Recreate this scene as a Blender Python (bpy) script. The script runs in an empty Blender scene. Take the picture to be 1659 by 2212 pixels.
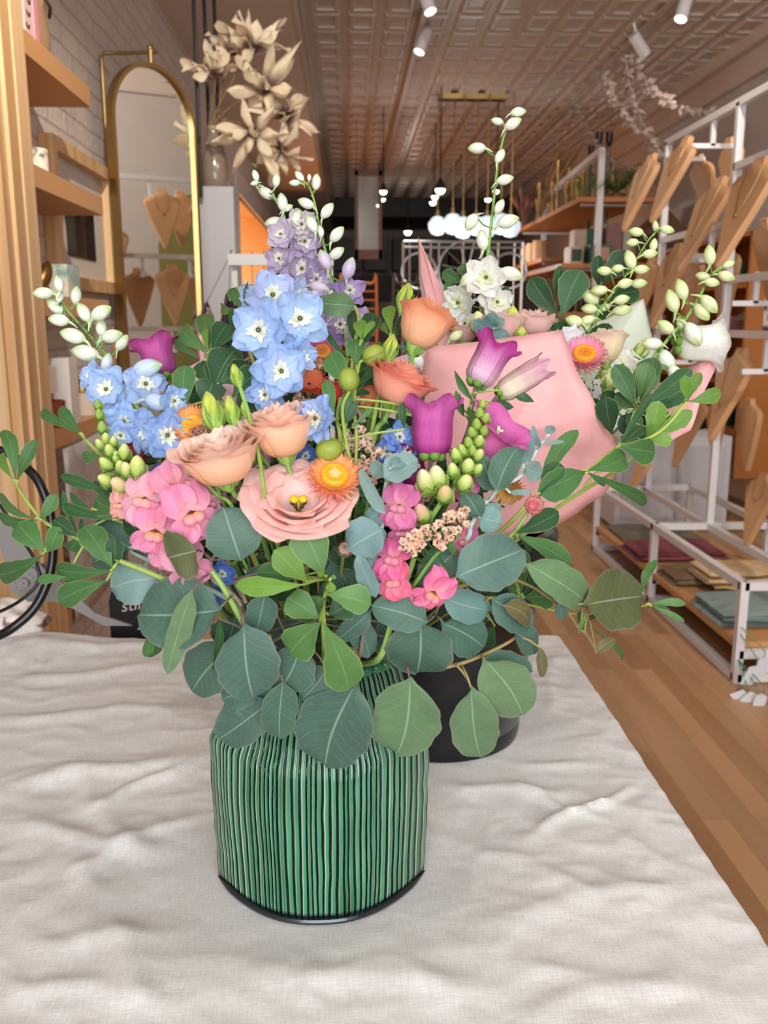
import bpy, math, random
from mathutils import Vector, Matrix, noise
V = Vector
sc = bpy.context.scene
C = sc.collection
PI = math.pi
R = math.radians
# ---------------------------------------------------------------- camera
W, H, F = 1659, 2212, 1950.0
PITCH, YAW = R(12.0), R(2.3)
CAM = V((0, 0, 1.36))
fw = V((math.sin(YAW) * math.cos(PITCH), math.cos(YAW) * math.cos(PITCH), -math.sin(PITCH)))
rt = V((math.cos(YAW), -math.sin(YAW), 0))
up = rt.cross(fw)
cd = bpy.data.cameras.new('camera'); cam = bpy.data.objects.new('camera', cd); C.objects.link(cam)
cam.location = CAM
cam.rotation_euler = Matrix((rt, up, -fw)).transposed().to_euler()
cd.sensor_fit = 'VERTICAL'; cd.sensor_height = 36; cd.lens = 36 * F / H
cd.clip_start = 0.01; cd.clip_end = 100
cd.dof.use_dof = True; cd.dof.focus_distance = 0.95; cd.dof.aperture_fstop = 9.0
sc.camera = cam
# ---------------------------------------------------------------- light and exposure
sc.view_settings.view_transform = 'Standard'; sc.view_settings.look = 'None'
sc.view_settings.gamma = 1; sc.view_settings.use_curve_mapping = False
sc.view_settings.exposure = 0.02
w = bpy.data.worlds.new('sky'); sc.world = w; w.use_nodes = True
w.node_tree.nodes['Background'].inputs[0].default_value = (0.80, 0.90, 1.0, 1)
w.node_tree.nodes['Background'].inputs[1].default_value = 1.2
def area(name, loc, aim, sx, sy, power, col):
    l = bpy.data.lights.new(name, 'AREA'); l.shape = 'RECTANGLE'; l.size = sx; l.size_y = sy; l.energy = power; l.color = col
    o = bpy.data.objects.new(name, l); C.objects.link(o); o.location = loc
    o.rotation_euler = (V(aim) - V(loc)).to_track_quat('-Z', 'Y').to_euler(); return o
area('window_daylight', (-.1, -1.95, 2.15), (0.3, 2.4, 0.7), 3.0, 1.8, 122, (0.92, 0.965, 1.0))
area('ceiling_fill', (.6, -1.95, 1.0), (.9, 4.0, 3.2), 3.0, .8, 40, (1.0, .96, .92))  # added upward fill that brightens the ceiling and soffit
def spot(name, loc, aim, power, col=(1, .91, .80), size=80, blend=.8, rad=.04):
    l = bpy.data.lights.new(name, 'SPOT'); l.energy = power; l.color = col; l.spot_size = R(size); l.spot_blend = blend; l.shadow_soft_size = rad
    o = bpy.data.objects.new(name, l); C.objects.link(o); o.location = loc
    o.rotation_euler = (V(aim) - V(loc)).to_track_quat('-Z', 'Y').to_euler(); return o
def glow(name, loc, power, col=(1, .91, .80), rad=.08):
    l = bpy.data.lights.new(name, 'POINT'); l.energy = power; l.color = col; l.shadow_soft_size = rad
    o = bpy.data.objects.new(name, l); C.objects.link(o); o.location = loc; return o
# ---------------------------------------------------------------- pixel rays (real distances)
def ray(px, py): return fw + rt * ((px - W / 2) / F) + up * (-(py - H / 2) / F)
def aY(px, py, y): r = ray(px, py); return CAM + r * (y / r.y)
def aX(px, py, x): r = ray(px, py); return CAM + r * (x / r.x)
def aZ(px, py, z): r = ray(px, py); return CAM + r * ((z - CAM.z) / r.z)
def mpp(p): return (p - CAM).dot(fw) / F          # metres for one photo pixel at p
def hexc(h):
    h = h.lstrip('#'); c = [int(h[i:i + 2], 16) / 255 for i in (0, 2, 4)]
    return tuple(x / 12.92 if x <= .04045 else ((x + .055) / 1.055) ** 2.4 for x in c)
def mix(a, b, t): return tuple(a[i] + (b[i] - a[i]) * t for i in range(3))
def jit(c, r, a=.08): k = 1 + r.uniform(-a, a); return tuple(max(0, x * k * (1 + r.uniform(-a, a) * .4)) for x in c)
def sm(a, b, x): t = max(0, min(1, (x - a) / (b - a))); return t * t * (3 - 2 * t)
# ---------------------------------------------------------------- mesh builder
ORG = {}
class MB:
    def __init__(s): s.v = []; s.f = []; s.c = []; s.m = []; s.u = []
    def add(s, vs, fs, col=(.5, .5, .5), mi=0, uv=None):
        n = len(s.v); s.v += [tuple(p) for p in vs]
        s.f += [tuple(i + n for i in f) for f in fs]; s.m += [mi] * len(fs)
        s.c += list(col) if isinstance(col, list) else [col] * len(vs)
        s.u += uv if uv else [(.5, .5)] * len(vs)
        return s
    def grid(s, fn, nu, nv, col=(.5, .5, .5), mi=0, closed=False, uv=False):
        vs = []; cs = []; us = []
        for j in range(nv + 1):
            for i in range(nu if closed else nu + 1):
                a, b = i / nu, j / nv
                vs.append(fn(a, b)); us.append((a, b))
                cs.append(col(a, b) if callable(col) else col)
        m = nu if closed else nu + 1; fs = []
        for j in range(nv):
            for i in range(nu):
                k = (i + 1) % m
                fs.append((j * m + i, j * m + k, (j + 1) * m + k, (j + 1) * m + i))
        return s.add(vs, fs, cs, mi, us if uv else None)
    def box(s, lo, hi, col=(.5, .5, .5), mi=0, M=None):
        x0, y0, z0 = lo; x1, y1, z1 = hi
        vs = [V(p) for p in ((x0, y0, z0), (x1, y0, z0), (x1, y1, z0), (x0, y1, z0), (x0, y0, z1), (x1, y0, z1), (x1, y1, z1), (x0, y1, z1))]
        if M: vs = [M @ p for p in vs]
        return s.add(vs, [(0, 3, 2, 1), (4, 5, 6, 7), (0, 1, 5, 4), (1, 2, 6, 5), (2, 3, 7, 6), (3, 0, 4, 7)], col, mi)
    def bar(s, a, b, w, col=(.5, .5, .5), mi=0, w2=None, upv=(0, 0, 1)):
        a, b = V(a), V(b); d = (b - a).normalized(); u = V(upv)
        if abs(d.dot(u)) > .95: u = V((0, 1, 0)) if abs(d.y) < .9 else V((1, 0, 0))
        x = d.cross(u).normalized() * (w / 2); y = x.cross(d).normalized() * ((w2 or w) / 2)
        vs = [a - x - y, a + x - y, a + x + y, a - x + y, b - x - y, b + x - y, b + x + y, b - x + y]
        return s.add(vs, [(0, 3, 2, 1), (4, 5, 6, 7), (0, 1, 5, 4), (1, 2, 6, 5), (2, 3, 7, 6), (3, 0, 4, 7)], col, mi)
    def tube(s, pts, r, n=7, col=(.5, .5, .5), mi=0, cap=True):
        pts = [V(p) for p in pts]; k = len(pts); vs = []; cs = []
        t0 = (pts[1] - pts[0]).normalized(); x = t0.orthogonal().normalized()
        for i, p in enumerate(pts):
            t = (pts[min(i + 1, k - 1)] - pts[max(i - 1, 0)]).normalized()
            x = (x - t * x.dot(t)).normalized(); y = t.cross(x)
            rr = r(i / (k - 1)) if callable(r) else (r[i] if isinstance(r, (list, tuple)) else r)
            for j in range(n):
                a = 2 * PI * j / n; vs.append(p + (x * math.cos(a) + y * math.sin(a)) * rr)
                cs.append(col(i / (k - 1)) if callable(col) else col)
        fs = [(i * n + j, i * n + (j + 1) % n, (i + 1) * n + (j + 1) % n, (i + 1) * n + j) for i in range(k - 1) for j in range(n)]
        if cap: fs += [tuple(range(n - 1, -1, -1)), tuple((k - 1) * n + j for j in range(n))]
        return s.add(vs, fs, cs, mi)
    def lathe(s, prof, o=(0, 0, 0), ax=(0, 0, 1), n=24, col=(.5, .5, .5), mi=0, sx=1, sy=1):
        o = V(o); q = V(ax).to_track_quat('Z', 'Y'); vs = []; cs = []
        for i, (r, z) in enumerate(prof):
            for j in range(n):
                a = 2 * PI * j / n; vs.append(o + q @ V((r * math.cos(a) * sx, r * math.sin(a) * sy, z)))
                cs.append(col(i / (len(prof) - 1)) if callable(col) else col)
        fs = [(i * n + j, i * n + (j + 1) % n, (i + 1) * n + (j + 1) % n, (i + 1) * n + j) for i in range(len(prof) - 1) for j in range(n)]
        return s.add(vs, fs, cs, mi)
    def ball(s, c, r, n=10, col=(.5, .5, .5), mi=0, ax=(0, 0, 1), k=1.0, colf=None):
        m = max(5, n // 2 + 1)
        return s.lathe([(r * math.sin(PI * i / m) + 1e-5, -r * k * math.cos(PI * i / m)) for i in range(m + 1)], c, ax, n, colf or col, mi)
    def build(s, name, mats, parent=None, origin=None, smooth=True):
        me = bpy.data.meshes.new(name); o = bpy.data.objects.new(name, me); C.objects.link(o)
        if parent is not None: L = ORG[parent.name]
        elif origin == 'base' or origin is None:
            xs = [p[0] for p in s.v]; ys = [p[1] for p in s.v]; zs = [p[2] for p in s.v]
            L = V(((min(xs) + max(xs)) / 2, (min(ys) + max(ys)) / 2, min(zs)))
        else: L = V(origin)
        me.from_pydata([(p[0] - L.x, p[1] - L.y, p[2] - L.z) for p in s.v], [], s.f)
        ORG[o.name] = L
        if parent is not None: o.parent = parent
        else: o.location = L
        ca = me.attributes.new('Col', 'FLOAT_COLOR', 'POINT'); ca.data.foreach_set('color', [x for c in s.c for x in (c[0], c[1], c[2], 1)])
        ua = me.attributes.new('lf', 'FLOAT_VECTOR', 'POINT'); ua.data.foreach_set('vector', [x for c in s.u for x in (c[0], c[1], 0)])
        for m in (mats if isinstance(mats, (list, tuple)) else [mats]): me.materials.append(m)
        me.polygons.foreach_set('material_index', s.m)
        if smooth:
            me.polygons.foreach_set('use_smooth', [True] * len(s.f))
            try: me.set_sharp_from_angle(angle=R(42))
            except Exception: pass
        me.update(); return o
def tag(o, label=None, cat=None, group=None, kind=None):
    if label: o['label'] = label
    if cat: o['category'] = cat
    if group: o['group'] = group
    if kind: o['kind'] = kind
    return o
def thing(name, loc, label, cat, group=None):
    o = bpy.data.objects.new(name, None); C.objects.link(o); o.location = loc; ORG[o.name] = V(loc); o.empty_display_size = .02
    return tag(o, label, cat, group)
def struct(o): o['kind'] = 'structure'; return o
def smooth_path(pts, n=6):
    pts = [V(p) for p in pts]
    if len(pts) < 3: return [pts[0].lerp(pts[1], i / n) for i in range(n + 1)]
    P_ = [pts[0] * 2 - pts[1]] + pts + [pts[-1] * 2 - pts[-2]]; out = []
    for i in range(1, len(P_) - 2):
        a, b, c, d = P_[i - 1:i + 3]
        for k in range(n):
            t = k / n; out.append(.5 * ((2 * b) + (c - a) * t + (2 * a - 5 * b + 4 * c - d) * t * t + (3 * b - a - 3 * c + d) * t ** 3))
    return out + [pts[-1]]
# ---------------------------------------------------------------- materials
def newmat(name):
    m = bpy.data.materials.new(name); m.use_nodes = True; nt = m.node_tree; return m, nt, nt.nodes['Principled BSDF']
def NN(nt, t, **k):
    n = nt.nodes.new(t)
    for a, b in k.items(): setattr(n, a, b)
    return n
def mat(name, col, rough=.5, metal=0, bump=0, bscale=60, var=0, vscale=8, emit=None, es=0, trans=0, ior=1.45, coat=0, alpha=1, spec=.5):
    m, nt, b = newmat(name)
    b.inputs['Base Color'].default_value = (*col, 1); b.inputs['Roughness'].default_value = rough; b.inputs['Metallic'].default_value = metal
    b.inputs['Transmission Weight'].default_value = trans; b.inputs['IOR'].default_value = ior; b.inputs['Coat Weight'].default_value = coat
    b.inputs['Specular IOR Level'].default_value = spec
    if emit: b.inputs['Emission Color'].default_value = (*emit, 1); b.inputs['Emission Strength'].default_value = es
    if alpha < 1: b.inputs['Alpha'].default_value = alpha
    if bump or var:
        tc = NN(nt, 'ShaderNodeTexCoord'); nz = NN(nt, 'ShaderNodeTexNoise'); nz.inputs['Scale'].default_value = vscale if var else bscale; nz.inputs['Detail'].default_value = 5
        nt.links.new(tc.outputs['Object'], nz.inputs['Vector'])
        if var:
            mx = NN(nt, 'ShaderNodeMix', data_type='RGBA'); mx.inputs[6].default_value = (*[c * (1 - var) for c in col], 1); mx.inputs[7].default_value = (*[min(1, c * (1 + var)) for c in col], 1)
            nt.links.new(nz.outputs['Fac'], mx.inputs[0]); nt.links.new(mx.outputs[2], b.inputs['Base Color'])
        if bump:
            n2 = NN(nt, 'ShaderNodeTexNoise'); n2.inputs['Scale'].default_value = bscale; n2.inputs['Detail'].default_value = 4
            nt.links.new(tc.outputs['Object'], n2.inputs['Vector'])
            bp = NN(nt, 'ShaderNodeBump'); bp.inputs['Strength'].default_value = bump; bp.inputs['Distance'].default_value = .005
            nt.links.new(n2.outputs['Fac'], bp.inputs['Height']); nt.links.new(bp.outputs['Normal'], b.inputs['Normal'])
    return m
def vcmat(name, rough=.5, transl=.25, coat=0, bump=.1, bscale=300, metal=0, spec=.4, fade=.12):
    m, nt, b = newmat(name); at = NN(nt, 'ShaderNodeAttribute'); at.attribute_name = 'Col'
    tc = NN(nt, 'ShaderNodeTexCoord'); nz = NN(nt, 'ShaderNodeTexNoise'); nz.inputs['Scale'].default_value = bscale; nz.inputs['Detail'].default_value = 3
    nt.links.new(tc.outputs['Object'], nz.inputs['Vector'])
    hv = NN(nt, 'ShaderNodeHueSaturation'); mr = NN(nt, 'ShaderNodeMapRange'); mr.inputs[3].default_value = 1 - fade; mr.inputs[4].default_value = 1 + fade
    n3 = NN(nt, 'ShaderNodeTexNoise'); n3.inputs['Scale'].default_value = bscale * .25; n3.inputs['Detail'].default_value = 4
    nt.links.new(tc.outputs['Object'], n3.inputs['Vector'])
    nt.links.new(n3.outputs['Fac'], mr.inputs[0]); nt.links.new(mr.outputs[0], hv.inputs['Value']); nt.links.new(at.outputs['Color'], hv.inputs['Color'])
    nt.links.new(hv.outputs[0], b.inputs['Base Color']); b.inputs['Roughness'].default_value = rough; b.inputs['Coat Weight'].default_value = coat
    b.inputs['Metallic'].default_value = metal; b.inputs['Specular IOR Level'].default_value = spec
    if bump:
        bp = NN(nt, 'ShaderNodeBump'); bp.inputs['Strength'].default_value = bump; bp.inputs['Distance'].default_value = .002
        nt.links.new(nz.outputs['Fac'], bp.inputs['Height']); nt.links.new(bp.outputs['Normal'], b.inputs['Normal'])
    if transl:
        tr = NN(nt, 'ShaderNodeBsdfTranslucent'); nt.links.new(hv.outputs[0], tr.inputs['Color'])
        ms = NN(nt, 'ShaderNodeMixShader'); ms.inputs[0].default_value = transl
        nt.links.new(b.outputs[0], ms.inputs[1]); nt.links.new(tr.outputs[0], ms.inputs[2]); nt.links.new(ms.outputs[0], nt.nodes['Material Output'].inputs['Surface'])
    return m
def leafmat(name, vein, edge, rough=.5, vs=.35, es=.5, transl=.15):
    """leaf surface: vertex colour, pale midrib and side veins, rim colour, all from the leaf's own lengthwise coordinates"""
    m, nt, b = newmat(name); L = nt.links.new
    at = NN(nt, 'ShaderNodeAttribute'); at.attribute_name = 'Col'; uv = NN(nt, 'ShaderNodeAttribute'); uv.attribute_name = 'lf'
    sp = NN(nt, 'ShaderNodeSeparateXYZ'); L(uv.outputs['Vector'], sp.inputs[0])
    def M(op, a, b_=None, c=None):
        n = NN(nt, 'ShaderNodeMath', operation=op)
        for i, x in enumerate((a, b_, c)):
            if x is None: continue
            if isinstance(x, (int, float)): n.inputs[i].default_value = x
            else: L(x, n.inputs[i])
        return n.outputs[0]
    s = M('ABSOLUTE', M('MULTIPLY', M('SUBTRACT', sp.outputs['X'], .5), 2.0))
    rib = M('SUBTRACT', 1.0, M('SMOOTH_MIN', M('DIVIDE', s, .045), 1.0, .2))
    tcn = NN(nt, 'ShaderNodeTexCoord'); nz = NN(nt, 'ShaderNodeTexNoise'); nz.inputs['Scale'].default_value = 70; nz.inputs['Detail'].default_value = 5; L(tcn.outputs['Object'], nz.inputs['Vector'])
    ph = M('ADD', M('MULTIPLY', M('SUBTRACT', sp.outputs['Y'], M('MULTIPLY', s, .22)), 9.0), M('MULTIPLY', nz.outputs['Fac'], 1.2))
    sd = M('MULTIPLY', M('POWER', M('ABSOLUTE', M('SUBTRACT', M('MULTIPLY', M('FRACT', ph), 2.0), 1.0)), 20.0), .28)
    vn = M('MULTIPLY', M('MAXIMUM', rib, sd), vs)
    mx = NN(nt, 'ShaderNodeMix', data_type='RGBA'); L(vn, mx.inputs[0]); mx.inputs[7].default_value = (*vein, 1)
    hv = NN(nt, 'ShaderNodeHueSaturation'); mr = NN(nt, 'ShaderNodeMapRange'); mr.inputs[3].default_value = .78; mr.inputs[4].default_value = 1.2
    L(nz.outputs['Fac'], mr.inputs[0]); L(mr.outputs[0], hv.inputs['Value']); L(at.outputs['Color'], hv.inputs['Color']); L(hv.outputs[0], mx.inputs[6])
    ed = NN(nt, 'ShaderNodeMapRange'); ed.inputs[1].default_value = .93; ed.inputs[2].default_value = 1.0; ed.inputs[4].default_value = es; L(s, ed.inputs[0])
    m2 = NN(nt, 'ShaderNodeMix', data_type='RGBA'); L(ed.outputs[0], m2.inputs[0]); L(mx.outputs[2], m2.inputs[6]); m2.inputs[7].default_value = (*edge, 1)
    L(m2.outputs[2], b.inputs['Base Color']); b.inputs['Roughness'].default_value = rough; b.inputs['Specular IOR Level'].default_value = .35
    bp = NN(nt, 'ShaderNodeBump'); bp.inputs['Strength'].default_value = .25; bp.inputs['Distance'].default_value = .001; L(M('ADD', vn, M('MULTIPLY', nz.outputs['Fac'], .3)), bp.inputs['Height']); L(bp.outputs['Normal'], b.inputs['Normal'])
    tr = NN(nt, 'ShaderNodeBsdfTranslucent'); L(m2.outputs[2], tr.inputs['Color']); ms = NN(nt, 'ShaderNodeMixShader'); ms.inputs[0].default_value = transl
    L(b.outputs[0], ms.inputs[1]); L(tr.outputs[0], ms.inputs[2]); L(ms.outputs[0], nt.nodes['Material Output'].inputs['Surface'])
    return m
def woodmat(name, c1, c2, rough=.5, axis='Z', scale=14, stretch=.06, rings=True):
    m, nt, b = newmat(name); L = nt.links.new; tc = NN(nt, 'ShaderNodeTexCoord'); mp = NN(nt, 'ShaderNodeMapping')
    mp.inputs['Scale'].default_value = {'X': (stretch, 1, 1), 'Y': (1, stretch, 1), 'Z': (1, 1, stretch)}[axis]
    L(tc.outputs['Object'], mp.inputs[0]); nz = NN(nt, 'ShaderNodeTexNoise'); nz.inputs['Scale'].default_value = scale; nz.inputs['Detail'].default_value = 4; nz.inputs['Distortion'].default_value = .4
    L(mp.outputs[0], nz.inputs['Vector'])
    wv = NN(nt, 'ShaderNodeMath', operation='MULTIPLY'); wv.inputs[1].default_value = 7 if rings else 1; L(nz.outputs['Fac'], wv.inputs[0])
    fr = NN(nt, 'ShaderNodeMath', operation='PINGPONG'); fr.inputs[1].default_value = 1; L(wv.outputs[0], fr.inputs[0])
    cr = NN(nt, 'ShaderNodeMix', data_type='RGBA'); cr.inputs[6].default_value = (*c1, 1); cr.inputs[7].default_value = (*c2, 1); L(fr.outputs[0], cr.inputs[0])
    L(cr.outputs[2], b.inputs['Base Color']); b.inputs['Roughness'].default_value = rough
    return m
M_ = {}
M_['petal'] = vcmat('petal', .55, .42, bump=.25, bscale=260)
M_['bud'] = vcmat('flower_bud', .45, .18, bump=.15, bscale=500)
M_['stem'] = vcmat('plant_stem', .5, 0, bump=.2, bscale=400)
M_['euc'] = leafmat('eucalyptus_leaf', hexc('#a9c2ae'), hexc('#8a7a74'), .52, .5, .5)
M_['green'] = leafmat('green_leaf', hexc('#9fc077'), hexc('#b5c873'), .5, .35, .5, .22)
M_['paint'] = vcmat('painted', .5, 0, bump=.05, fade=.04)
M_['glossy'] = vcmat('glazed_colour', .25, 0, bump=0, fade=.05)
M_['fabric'] = vcmat('woven_fabric', .9, 0, bump=.4, bscale=500, fade=.12)
M_['white'] = mat('white_metal', hexc('#d9d6d8'), .35, 0, var=.04)
M_['pine'] = woodmat('pine_wood', hexc('#dfb98a'), hexc('#cb9d69'), .5, 'Z', 16, .02)
M_['shelfwood'] = woodmat('shelf_wood', hexc('#cb9866'), hexc('#bc8856'), .5, 'Y', 8, .05, False)
M_['orangewood'] = woodmat('warm_shelf_wood', hexc('#b9753a'), hexc('#a0612c'), .5, 'X', 8, .08, False)
M_['bustwood'] = woodmat('bust_wood', hexc('#cb9c70'), hexc('#bb8c62'), .55, 'Z', 10, .08, False)
M_['brass'] = mat('brass', hexc('#a98e5c'), .32, 1, var=.1)
M_['black'] = mat('black_metal', hexc('#18171a'), .35)
M_['mirror'] = mat('mirror_glass', (.86, .87, .84), .015, 1)
M_['dark'] = mat('dark_paint', hexc('#241d1c'), .5, var=.1)
def emis(name, col, s): return mat(name, col, .4, emit=col, es=s)
M_['lamp'] = emis('lamp_light', (1, .95, .85), 7)
M_['globe'] = emis('globe_glass', hexc('#cfe2ee'), .8)
# ================================================================ the room
WL, WR, YB, YF, ZC, ZS = -1.0, 3.05, 18.5, -2.2, 3.42, 3.02
def brickmat():
    m, nt, b = newmat('painted_brick'); L = nt.links.new; tc = NN(nt, 'ShaderNodeTexCoord'); mp = NN(nt, 'ShaderNodeMapping')
    mp.inputs['Rotation'].default_value = (0, R(90), 0); sp = NN(nt, 'ShaderNodeSeparateXYZ'); cb = NN(nt, 'ShaderNodeCombineXYZ')
    L(tc.outputs['Object'], sp.inputs[0]); L(sp.outputs['Y'], cb.inputs['X']); L(sp.outputs['Z'], cb.inputs['Y'])
    nz = NN(nt, 'ShaderNodeTexNoise'); nz.inputs['Scale'].default_value = 3; nz.inputs['Detail'].default_value = 8; L(tc.outputs['Object'], nz.inputs['Vector'])
    vm = NN(nt, 'ShaderNodeVectorMath', operation='MULTIPLY_ADD'); vm.inputs[1].default_value = (.03, .03, 0); L(nz.outputs['Color'], vm.inputs[0]); L(cb.outputs[0], vm.inputs[2])
    br = NN(nt, 'ShaderNodeTexBrick'); br.inputs['Scale'].default_value = 1; br.inputs['Brick Width'].default_value = .22; br.inputs['Row Height'].default_value = .075
    br.inputs['Mortar Size'].default_value = .006; br.inputs['Mortar Smooth'].default_value = .5
    br.inputs['Color1'].default_value = (*hexc('#d3c8c0'), 1); br.inputs['Color2'].default_value = (*hexc('#cbc0b9'), 1); br.inputs['Mortar'].default_value = (*hexc('#bdb0a8'), 1)
    L(vm.outputs[0], br.inputs['Vector']); L(br.outputs['Color'], b.inputs['Base Color']); b.inputs['Roughness'].default_value = .7
    n2 = NN(nt, 'ShaderNodeTexNoise'); n2.inputs['Scale'].default_value = 35; n2.inputs['Detail'].default_value = 6; L(tc.outputs['Object'], n2.inputs['Vector'])
    ad = NN(nt, 'ShaderNodeMath', operation='MULTIPLY_ADD'); ad.inputs[1].default_value = -1.3; L(br.outputs['Fac'], ad.inputs[0]); L(n2.outputs['Fac'], ad.inputs[2])
    bp = NN(nt, 'ShaderNodeBump'); bp.inputs['Strength'].default_value = .55; bp.inputs['Distance'].default_value = .012; L(ad.outputs[0], bp.inputs['Height']); L(bp.outputs['Normal'], b.inputs['Normal'])
    return m
def floormat():
    m, nt, b = newmat('plank_floor'); L = nt.links.new; tc = NN(nt, 'ShaderNodeTexCoord'); sp = NN(nt, 'ShaderNodeSeparateXYZ'); cb = NN(nt, 'ShaderNodeCombineXYZ')
    L(tc.outputs['Object'], sp.inputs[0]); L(sp.outputs['Y'], cb.inputs['X']); L(sp.outputs['X'], cb.inputs['Y'])
    br = NN(nt, 'ShaderNodeTexBrick'); br.inputs['Scale'].default_value = 1; br.inputs['Brick Width'].default_value = 1.1; br.inputs['Row Height'].default_value = .075; br.offset = .37
    br.inputs['Mortar Size'].default_value = .0012; br.inputs['Bias'].default_value = 0
    br.inputs['Color1'].default_value = (0, 0, 0, 1); br.inputs['Color2'].default_value = (1, 1, 1, 1); br.inputs['Mortar'].default_value = (.3, .3, .3, 1)
    L(cb.outputs[0], br.inputs['Vector'])
    mp = NN(nt, 'ShaderNodeMapping'); mp.inputs['Scale'].default_value = (1, .12, 1); L(tc.outputs['Object'], mp.inputs[0])
    nz = NN(nt, 'ShaderNodeTexNoise'); nz.inputs['Scale'].default_value = 9; nz.inputs['Detail'].default_value = 6; nz.inputs['Distortion'].default_value = 1; L(mp.outputs[0], nz.inputs['Vector'])
    av = NN(nt, 'ShaderNodeMath', operation='MULTIPLY_ADD'); av.inputs[1].default_value = .55; L(br.outputs['Color'], av.inputs[0])
    s2 = NN(nt, 'ShaderNodeMath', operation='MULTIPLY'); s2.inputs[1].default_value = .55; L(nz.outputs['Fac'], s2.inputs[0]); L(s2.outputs[0], av.inputs[2])
    cr = NN(nt, 'ShaderNodeValToRGB'); e = cr.color_ramp.elements; e[0].position = .12; e[0].color = (*hexc('#7d573b'), 1); e[1].position = .85; e[1].color = (*hexc('#bb8f68'), 1)
    k = e.new(.45); k.color = (*hexc('#9f744f'), 1); k = e.new(.62); k.color = (*hexc('#aa8460'), 1)
    L(av.outputs[0], cr.inputs[0]); L(cr.outputs[0], b.inputs['Base Color']); b.inputs['Roughness'].default_value = .42
    return m
M_['brick'] = brickmat(); M_['floor'] = floormat()
M_['plaster'] = mat('grey_plaster', hexc('#b3aaa6'), .8, bump=.1, bscale=30, var=.05)
M_['tin'] = mat('painted_tin', hexc('#c2b3a9'), .34, var=.05, bump=.15, bscale=25)
M_['soffit'] = mat('soffit_plaster', hexc('#cbbcb0'), .8, var=.05)
M_['backwall'] = mat('back_wall_paint', hexc('#a3948c'), .7, var=.06)
M_['warmroom'] = mat('warm_room_paint', hexc('#f0cfa8'), .7)
m = MB(); m.box((WL - 3, YF - .2, -.1), (WR + .2, YB + .2, 0)); struct(m.build('floor', M_['floor'], smooth=False))
# left wall: brick, with the doorway to the warm side room
DY0, DY1, DZ = 8.77, 12.9, 2.5
m = MB(); m.box((WL - .05, YF, 0), (WL, DY0, ZC + .1)); m.box((WL - .05, DY1, 0), (WL, YB, ZC + .1)); m.box((WL - .05, DY0, DZ), (WL, DY1, ZC + .1))
struct(m.build('wall_left', M_['brick'], smooth=False))
m = MB(); m.box((WR, YF, 0), (WR + .15, YB, ZC + .1)); struct(m.build('wall_right', M_['plaster'], smooth=False))
m = MB(); m.box((WL - .15, YB, 0), (WR + .15, YB + .15, ZC + .1)); struct(m.build('wall_back', M_['backwall'], smooth=False))
# shop front behind the camera: a wide window
m = MB(); m.box((WL - .15, YF - .15, 0), (WR + .15, YF, .5)); m.box((WL - .15, YF - .15, 3.1), (WR + .15, YF, ZC + .1)); m.box((WL - .15, YF - .15, .5), (WL + .35, YF, 3.1)); m.box((WR - .5, YF - .15, .5), (WR + .15, YF, 3.1))
struct(m.build('wall_front', M_['plaster'], smooth=False))
m = MB(); 
for x in (WL + .35, .95, WR - .5): m.box((x - .03, YF - .1, .5), (x + .03, YF - .02, 3.1))
m.box((WL + .35, YF - .1, .5), (WR - .5, YF - .02, .56)); m.box((WL + .35, YF - .1, 3.04), (WR - .5, YF - .02, 3.1))
struct(m.build('window_1', M_['black'], smooth=False))
# warm side room beyond the doorway
m = MB(); m.box((WL - 2.9, DY0 - .6, 0), (WL - 2.8, DY1 + 2, 3)); m.box((WL - 2.9, DY0 - .7, 0), (WL - .15, DY0 - .6, 3)); m.box((WL - 2.9, DY1 + 2, 0), (WL - .15, DY1 + 2.1, 3)); m.box((WL - 2.9, DY0 - .7, 2.9), (WL - .15, DY1 + 2.1, 3))
struct(m.build('wall_side_room', M_['warmroom'], smooth=False))
m = MB()
for (a, b_) in (((WL - .02, DY0 - .16, 0), (WL + .02, DY0, DZ + .2)), ((WL - .02, DY1, 0), (WL + .02, DY1 + .16, DZ + .2)), ((WL - .02, DY0, DZ), (WL + .02, DY1, DZ + .2))): m.box(a, b_)
struct(m.build('trim_1', M_['white'], smooth=False))
area('side_room_light', (WL - .9, 11.2, 2.6), (WL - 2.8, 11.5, 1.2), 1.0, 3, 420, (1, .76, .50))
# pressed tin ceiling
XG0, TX, TY = -.25, .250, .37
m = MB(); nx = int((WR - XG0) / TX) + 1; ny = int((YB - YF) / TY) + 1
for i in range(nx):
    for j in range(ny):
        x0, y0 = XG0 + i * TX, YF + j * TY; x1, y1 = x0 + TX, y0 + TY; vs = []
        for ins, dz in ((0, 0), (.022, 0), (.04, .03), (.062, .032), (.075, .012)):
            vs += [(x0 + ins, y0 + ins, ZC - dz), (x1 - ins, y0 + ins, ZC - dz), (x1 - ins, y1 - ins, ZC - dz), (x0 + ins, y1 - ins, ZC - dz)]
        fs = [(k * 4 + a, k * 4 + (a + 1) % 4, k * 4 + 4 + (a + 1) % 4, k * 4 + 4 + a) for k in range(4) for a in range(4)] + [(16, 17, 18, 19)]
        m.add(vs, [tuple(reversed(f)) for f in fs])
m.box((XG0 - 1, YF, ZC + .001), (WR + .2, YB, ZC + .1))
struct(m.build('ceiling', M_['tin'], smooth=False))
m = MB(); m.box((WL, YF, ZS), (-.3, YB, ZC + .02)); struct(m.build('trim_2', M_['soffit'], smooth=False))
m = MB()
m.box((-.3, YF, ZS + .02), (-.27, YB, ZS + .1)); m.box((-.3, YF, ZC - .12), (-.2, YB, ZC)); m.box((-.3, YF, ZC - .2), (-.26, YB, ZC - .12))
struct(m.build('trim_3', M_['tin'], smooth=False))
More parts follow.
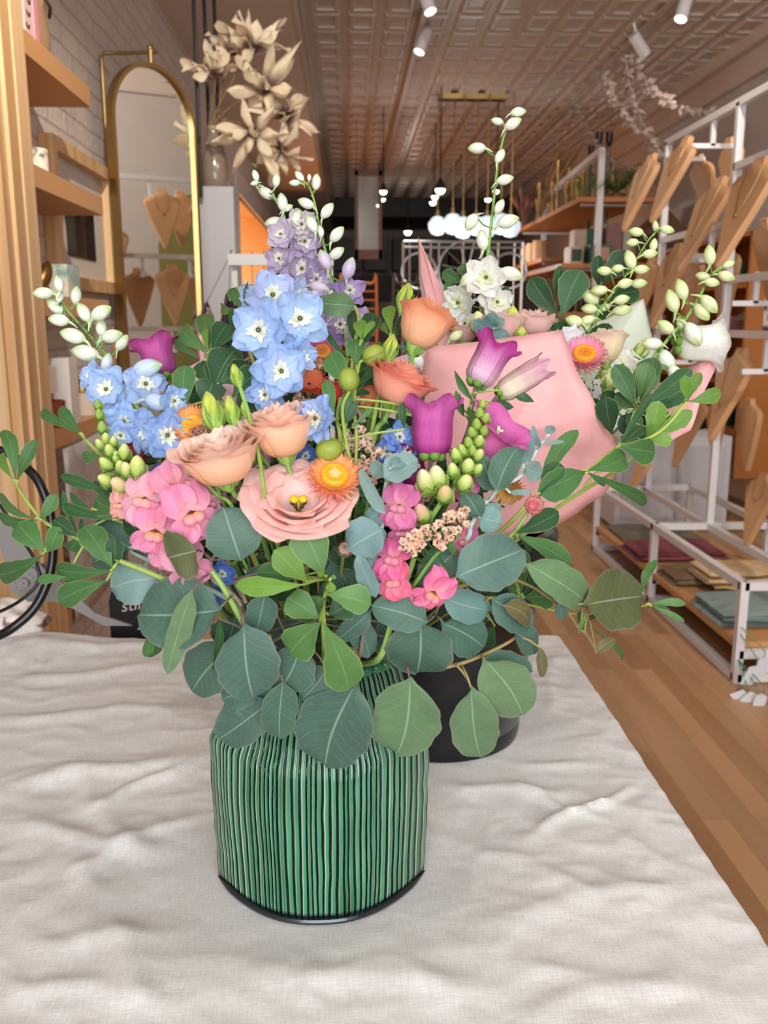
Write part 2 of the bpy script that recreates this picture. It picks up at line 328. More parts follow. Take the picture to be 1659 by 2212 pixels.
m = MB(); m.box((WR - .12, YF, ZC - .12), (WR, YB, ZC)); m.box((WR - .05, YF, ZC - .3), (WR, YB, ZC - .12)); m.box((WR - .02, YF, 0), (WR, YB, .2))
struct(m.build('trim_4', M_['tin'], smooth=False))
# track lighting
def track(x, label):
    m = MB(); m.box((x - .018, YF + .1, ZC - .055), (x + .018, 15, ZC - .03))
    tag(m.build('light_track', M_['tin'], smooth=False), label, 'light track', 'ceiling light tracks')
def can(p, d, name_label, power=25, on=True, L=.17, r=.042):
    d = V(d).normalized(); p = V(p); t = thing('track_spotlight', p, name_label, 'spotlight', 'white track spotlights')
    back = p - d * L
    m = MB(); m.lathe([(.001, 0), (r * .9, 0), (r, .012), (r, L), (r * .9, L), (r * .86, L - .02)], back, d, 20); m.build('lamp_housing', M_['white'], t)
    m = MB(); m.lathe([(.0005, L - .018), (r * .87, L - .019)], back, d, 20); m.build('lamp_lens', M_['lamp'] if on else M_['dark'], t)
    m = MB(); m.tube([back + d * .07, V((back.x, back.y, ZC - .03))], .009, 6); m.build('mount_stem', M_['white'], t)
    if on and power: spot('spot_beam', p + d * .012, p + d * 3, power * 1.7)
track(aZ(868, 220, ZC - .04).x, 'narrow ceiling light track above the vase, carrying two lit spotlights')
track(aZ(1350, 102, ZC - .04).x, 'narrow ceiling light track nearer the leaf garland')
can(aZ(930, 26, ZC - .2), (.3, -.30, -.95), 'lit white track spotlight cut by the top edge above the vase', 28)
can(aZ(905, 113, ZC - .2), (-.35, -.25, -.85), 'lit white track spotlight, lower of the pair over the vase', 28)
can(aZ(1470, 42, ZC - .2), (-.3, -.25, -.9), 'lit white track spotlight over the jewellery rack', 28)
can(aZ(1395, 118, ZC - .22), (.75, .35, -.75), 'unlit looking white track spotlight turned away beside the garland', 10, False)
spot('added_downlight', (.1, .35, ZC - .2), (.15, 1.15, .9), 26, (1, .95, .88), 70)  # unseen spot added above the table for top shading
spot('added_downlight_2', (1.3, .5, ZC - .2), (1.3, 2.4, 0), 60, (1, .95, .88), 90)  # second added spot, no fixture, aimed at the floor past the table
spot('added_wash_spot', (1.6, 1.0, ZC - .2), (1.8, 4.5, 1.5), 170, size=95)  # added unseen spot, not on a track, brightens the rack side
spot('added_wash_spot_2', (-.1, 1.2, ZC - .2), (-.7, 3.8, 2.2), 330, size=80)  # added unseen wash for the brick wall and dried magnolias
spot('added_wash_spot_3', (1.3, 3.4, ZC - .2), (WR, 4.9, 2.5), 150, size=100)  # added unseen spot to light the right wall seen in the mirror
for (px, py, y, sz) in ((951, 409, 8.6, .045), (940, 424, 10.2, .04), (935, 437, 11.8, .04), (828, 413, 9.5, .035), (827, 430, 11.2, .03), (818, 443, 12.6, .03), (1054, 430, 10.5, .035), (1072, 412, 9.2, .03), (881, 500, 15, .06)):
    p = aY(px, py, y); lamp = thing('pendant_bulb' if py == 500 else 'ceiling_lamp', p, {951: 'brightest small lit lamp in the dark ceiling row', 940: 'second small lit lamp below the brightest one', 935: 'lowest small lit lamp of the row beside the globes', 828: 'small lit lamp beside the top of the hanging wood frame', 827: 'faint lamp just below the one beside the wood frame', 818: 'faintest lamp against the hanging wood frame edge', 1054: 'small lit lamp beside the white delphinium stem', 1072: 'tiny lit lamp above and past the white delphinium stem', 881: 'single glowing bulb over the back counter'}[px], 'lamp', None if py == 500 else 'small lamps far down the shop')
    m = MB(); m.ball(p, sz, 12); m.build('bulb', M_['lamp'], lamp)
    m = MB(); m.lathe([(sz * .3, sz * 2.2), (sz * 1.05, .4 * sz), (sz * 1.1, 0)], p, (0, 0, 1), 12); m.tube([p + V((0, 0, sz * 2)), (p.x, p.y, ZC - .02)], .006, 5); m.build('lamp_housing', M_['dark'], lamp)
glow('far_lamps', aY(950, 500, 9.0) - V((0, .6, .3)), 14)
glow('back_lamps', (1.0, 14, 2.6), 6)
# ---------------------------------------------------------------- table and cloth
TZ = .76
TX1 = (aZ(1200, 1380, TZ).x + aZ(1655, 2060, TZ).x) / 2; TY1 = aZ(1100, 1378, TZ).y
t = thing('table', (0, .9, 0), 'table under the wrinkled off-white linen cloth', 'table')
m = MB(); m.box((-.96, .22, TZ - .04), (TX1 - .012, TY1 - .012, TZ - .008)); m.build('table_top', M_['pine'], t, smooth=False)
for sx in (-.9, TX1 - .1):
    for sy in (.3, TY1 - .1): m = MB(); m.box((sx - .03, sy - .03, 0), (sx + .03, sy + .03, TZ - .04)); m.build('leg', M_['pine'], t, smooth=False)
def fold(p, a, b_, w_, h_, tap=True):
    a, b_ = V(a), V(b_); d = b_ - a; L = d.length; d /= L; q = V((p.x, p.y)) - a; u = q.dot(d) / L; wob = .006 * math.sin(u * 9 + a.x * 30)
    s = (q.x * d.y - q.y * d.x) + wob
    k = sm(-.1, .25, u) * sm(1.1, .7, u)
    return h_ * k * math.exp(-(s / w_) ** 2)
FO = []
def pf(x0, y0, x1, y1, w_, h_): a = aZ(x0, y0, TZ); b_ = aZ(x1, y1, TZ); FO.append(((a.x, a.y), (b_.x, b_.y), w_, h_))
for q in ((1380, 1700, 1130, 1810, .007, .006), (1300, 1660, 980, 1640, .010, .004), (0, 1700, 460, 1640, .022, .009), (0, 1780, 420, 1860, .016, .006), (120, 1900, 430, 1760, .012, .005), (0, 1560, 440, 1530, .02, .006), (0, 1480, 400, 1440, .02, .007), (0, 1420, 380, 1400, .02, .008), (150, 1660, 380, 1960, .014, .004),
          (930, 1800, 1350, 1960, .012, .004), (1000, 2000, 1500, 1900, .016, .004), (250, 1990, 330, 2212, .014, .005), (60, 2050, 420, 2010, .015, .004), (480, 2080, 1100, 2150, .018, .004), (1100, 2200, 1500, 2100, .014, .004), (0, 2130, 330, 2160, .012, .004), (950, 1700, 1240, 1720, .012, .004), (1180, 1560, 1200, 1400, .01, .003),
          (1350, 1800, 1440, 1900, .01, .004), (640, 2050, 700, 2200, .01, .003), (860, 2060, 1000, 2200, .012, .003), (180, 1830, 200, 2050, .012, .004), (1080, 1690, 1330, 1790, .006, .004), (960, 1860, 1180, 1850, .008, .003), (420, 1650, 180, 1760, .01, .006)): pf(*q)
VX = aY(694, 1800, .889).x
def clothz(x, y):
    p = V((x, y, 0)); h = 0
    for f in FO: h += fold(p, *f)
    q = V((x * 3.2, y * 5.5, 0)); h += .0030 * (1 - abs(noise.noise(q + V((0, noise.noise(q * .6) * 1.5, 3))))) ** 4
    h += .0018 * (1 - abs(noise.noise(V((x * 13 + y * 5, y * 16 - x * 4, 5))) * 1.6)) ** 2
    h += .0014 * (1 - abs(noise.noise(V((x * 9 - y * 14, y * 22 + x * 12, 15)))) * 2.2) ** 3 * (noise.noise(V((x * 4, y * 4, 31))) > -.1) if False else .0011 * max(0, 1 - abs(noise.noise(V((x * 9 - y * 14, y * 20 + x * 12, 15)))) * 5) * sm(-.15, .3, noise.noise(V((x * 4, y * 4, 31))))
    h += .0012 * noise.noise(V((x * 32, y * 40, 9)))
    flat = sm(.9, 2.2, math.hypot((x - VX) / .13, (y - .889) / .085)); flat2 = sm(.9, 1.9, math.hypot(x - .131, y - 1.263) / .125)
    return TZ + .001 + h * (.12 + .88 * min(flat, flat2))
NX, NY = 330, 300
def cf(a, b_):
    L1, L2 = .50, .35        # how far the cloth hangs over the side and the far end
    x = -.985 + a * (TX1 + .985 + L1); y = .2 + b_ * (TY1 - .2 + L2); z = clothz(min(x, TX1), min(y, TY1)); r_ = .012
    e = max(0, y - TY1)
    far = .02 * sm(-.2, -.75, x) * sm(TY1 - .2, TY1, y) * (1 - sm(TY1 + .02, TY1 + .1, y))     # bunched roll along the far edge
    z += far + .012 * math.sin(x * 19) * far / .03
    if x > TX1:
        d = x - TX1; k = math.sin(y * 14 + 1) * .012 + math.sin(y * 33) * .004
        if d < r_ * 1.57: x = TX1 + r_ * math.sin(d / r_) - .0; z -= r_ * (1 - math.cos(d / r_))
        else: x = TX1 + r_ + k * sm(0, .3, d) + .02 * sm(0, .4, d); z -= d - r_ * .57
    if e > 0:
        k = math.sin(x * 16) * .01
        if e < r_ * 1.57: y = TY1 + r_ * math.sin(e / r_); z -= r_ * (1 - math.cos(e / r_))
        else: y = TY1 + r_ + k * sm(0, .3, e); z -= e - r_ * .57
    return (x, y, z)
def linenmat():
    m, nt, b = newmat('linen'); L = nt.links.new; tc = NN(nt, 'ShaderNodeTexCoord')
    hs = []
    for sc_ in ((900, 60, 60), (60, 900, 60)):
        mp = NN(nt, 'ShaderNodeMapping'); mp.inputs['Scale'].default_value = sc_; L(tc.outputs['Object'], mp.inputs[0])
        nz = NN(nt, 'ShaderNodeTexNoise'); nz.inputs['Scale'].default_value = 1; nz.inputs['Detail'].default_value = 2; L(mp.outputs[0], nz.inputs['Vector']); hs.append(nz.outputs['Fac'])
    ad = NN(nt, 'ShaderNodeMath', operation='ADD'); L(hs[0], ad.inputs[0]); L(hs[1], ad.inputs[1])
    cr = NN(nt, 'ShaderNodeMapRange'); cr.inputs[1].default_value = .6; cr.inputs[2].default_value = 1.4; L(ad.outputs[0], cr.inputs[0])
    mx = NN(nt, 'ShaderNodeMix', data_type='RGBA'); mx.inputs[6].default_value = (*hexc('#c2c0bd'), 1); mx.inputs[7].default_value = (*hexc('#dedcda'), 1); L(cr.outputs[0], mx.inputs[0])
    L(mx.outputs[2], b.inputs['Base Color']); b.inputs['Roughness'].default_value = .85; b.inputs['Specular IOR Level'].default_value = .2
    bp = NN(nt, 'ShaderNodeBump'); bp.inputs['Strength'].default_value = .35; bp.inputs['Distance'].default_value = .0006; L(ad.outputs[0], bp.inputs['Height'])
    n3 = NN(nt, 'ShaderNodeTexNoise'); n3.inputs['Scale'].default_value = 22; n3.inputs['Detail'].default_value = 6; n3.inputs['Distortion'].default_value = .8; L(tc.outputs['Object'], n3.inputs['Vector'])
    b2 = NN(nt, 'ShaderNodeBump'); b2.inputs['Strength'].default_value = .36; b2.inputs['Distance'].default_value = .004; L(n3.outputs['Fac'], b2.inputs['Height']); L(bp.outputs['Normal'], b2.inputs['Normal']); L(b2.outputs['Normal'], b.inputs['Normal'])
    return m
m = MB(); m.grid(cf, NX, NY)
tag(m.build('tablecloth', linenmat()), 'wrinkled off-white linen cloth covering the whole table', 'tablecloth')
# ---------------------------------------------------------------- green ribbed vase
VX, VY = aY(694, 1800, .889).x, .889
VB = TZ + .0035
def hw(h):
    pr = [(0, .1125), (.03, .1135), (.08, .1150), (.13, .1165), (.165, .1160), (.185, .108), (.21, .096), (.235, .088), (.250, .0825)]
    for (a, x), (b_, y) in zip(pr, pr[1:]):
        if h <= b_: t_ = (h - a) / (b_ - a); t_ = t_ * t_ * (3 - 2 * t_) * .5 + t_ * .5; return x + (y - x) * t_
    return pr[-1][1]
def hd(h): return .080 + .004 * math.sin(PI * min(1, h / .2)) - .036 * sm(.15, .250, h)
rv = random.Random(4)
NS = 40; cuts = [0]
for i in range(NS): cuts.append(cuts[-1] + rv.uniform(.6, 1.4))
cuts = [c / cuts[-1] for c in cuts]; dep_ = [rv.uniform(.7, 1.0) for _ in range(NS)]; pal = [rv.random() for _ in range(NS)]; tone = [rv.random() for _ in range(NS)]
CG = [hexc(x) for x in ('#06201c', '#0f5a36', '#468c68', '#d3e5c8')]
def stripe(s01, h):
    u = s01 + .0075 * noise.noise(V((s01 * 10, h * 14, 1))) + .002 * noise.noise(V((s01 * 40, h * 45, 7)))
    u = min(.99999, max(0, u)); i = 0
    lo, hi = 0, NS
    while hi - lo > 1:
        mid = (lo + hi) // 2
        if cuts[mid] <= u: lo = mid
        else: hi = mid
    t_ = (u - cuts[lo]) / (cuts[lo + 1] - cuts[lo]); return lo, t_
def vase_surf(front):
    def fn(a, b_):
        h = b_ * .250; lo, t_ = stripe(a, h); s = a * 2 - 1
        ht = -.0016 * math.exp(-((t_ - .0) / .13) ** 2) - .0016 * math.exp(-((t_ - 1) / .13) ** 2) + .0011 * math.exp(-((t_ - .28) / .12) ** 2) + .0006 * math.exp(-((t_ - .75) / .15) ** 2)
        y = hd(h) * (1 - abs(s) ** 2.3) + ht * (1 - abs(s) ** 8) + .0012 * noise.noise(V((s * 4, h * 20, 2)))
        x = s * (hw(h) + .0016 * noise.noise(V((3 * (1 if s > 0 else -1), h * 40, 0))) * sm(.8, 1, abs(s)))
        dz = -.004 * (1 - abs(s)) * (1 - b_) * 0
        top = .006 * (1 - s * s) * sm(.8, 1, b_) * 0
        return (VX + x, VY + (-y if front else y), VB + h + dz + top)
    def col(a, b_):
        h = b_ * .250; lo, t_ = stripe(a, h)
        g = mix(CG[1], CG[2], .25 + .55 * tone[lo] + .35 * noise.noise(V((a * 9, h * 25, 4))))
        c = mix(g, CG[3], math.exp(-((t_ - .27) / .10) ** 2) * (.25 + .65 * pal[lo]))
        c = mix(c, CG[3], .25 * math.exp(-((t_ - .78) / .08) ** 2) * pal[(lo + 3) % NS])
        c = mix(c, CG[0], min(1, 1.6 * (math.exp(-((t_) / .24) ** 2) + math.exp(-((t_ - 1) / .20) ** 2)) * dep_[lo]))
        if h < .009 + .0012 * noise.noise(V((a * 20, 0, 0))): c = hexc('#0a1418')
        if h < .0022: c = hexc('#d9cfba')
        return c
    return fn, col
m = MB()
for fr in (True, False):
    fn, col = vase_surf(fr); n_ = 660 if fr else 200
    m.grid(fn, n_, 64 if fr else 30, col)
    i0 = len(m.f) - n_ * (64 if fr else 30)
    if not fr: m.f[i0:] = [tuple(reversed(f)) for f in m.f[i0:]]
def rimc(s, fr, k): return (VX + s * hw(.250) * k, VY + (-1 if fr else 1) * hd(.250) * (1 - abs(s) ** 2.3) * k)
vs = []; n_ = 40
ringo = [rimc(-1 + 2 * i / n_, True, 1) for i in range(n_)] + [rimc(1 - 2 * i / n_, False, 1) for i in range(n_)]
for k, z in ((1, VB + .250), (.93, VB + .252), (.90, VB + .25), (.88, VB + .05)):
    vs += [(VX + (p[0] - VX) * k, VY + (p[1] - VY) * (k if k > .95 else k * .9), z) for p in ringo]
m.add(vs, [(r_ * 80 + i, r_ * 80 + (i + 1) % 80, r_ * 80 + 80 + (i + 1) % 80, r_ * 80 + 80 + i) for r_ in range(3) for i in range(80)], CG[1])
mv, nt, b = newmat('green_glaze'); at = NN(nt, 'ShaderNodeAttribute'); at.attribute_name = 'Col'; nt.links.new(at.outputs['Color'], b.inputs['Base Color']); b.inputs['Roughness'].default_value = .22; b.inputs['Coat Weight'].default_value = .35; b.inputs['Coat Roughness'].default_value = .08
vt = thing('ribbed_vase', (VX, VY, VB), 'green glazed ceramic vase with vertical ribs and black foot, holding the mixed bouquet', 'vase')
m.build('vase_body', mv, vt)
base_ = [rimc(-1 + 2 * i / n_, True, 1) for i in range(n_ + 1)]
m = MB(); ring = []
for i in range(81):
    s = -1 + 2 * i / 80; ring.append((VX + s * (hw(0) + .001), VY - (hd(0) + .0015) * (1 - abs(s) ** 2.3), VB + .003))
m.tube(ring, lambda q: .0004 + .0032 * min(1, 14 * q, 14 * (1 - q)), 8, hexc('#0b1519')); m.build('foot_rim', mv, vt)
L_ = 0
for fr in (True, False):
    for i in range(17):
        s = -.96 + 1.92 * i / 16; p = rimc(s, fr, .985)
        m = MB(); m.ball((p[0], p[1], VB + .250), .0066, 14, mix(CG[1], CG[2], .25 + .4 * rv.random())); m.build('bead', mv, vt)
# ---------------------------------------------------------------- black bucket
BX, BY = .131, 1.263
bt = thing('flower_bucket', (BX, BY, TZ + .004), 'black plastic bucket standing behind the green vase', 'bucket')
m = MB(); m.lathe([(.001, .004), (.119, .004), (.121, .0), (.123, .012), (.1215, .022), (.123, .024), (.150, .285), (.148, .285), (.120, .03), (.001, .03)], (BX, BY, TZ + .003), n=64); m.build('bucket_body', mat('black_plastic', hexc('#090b10'), .2, coat=.2), bt)
m = MB(); m.lathe([(.150, .275), (.166, .277), (.169, .285), (.169, .306), (.164, .312), (.152, .312), (.149, .29)], (BX, BY, TZ + .003), n=64)
for i in range(16):
    a = 2 * PI * i / 16; d = V((math.cos(a), math.sin(a), 0)); q = V((BX, BY, TZ + .003)); m.bar(q + d * .153 + V((0, 0, .235)), q + d * .158 + V((0, 0, .28)), .003)
m.build('bucket_rim', bpy.data.materials['black_plastic'], bt)
# ================================================================ shelving unit, mirror, frame on the brick side
t = thing('shelving_unit', (-.9, 2.55, 0), 'tall pine shelving unit with open shelves against the brick wall', 'shelving unit')
m = MB(); m.box((WL + .002, 2.28, 0), (-.81, 2.475, ZS - .002)); m.box((-.812, 2.325, 0), (-.800, 2.385, ZS - .002)); m.box((-.812, 2.395, 0), (-.797, 2.475, ZS - .002)); m.box((WL + .01, 2.268, 0), (-.835, 2.28, ZS - .002)); m.build('upright_post', M_['pine'], t, smooth=False)
SH = [(2.072, .057, 3.08), (1.752, .055, 3.15), (1.425, .055, 3.15), (1.06, .045, 3.07), (.55, .045, 3.1)]
for z, th, y1 in SH:
    m = MB(); m.box((WL + .002, 2.475, z - th), (-.8, y1, z)); m.build('shelf', M_['shelfwood'], t, smooth=False)
m = MB(); m.box((WL + .01, 2.1, 2.30), (-.86, 2.265, 2.36)); tag(m.build('wooden_bracket', M_['pine'], smooth=False), 'short pine bracket at the top of the shelving post', 'bracket')
def simple(name, m, mt, label, cat, group=None, smooth=True, origin=None): return tag(m.build(name, mt, smooth=smooth, origin=origin), label, cat, group)
# books and bag on the top shelf
N0 = set(C.objects)
zz = 2.073
m = MB(); m.box((WL + .02, 2.42, zz), (-.815, 2.45, zz + .3), hexc('#ece4dc')); simple('book', m, M_['paint'], 'white slim book at the post end of the top shelf', 'book', 'books on the top shelf', False)
m = MB(); m.box((WL + .02, 2.452, zz), (-.815, 2.515, zz + .3), hexc('#dcb6b0')); bk = MB()
t = thing('book', (-.9, 2.48, zz), 'pale pink book with orange leaf pattern on the top shelf', 'book', 'books on the top shelf'); m.build('book_cover', M_['paint'], t, smooth=False)
for k in range(9):
    c = V((-.8145, 2.47 + .03 * ((k * 7) % 3) / 3, zz + .02 + k * .032)); q = V((0, .012, .014 * (1 if k % 2 else -1)))
    for s in (-1, 1): bk.add([c, c + V((0, s * .012, .004)), c + V((0, s * .018, .016)), c + V((0, s * .004, .013))], [(0, 1, 2, 3), (3, 2, 1, 0)], hexc('#d9562c'))
bk.build('leaf_pattern', M_['paint'], t)
m = MB(); m.box((WL + .02, 2.517, zz), (-.812, 2.55, zz + .3), hexc('#d88b98')); simple('book', m, M_['paint'], 'solid rose pink book beside the leaf patterned one', 'book', 'books on the top shelf', False)
m = MB(); m.grid(lambda a, b_: (-.905 + .085 * math.cos(2 * PI * a) * (1 + .06 * math.sin(9 * b_ + 4 * a)), 2.645 + .07 * math.sin(2 * PI * a) * (1 + .08 * math.sin(14 * b_)), zz + b_ * .3 + .006 * math.sin(20 * a)), 24, 20, hexc('#8a6a4d'), closed=True); m.tube([(-.82 , 2.6, zz + .16), (-.81, 2.66, zz + .13), (-.83, 2.71, zz + .12)], .005, 6, hexc('#5c4430')); simple('fabric_bag', m, M_['fabric'], 'crumpled brown fabric bag on the top shelf', 'bag')
# candle tumbler on the second shelf
def cyl(name, c, r, h, col, mt, label, cat, group=None, taper=1, lid=None, n=24):
    c = V(c); t = thing(name, c, label, cat, group); m = MB(); m.lathe([(.001, 0), (r * taper, 0), (r, h * .12), (r, h), (r * .9, h), (r * .88, h * .92), (.001, h * .9)], c, n=n, col=col); m.build(name + '_body' if not name.endswith('jar') else 'glass_body', mt, t)
    if lid: m = MB(); m.lathe([(.001, h + .012), (r * 1.02, h + .012), (r * 1.04, h + .01), (r * 1.04, h - .012), (r * .98, h - .012)], c, n=n, col=lid); m.build('lid', M_['brass'], t)
    return t
m_speck = mat('speckled_ceramic', hexc('#d8cdb8'), .3); 
def speckmat(name, a, b_, c, s):
    m, nt, b = newmat(name); tc = NN(nt, 'ShaderNodeTexCoord'); nz = NN(nt, 'ShaderNodeTexNoise'); nz.inputs['Scale'].default_value = s; nz.inputs['Detail'].default_value = 5; nt.links.new(tc.outputs['Object'], nz.inputs['Vector'])
    cr = NN(nt, 'ShaderNodeValToRGB'); e = cr.color_ramp.elements; cr.color_ramp.interpolation = 'EASE'; e[0].position = .38; e[0].color = (*a, 1); e[1].position = .62; e[1].color = (*c, 1); k = e.new(.48); k.color = (*b_, 1)
    nt.links.new(nz.outputs['Fac'], cr.inputs[0]); nt.links.new(cr.outputs[0], b.inputs['Base Color']); b.inputs['Roughness'].default_value = .4; return m
m_speck = speckmat('speckled_ceramic', hexc('#6f6a5c'), hexc('#d9cfbd'), hexc('#dcd2c2'), 26)
m_teal = speckmat('teal_marbled', hexc('#7f988c'), hexc('#a9b7aa'), hexc('#cdbfae'), 24)
m_marb = speckmat('brown_veined_cloth', hexc('#6d4a45'), hexc('#d8cdc6'), hexc('#e3dbd5'), 28)
cyl('candle_tumbler', (-.868, 2.62, 1.753), .033, .075, (.5,) * 3, m_speck, 'speckled ceramic candle tumbler on the second shelf', 'candle')
cyl('candle_tumbler', (-.93, 2.44, 1.753), .04, .12, (.5,) * 3, m_speck, 'taller pale tumbler half hidden by the post on the second shelf', 'candle')
# third shelf: carved bird and boxes
bp = V((-.865, 2.56, 1.426)); m = MB()
m.tube(smooth_path([bp + V((-.02, -.01, .012)), bp + V((0, 0, .03)), bp + V((.01, .02, .06)), bp + V((.012, .04, .085)), bp + V((.01, .055, .098))], 5), lambda t_: .004 + .017 * math.sin(PI * min(1, t_ * 1.1 + .02)) ** .7, 10); m.lathe([(.001, 0), (.02, 0), (.018, .006), (.001, .008)], bp); simple('bird_ornament', m, mat('antique_brass', hexc('#7b5a2e'), .35, .8), 'small dark brass bird ornament on the third shelf', 'ornament')
m = MB(); m.box((-.93, 2.66, 1.426), (-.815, 2.78, 1.52)); simple('marbled_box', m, m_teal, 'sea green marbled box on the third shelf beside the bird', 'box', smooth=False)
m = MB(); m.box((-.96, 2.4, 1.426), (-.84, 2.5, 1.51)); simple('marbled_box', m, m_teal, 'sea green marbled box on the third shelf against the post', 'box', smooth=False)
# fourth shelf: jars, bell, little white box
glassy = mat('jar_glass', hexc('#c4c4bc'), .15); wax = mat('red_wax_jar', hexc('#7d2f22'), .25)
for x, y, r, h, mt, lb in ((-.90, 2.46, .045, .19, glassy, 'tall clear jar with brass lid on the lower shelf, closest to the post'), (-.93, 2.60, .036, .11, glassy, 'clear jar with brass lid standing behind the rust red jar'), (-.88, 2.68, .034, .105, glassy, 'pale jar with brass lid between the red jar and the cream jar'), (-.855, 2.86, .042, .085, mat('cream_jar', hexc('#cfc0ad'), .3), 'cream squat jar with brass lid at the shelf end'), (-.845, 2.52, .038, .075, wax, 'rust red glass jar beside the brass snuffer')):
    cyl('storage_jar', (x, y, 1.061), r, h, (.5,) * 3, mt, lb, 'jar', 'jars on the lower shelf', lid=None if mt is wax else hexc('#b39248'))
for x, y, s, lb in ((-.84, 2.475, (.02, .03, .06), 'small white boxed card on the lower shelf by the tall jar'), (-.83, 2.60, (.03, .04, .16), 'tall white carton with small print standing on the lower shelf')):
    m = MB(); m.box((x - s[0], y - s[1], 1.061 + (.1 if y < 2.5 else 0)), (x + s[0], y + s[1], 1.061 + s[2] * 1.2 + (.1 if y < 2.5 else 0)), hexc('#d9cfc6')); 
    for k in range(3): m.box((x - s[0] * .5, y - s[1] - .0006, 1.09 + k * .018 + (.1 if y < 2.5 else 0)), (x + s[0] * .5, y - s[1], 1.093 + k * .018 + (.1 if y < 2.5 else 0)), hexc('#6b605a'))
    simple('product_carton', m, M_['paint'], lb, 'box', smooth=False)
q = V((-.822, 2.60, 1.061)); t = thing('candle_snuffer', q, 'brass cone candle snuffer lying on the lower shelf', 'candle snuffer')
m = MB(); m.lathe([(.022, 0), (.021, .004), (.013, .03), (.005, .055), (.001, .06)], q); m.build('snuffer_cone', M_['brass'], t)
m = MB(); m.tube([q + V((0, 0, .055)), q + V((-.02, -.06, .035)), q + V((-.04, -.12, .012))], .003, 6); m.build('handle', M_['brass'], t)
for k, (y0, y1, z0, z1, c, lb) in enumerate(((2.42, 3.05, .70, 1.01, '#b9b0aa', 'grey mottled paper sheet hanging under the lower shelf'), (2.5, 2.9, 1.2, 1.37, '#cdbcb4', 'pale printed card leaning behind the jars'))):
    m = MB(); m.grid(lambda a, b_: ((-.79 if k == 0 else -.97) + .004 * math.sin(a * 7) + .003 * math.sin(b_ * 9), y0 + (y1 - y0) * a, z0 - (.2 if k == 0 else 0) + (z1 - z0 + (.2 if k == 0 else 0)) * b_), 16, 10, hexc(c)); mm = simple('wrapping_sheet' if k == 0 else 'printed_card', m, speckmat('mottled_paper', hexc('#a39a95'), hexc('#b9b0aa'), hexc('#c4bab3'), 14) if k == 0 else M_['paint'], lb, 'paper')
    md = mm.modifiers.new('th', 'SOLIDIFY'); md.thickness = .003
for o in C.objects:
    if o not in N0 and o.parent is None: o.location.y += .10
# framed picture on the wall
t = thing('picture_frame', (WL + .03, 3.4, 1.47), 'pale wood picture frame with wide mat and dark picture on the brick wall', 'picture frame')
y0, y1, z0, z1, fwid = 3.16, 3.92, 1.465, 1.955, .045; x0, x1 = WL + .002, WL + .05
for a, b_ in (((x0, y0, z0), (x1, y1, z0 + fwid)), ((x0, y0, z1 - fwid), (x1, y1, z1)), ((x0, y0, z0 + fwid), (x1, y0 + fwid, z1 - fwid)), ((x0, y1 - fwid, z0 + fwid), (x1, y1, z1 - fwid))):
    m = MB(); m.box(a, b_); m.build('frame_rail', M_['pine'], t, smooth=False)
m = MB(); m.box((x0, y0 + fwid, z0 + fwid), (x0 + .012, y1 - fwid, z1 - fwid), hexc('#cfc8c0')); m.build('mat_board', M_['paint'], t, smooth=False)
m = MB(); m.box((x0 + .012, y0 + .2, z0 + .12), (x0 + .016, y1 - .2, z1 - .12)); m.build('picture', mat('dark_print', hexc('#38302a'), .06, var=.5, vscale=6), t, smooth=False)
m = MB(); m.box((WL + .002, 3.95, 1.0), (WL + .012, 4.3, 1.33), hexc('#b77b50')); simple('art_print', m, M_['paint'], 'small terracotta coloured print pinned below the picture frame', 'picture', smooth=False)
# arched mirror hung from a wall bracket
ang = R(33); mc = aY(353, 690, 3.975); dv = V((math.sin(ang), math.cos(ang), 0)); nv = V((math.cos(ang), -math.sin(ang), 0)); mw = .238; zt = 2.372; zb = .85
mc.z = 0
t = thing('arched_mirror', (mc.x, mc.y, zb), 'tall brass framed arched mirror hanging from a wall bracket', 'mirror')
def arch(w_, top, bot, n=28):
    pts = [V((-w_, bot))] + [V((-w_ * math.cos(PI * i / n), top - w_ + w_ * math.sin(PI * i / n))) for i in range(n + 1)] + [V((w_, bot))]
    return [mc + dv * p.x + V((0, 0, p.y)) for p in pts]
ap = arch(mw - .01, zt - .01, zb + .01); m = MB(); m.add([p + nv * .004 for p in ap], [tuple(range(len(ap)))]); m.add([p - nv * .012 for p in ap], [tuple(range(len(ap) - 1, -1, -1))]); m.build('mirror_glass', M_['mirror'], t, smooth=False)
ap = arch(mw, zt, zb); ai = arch(mw - .016, zt - .016, zb + .016); m = MB(); k = len(ap); vs = []
for i in range(k): vs += [ap[i] + nv * .018, ap[i] - nv * .02, ai[i] - nv * .02, ai[i] + nv * .018]
m.add(vs, [(4 * i + j, 4 * ((i + 1) % k) + j, 4 * ((i + 1) % k) + (j + 1) % 4, 4 * i + (j + 1) % 4) for i in range(k) for j in range(4)]); m.build('brass_frame', M_['brass'], t)
top = mc + V((0, 0, zt + .005)); t = thing('mirror_bracket', (WL, 4.0, 1.0), 'thin brass wall bracket that carries the arched mirror', 'bracket')
wb = V((WL + .015, 4.0, top.z + .04)); m = MB(); m.tube(smooth_path([wb - V((0, 0, 1.6)), wb - V((0, 0, .8)), wb - V((0, 0, .08)), wb - V((0, 0, .02)), wb + V((.02, 0, 0)), wb + V((.08, 0, 0)), V((top.x + .03, top.y, wb.z))], 4), .0075, 8); m.build('bracket_rod', M_['brass'], t)
m = MB(); m.tube([top - V((0, 0, .01)), top + V((0, 0, .06))], .009, 8); m.ball(top + V((0, 0, .055)), .012, 8); m.build('hanging_pin', M_['brass'], t)
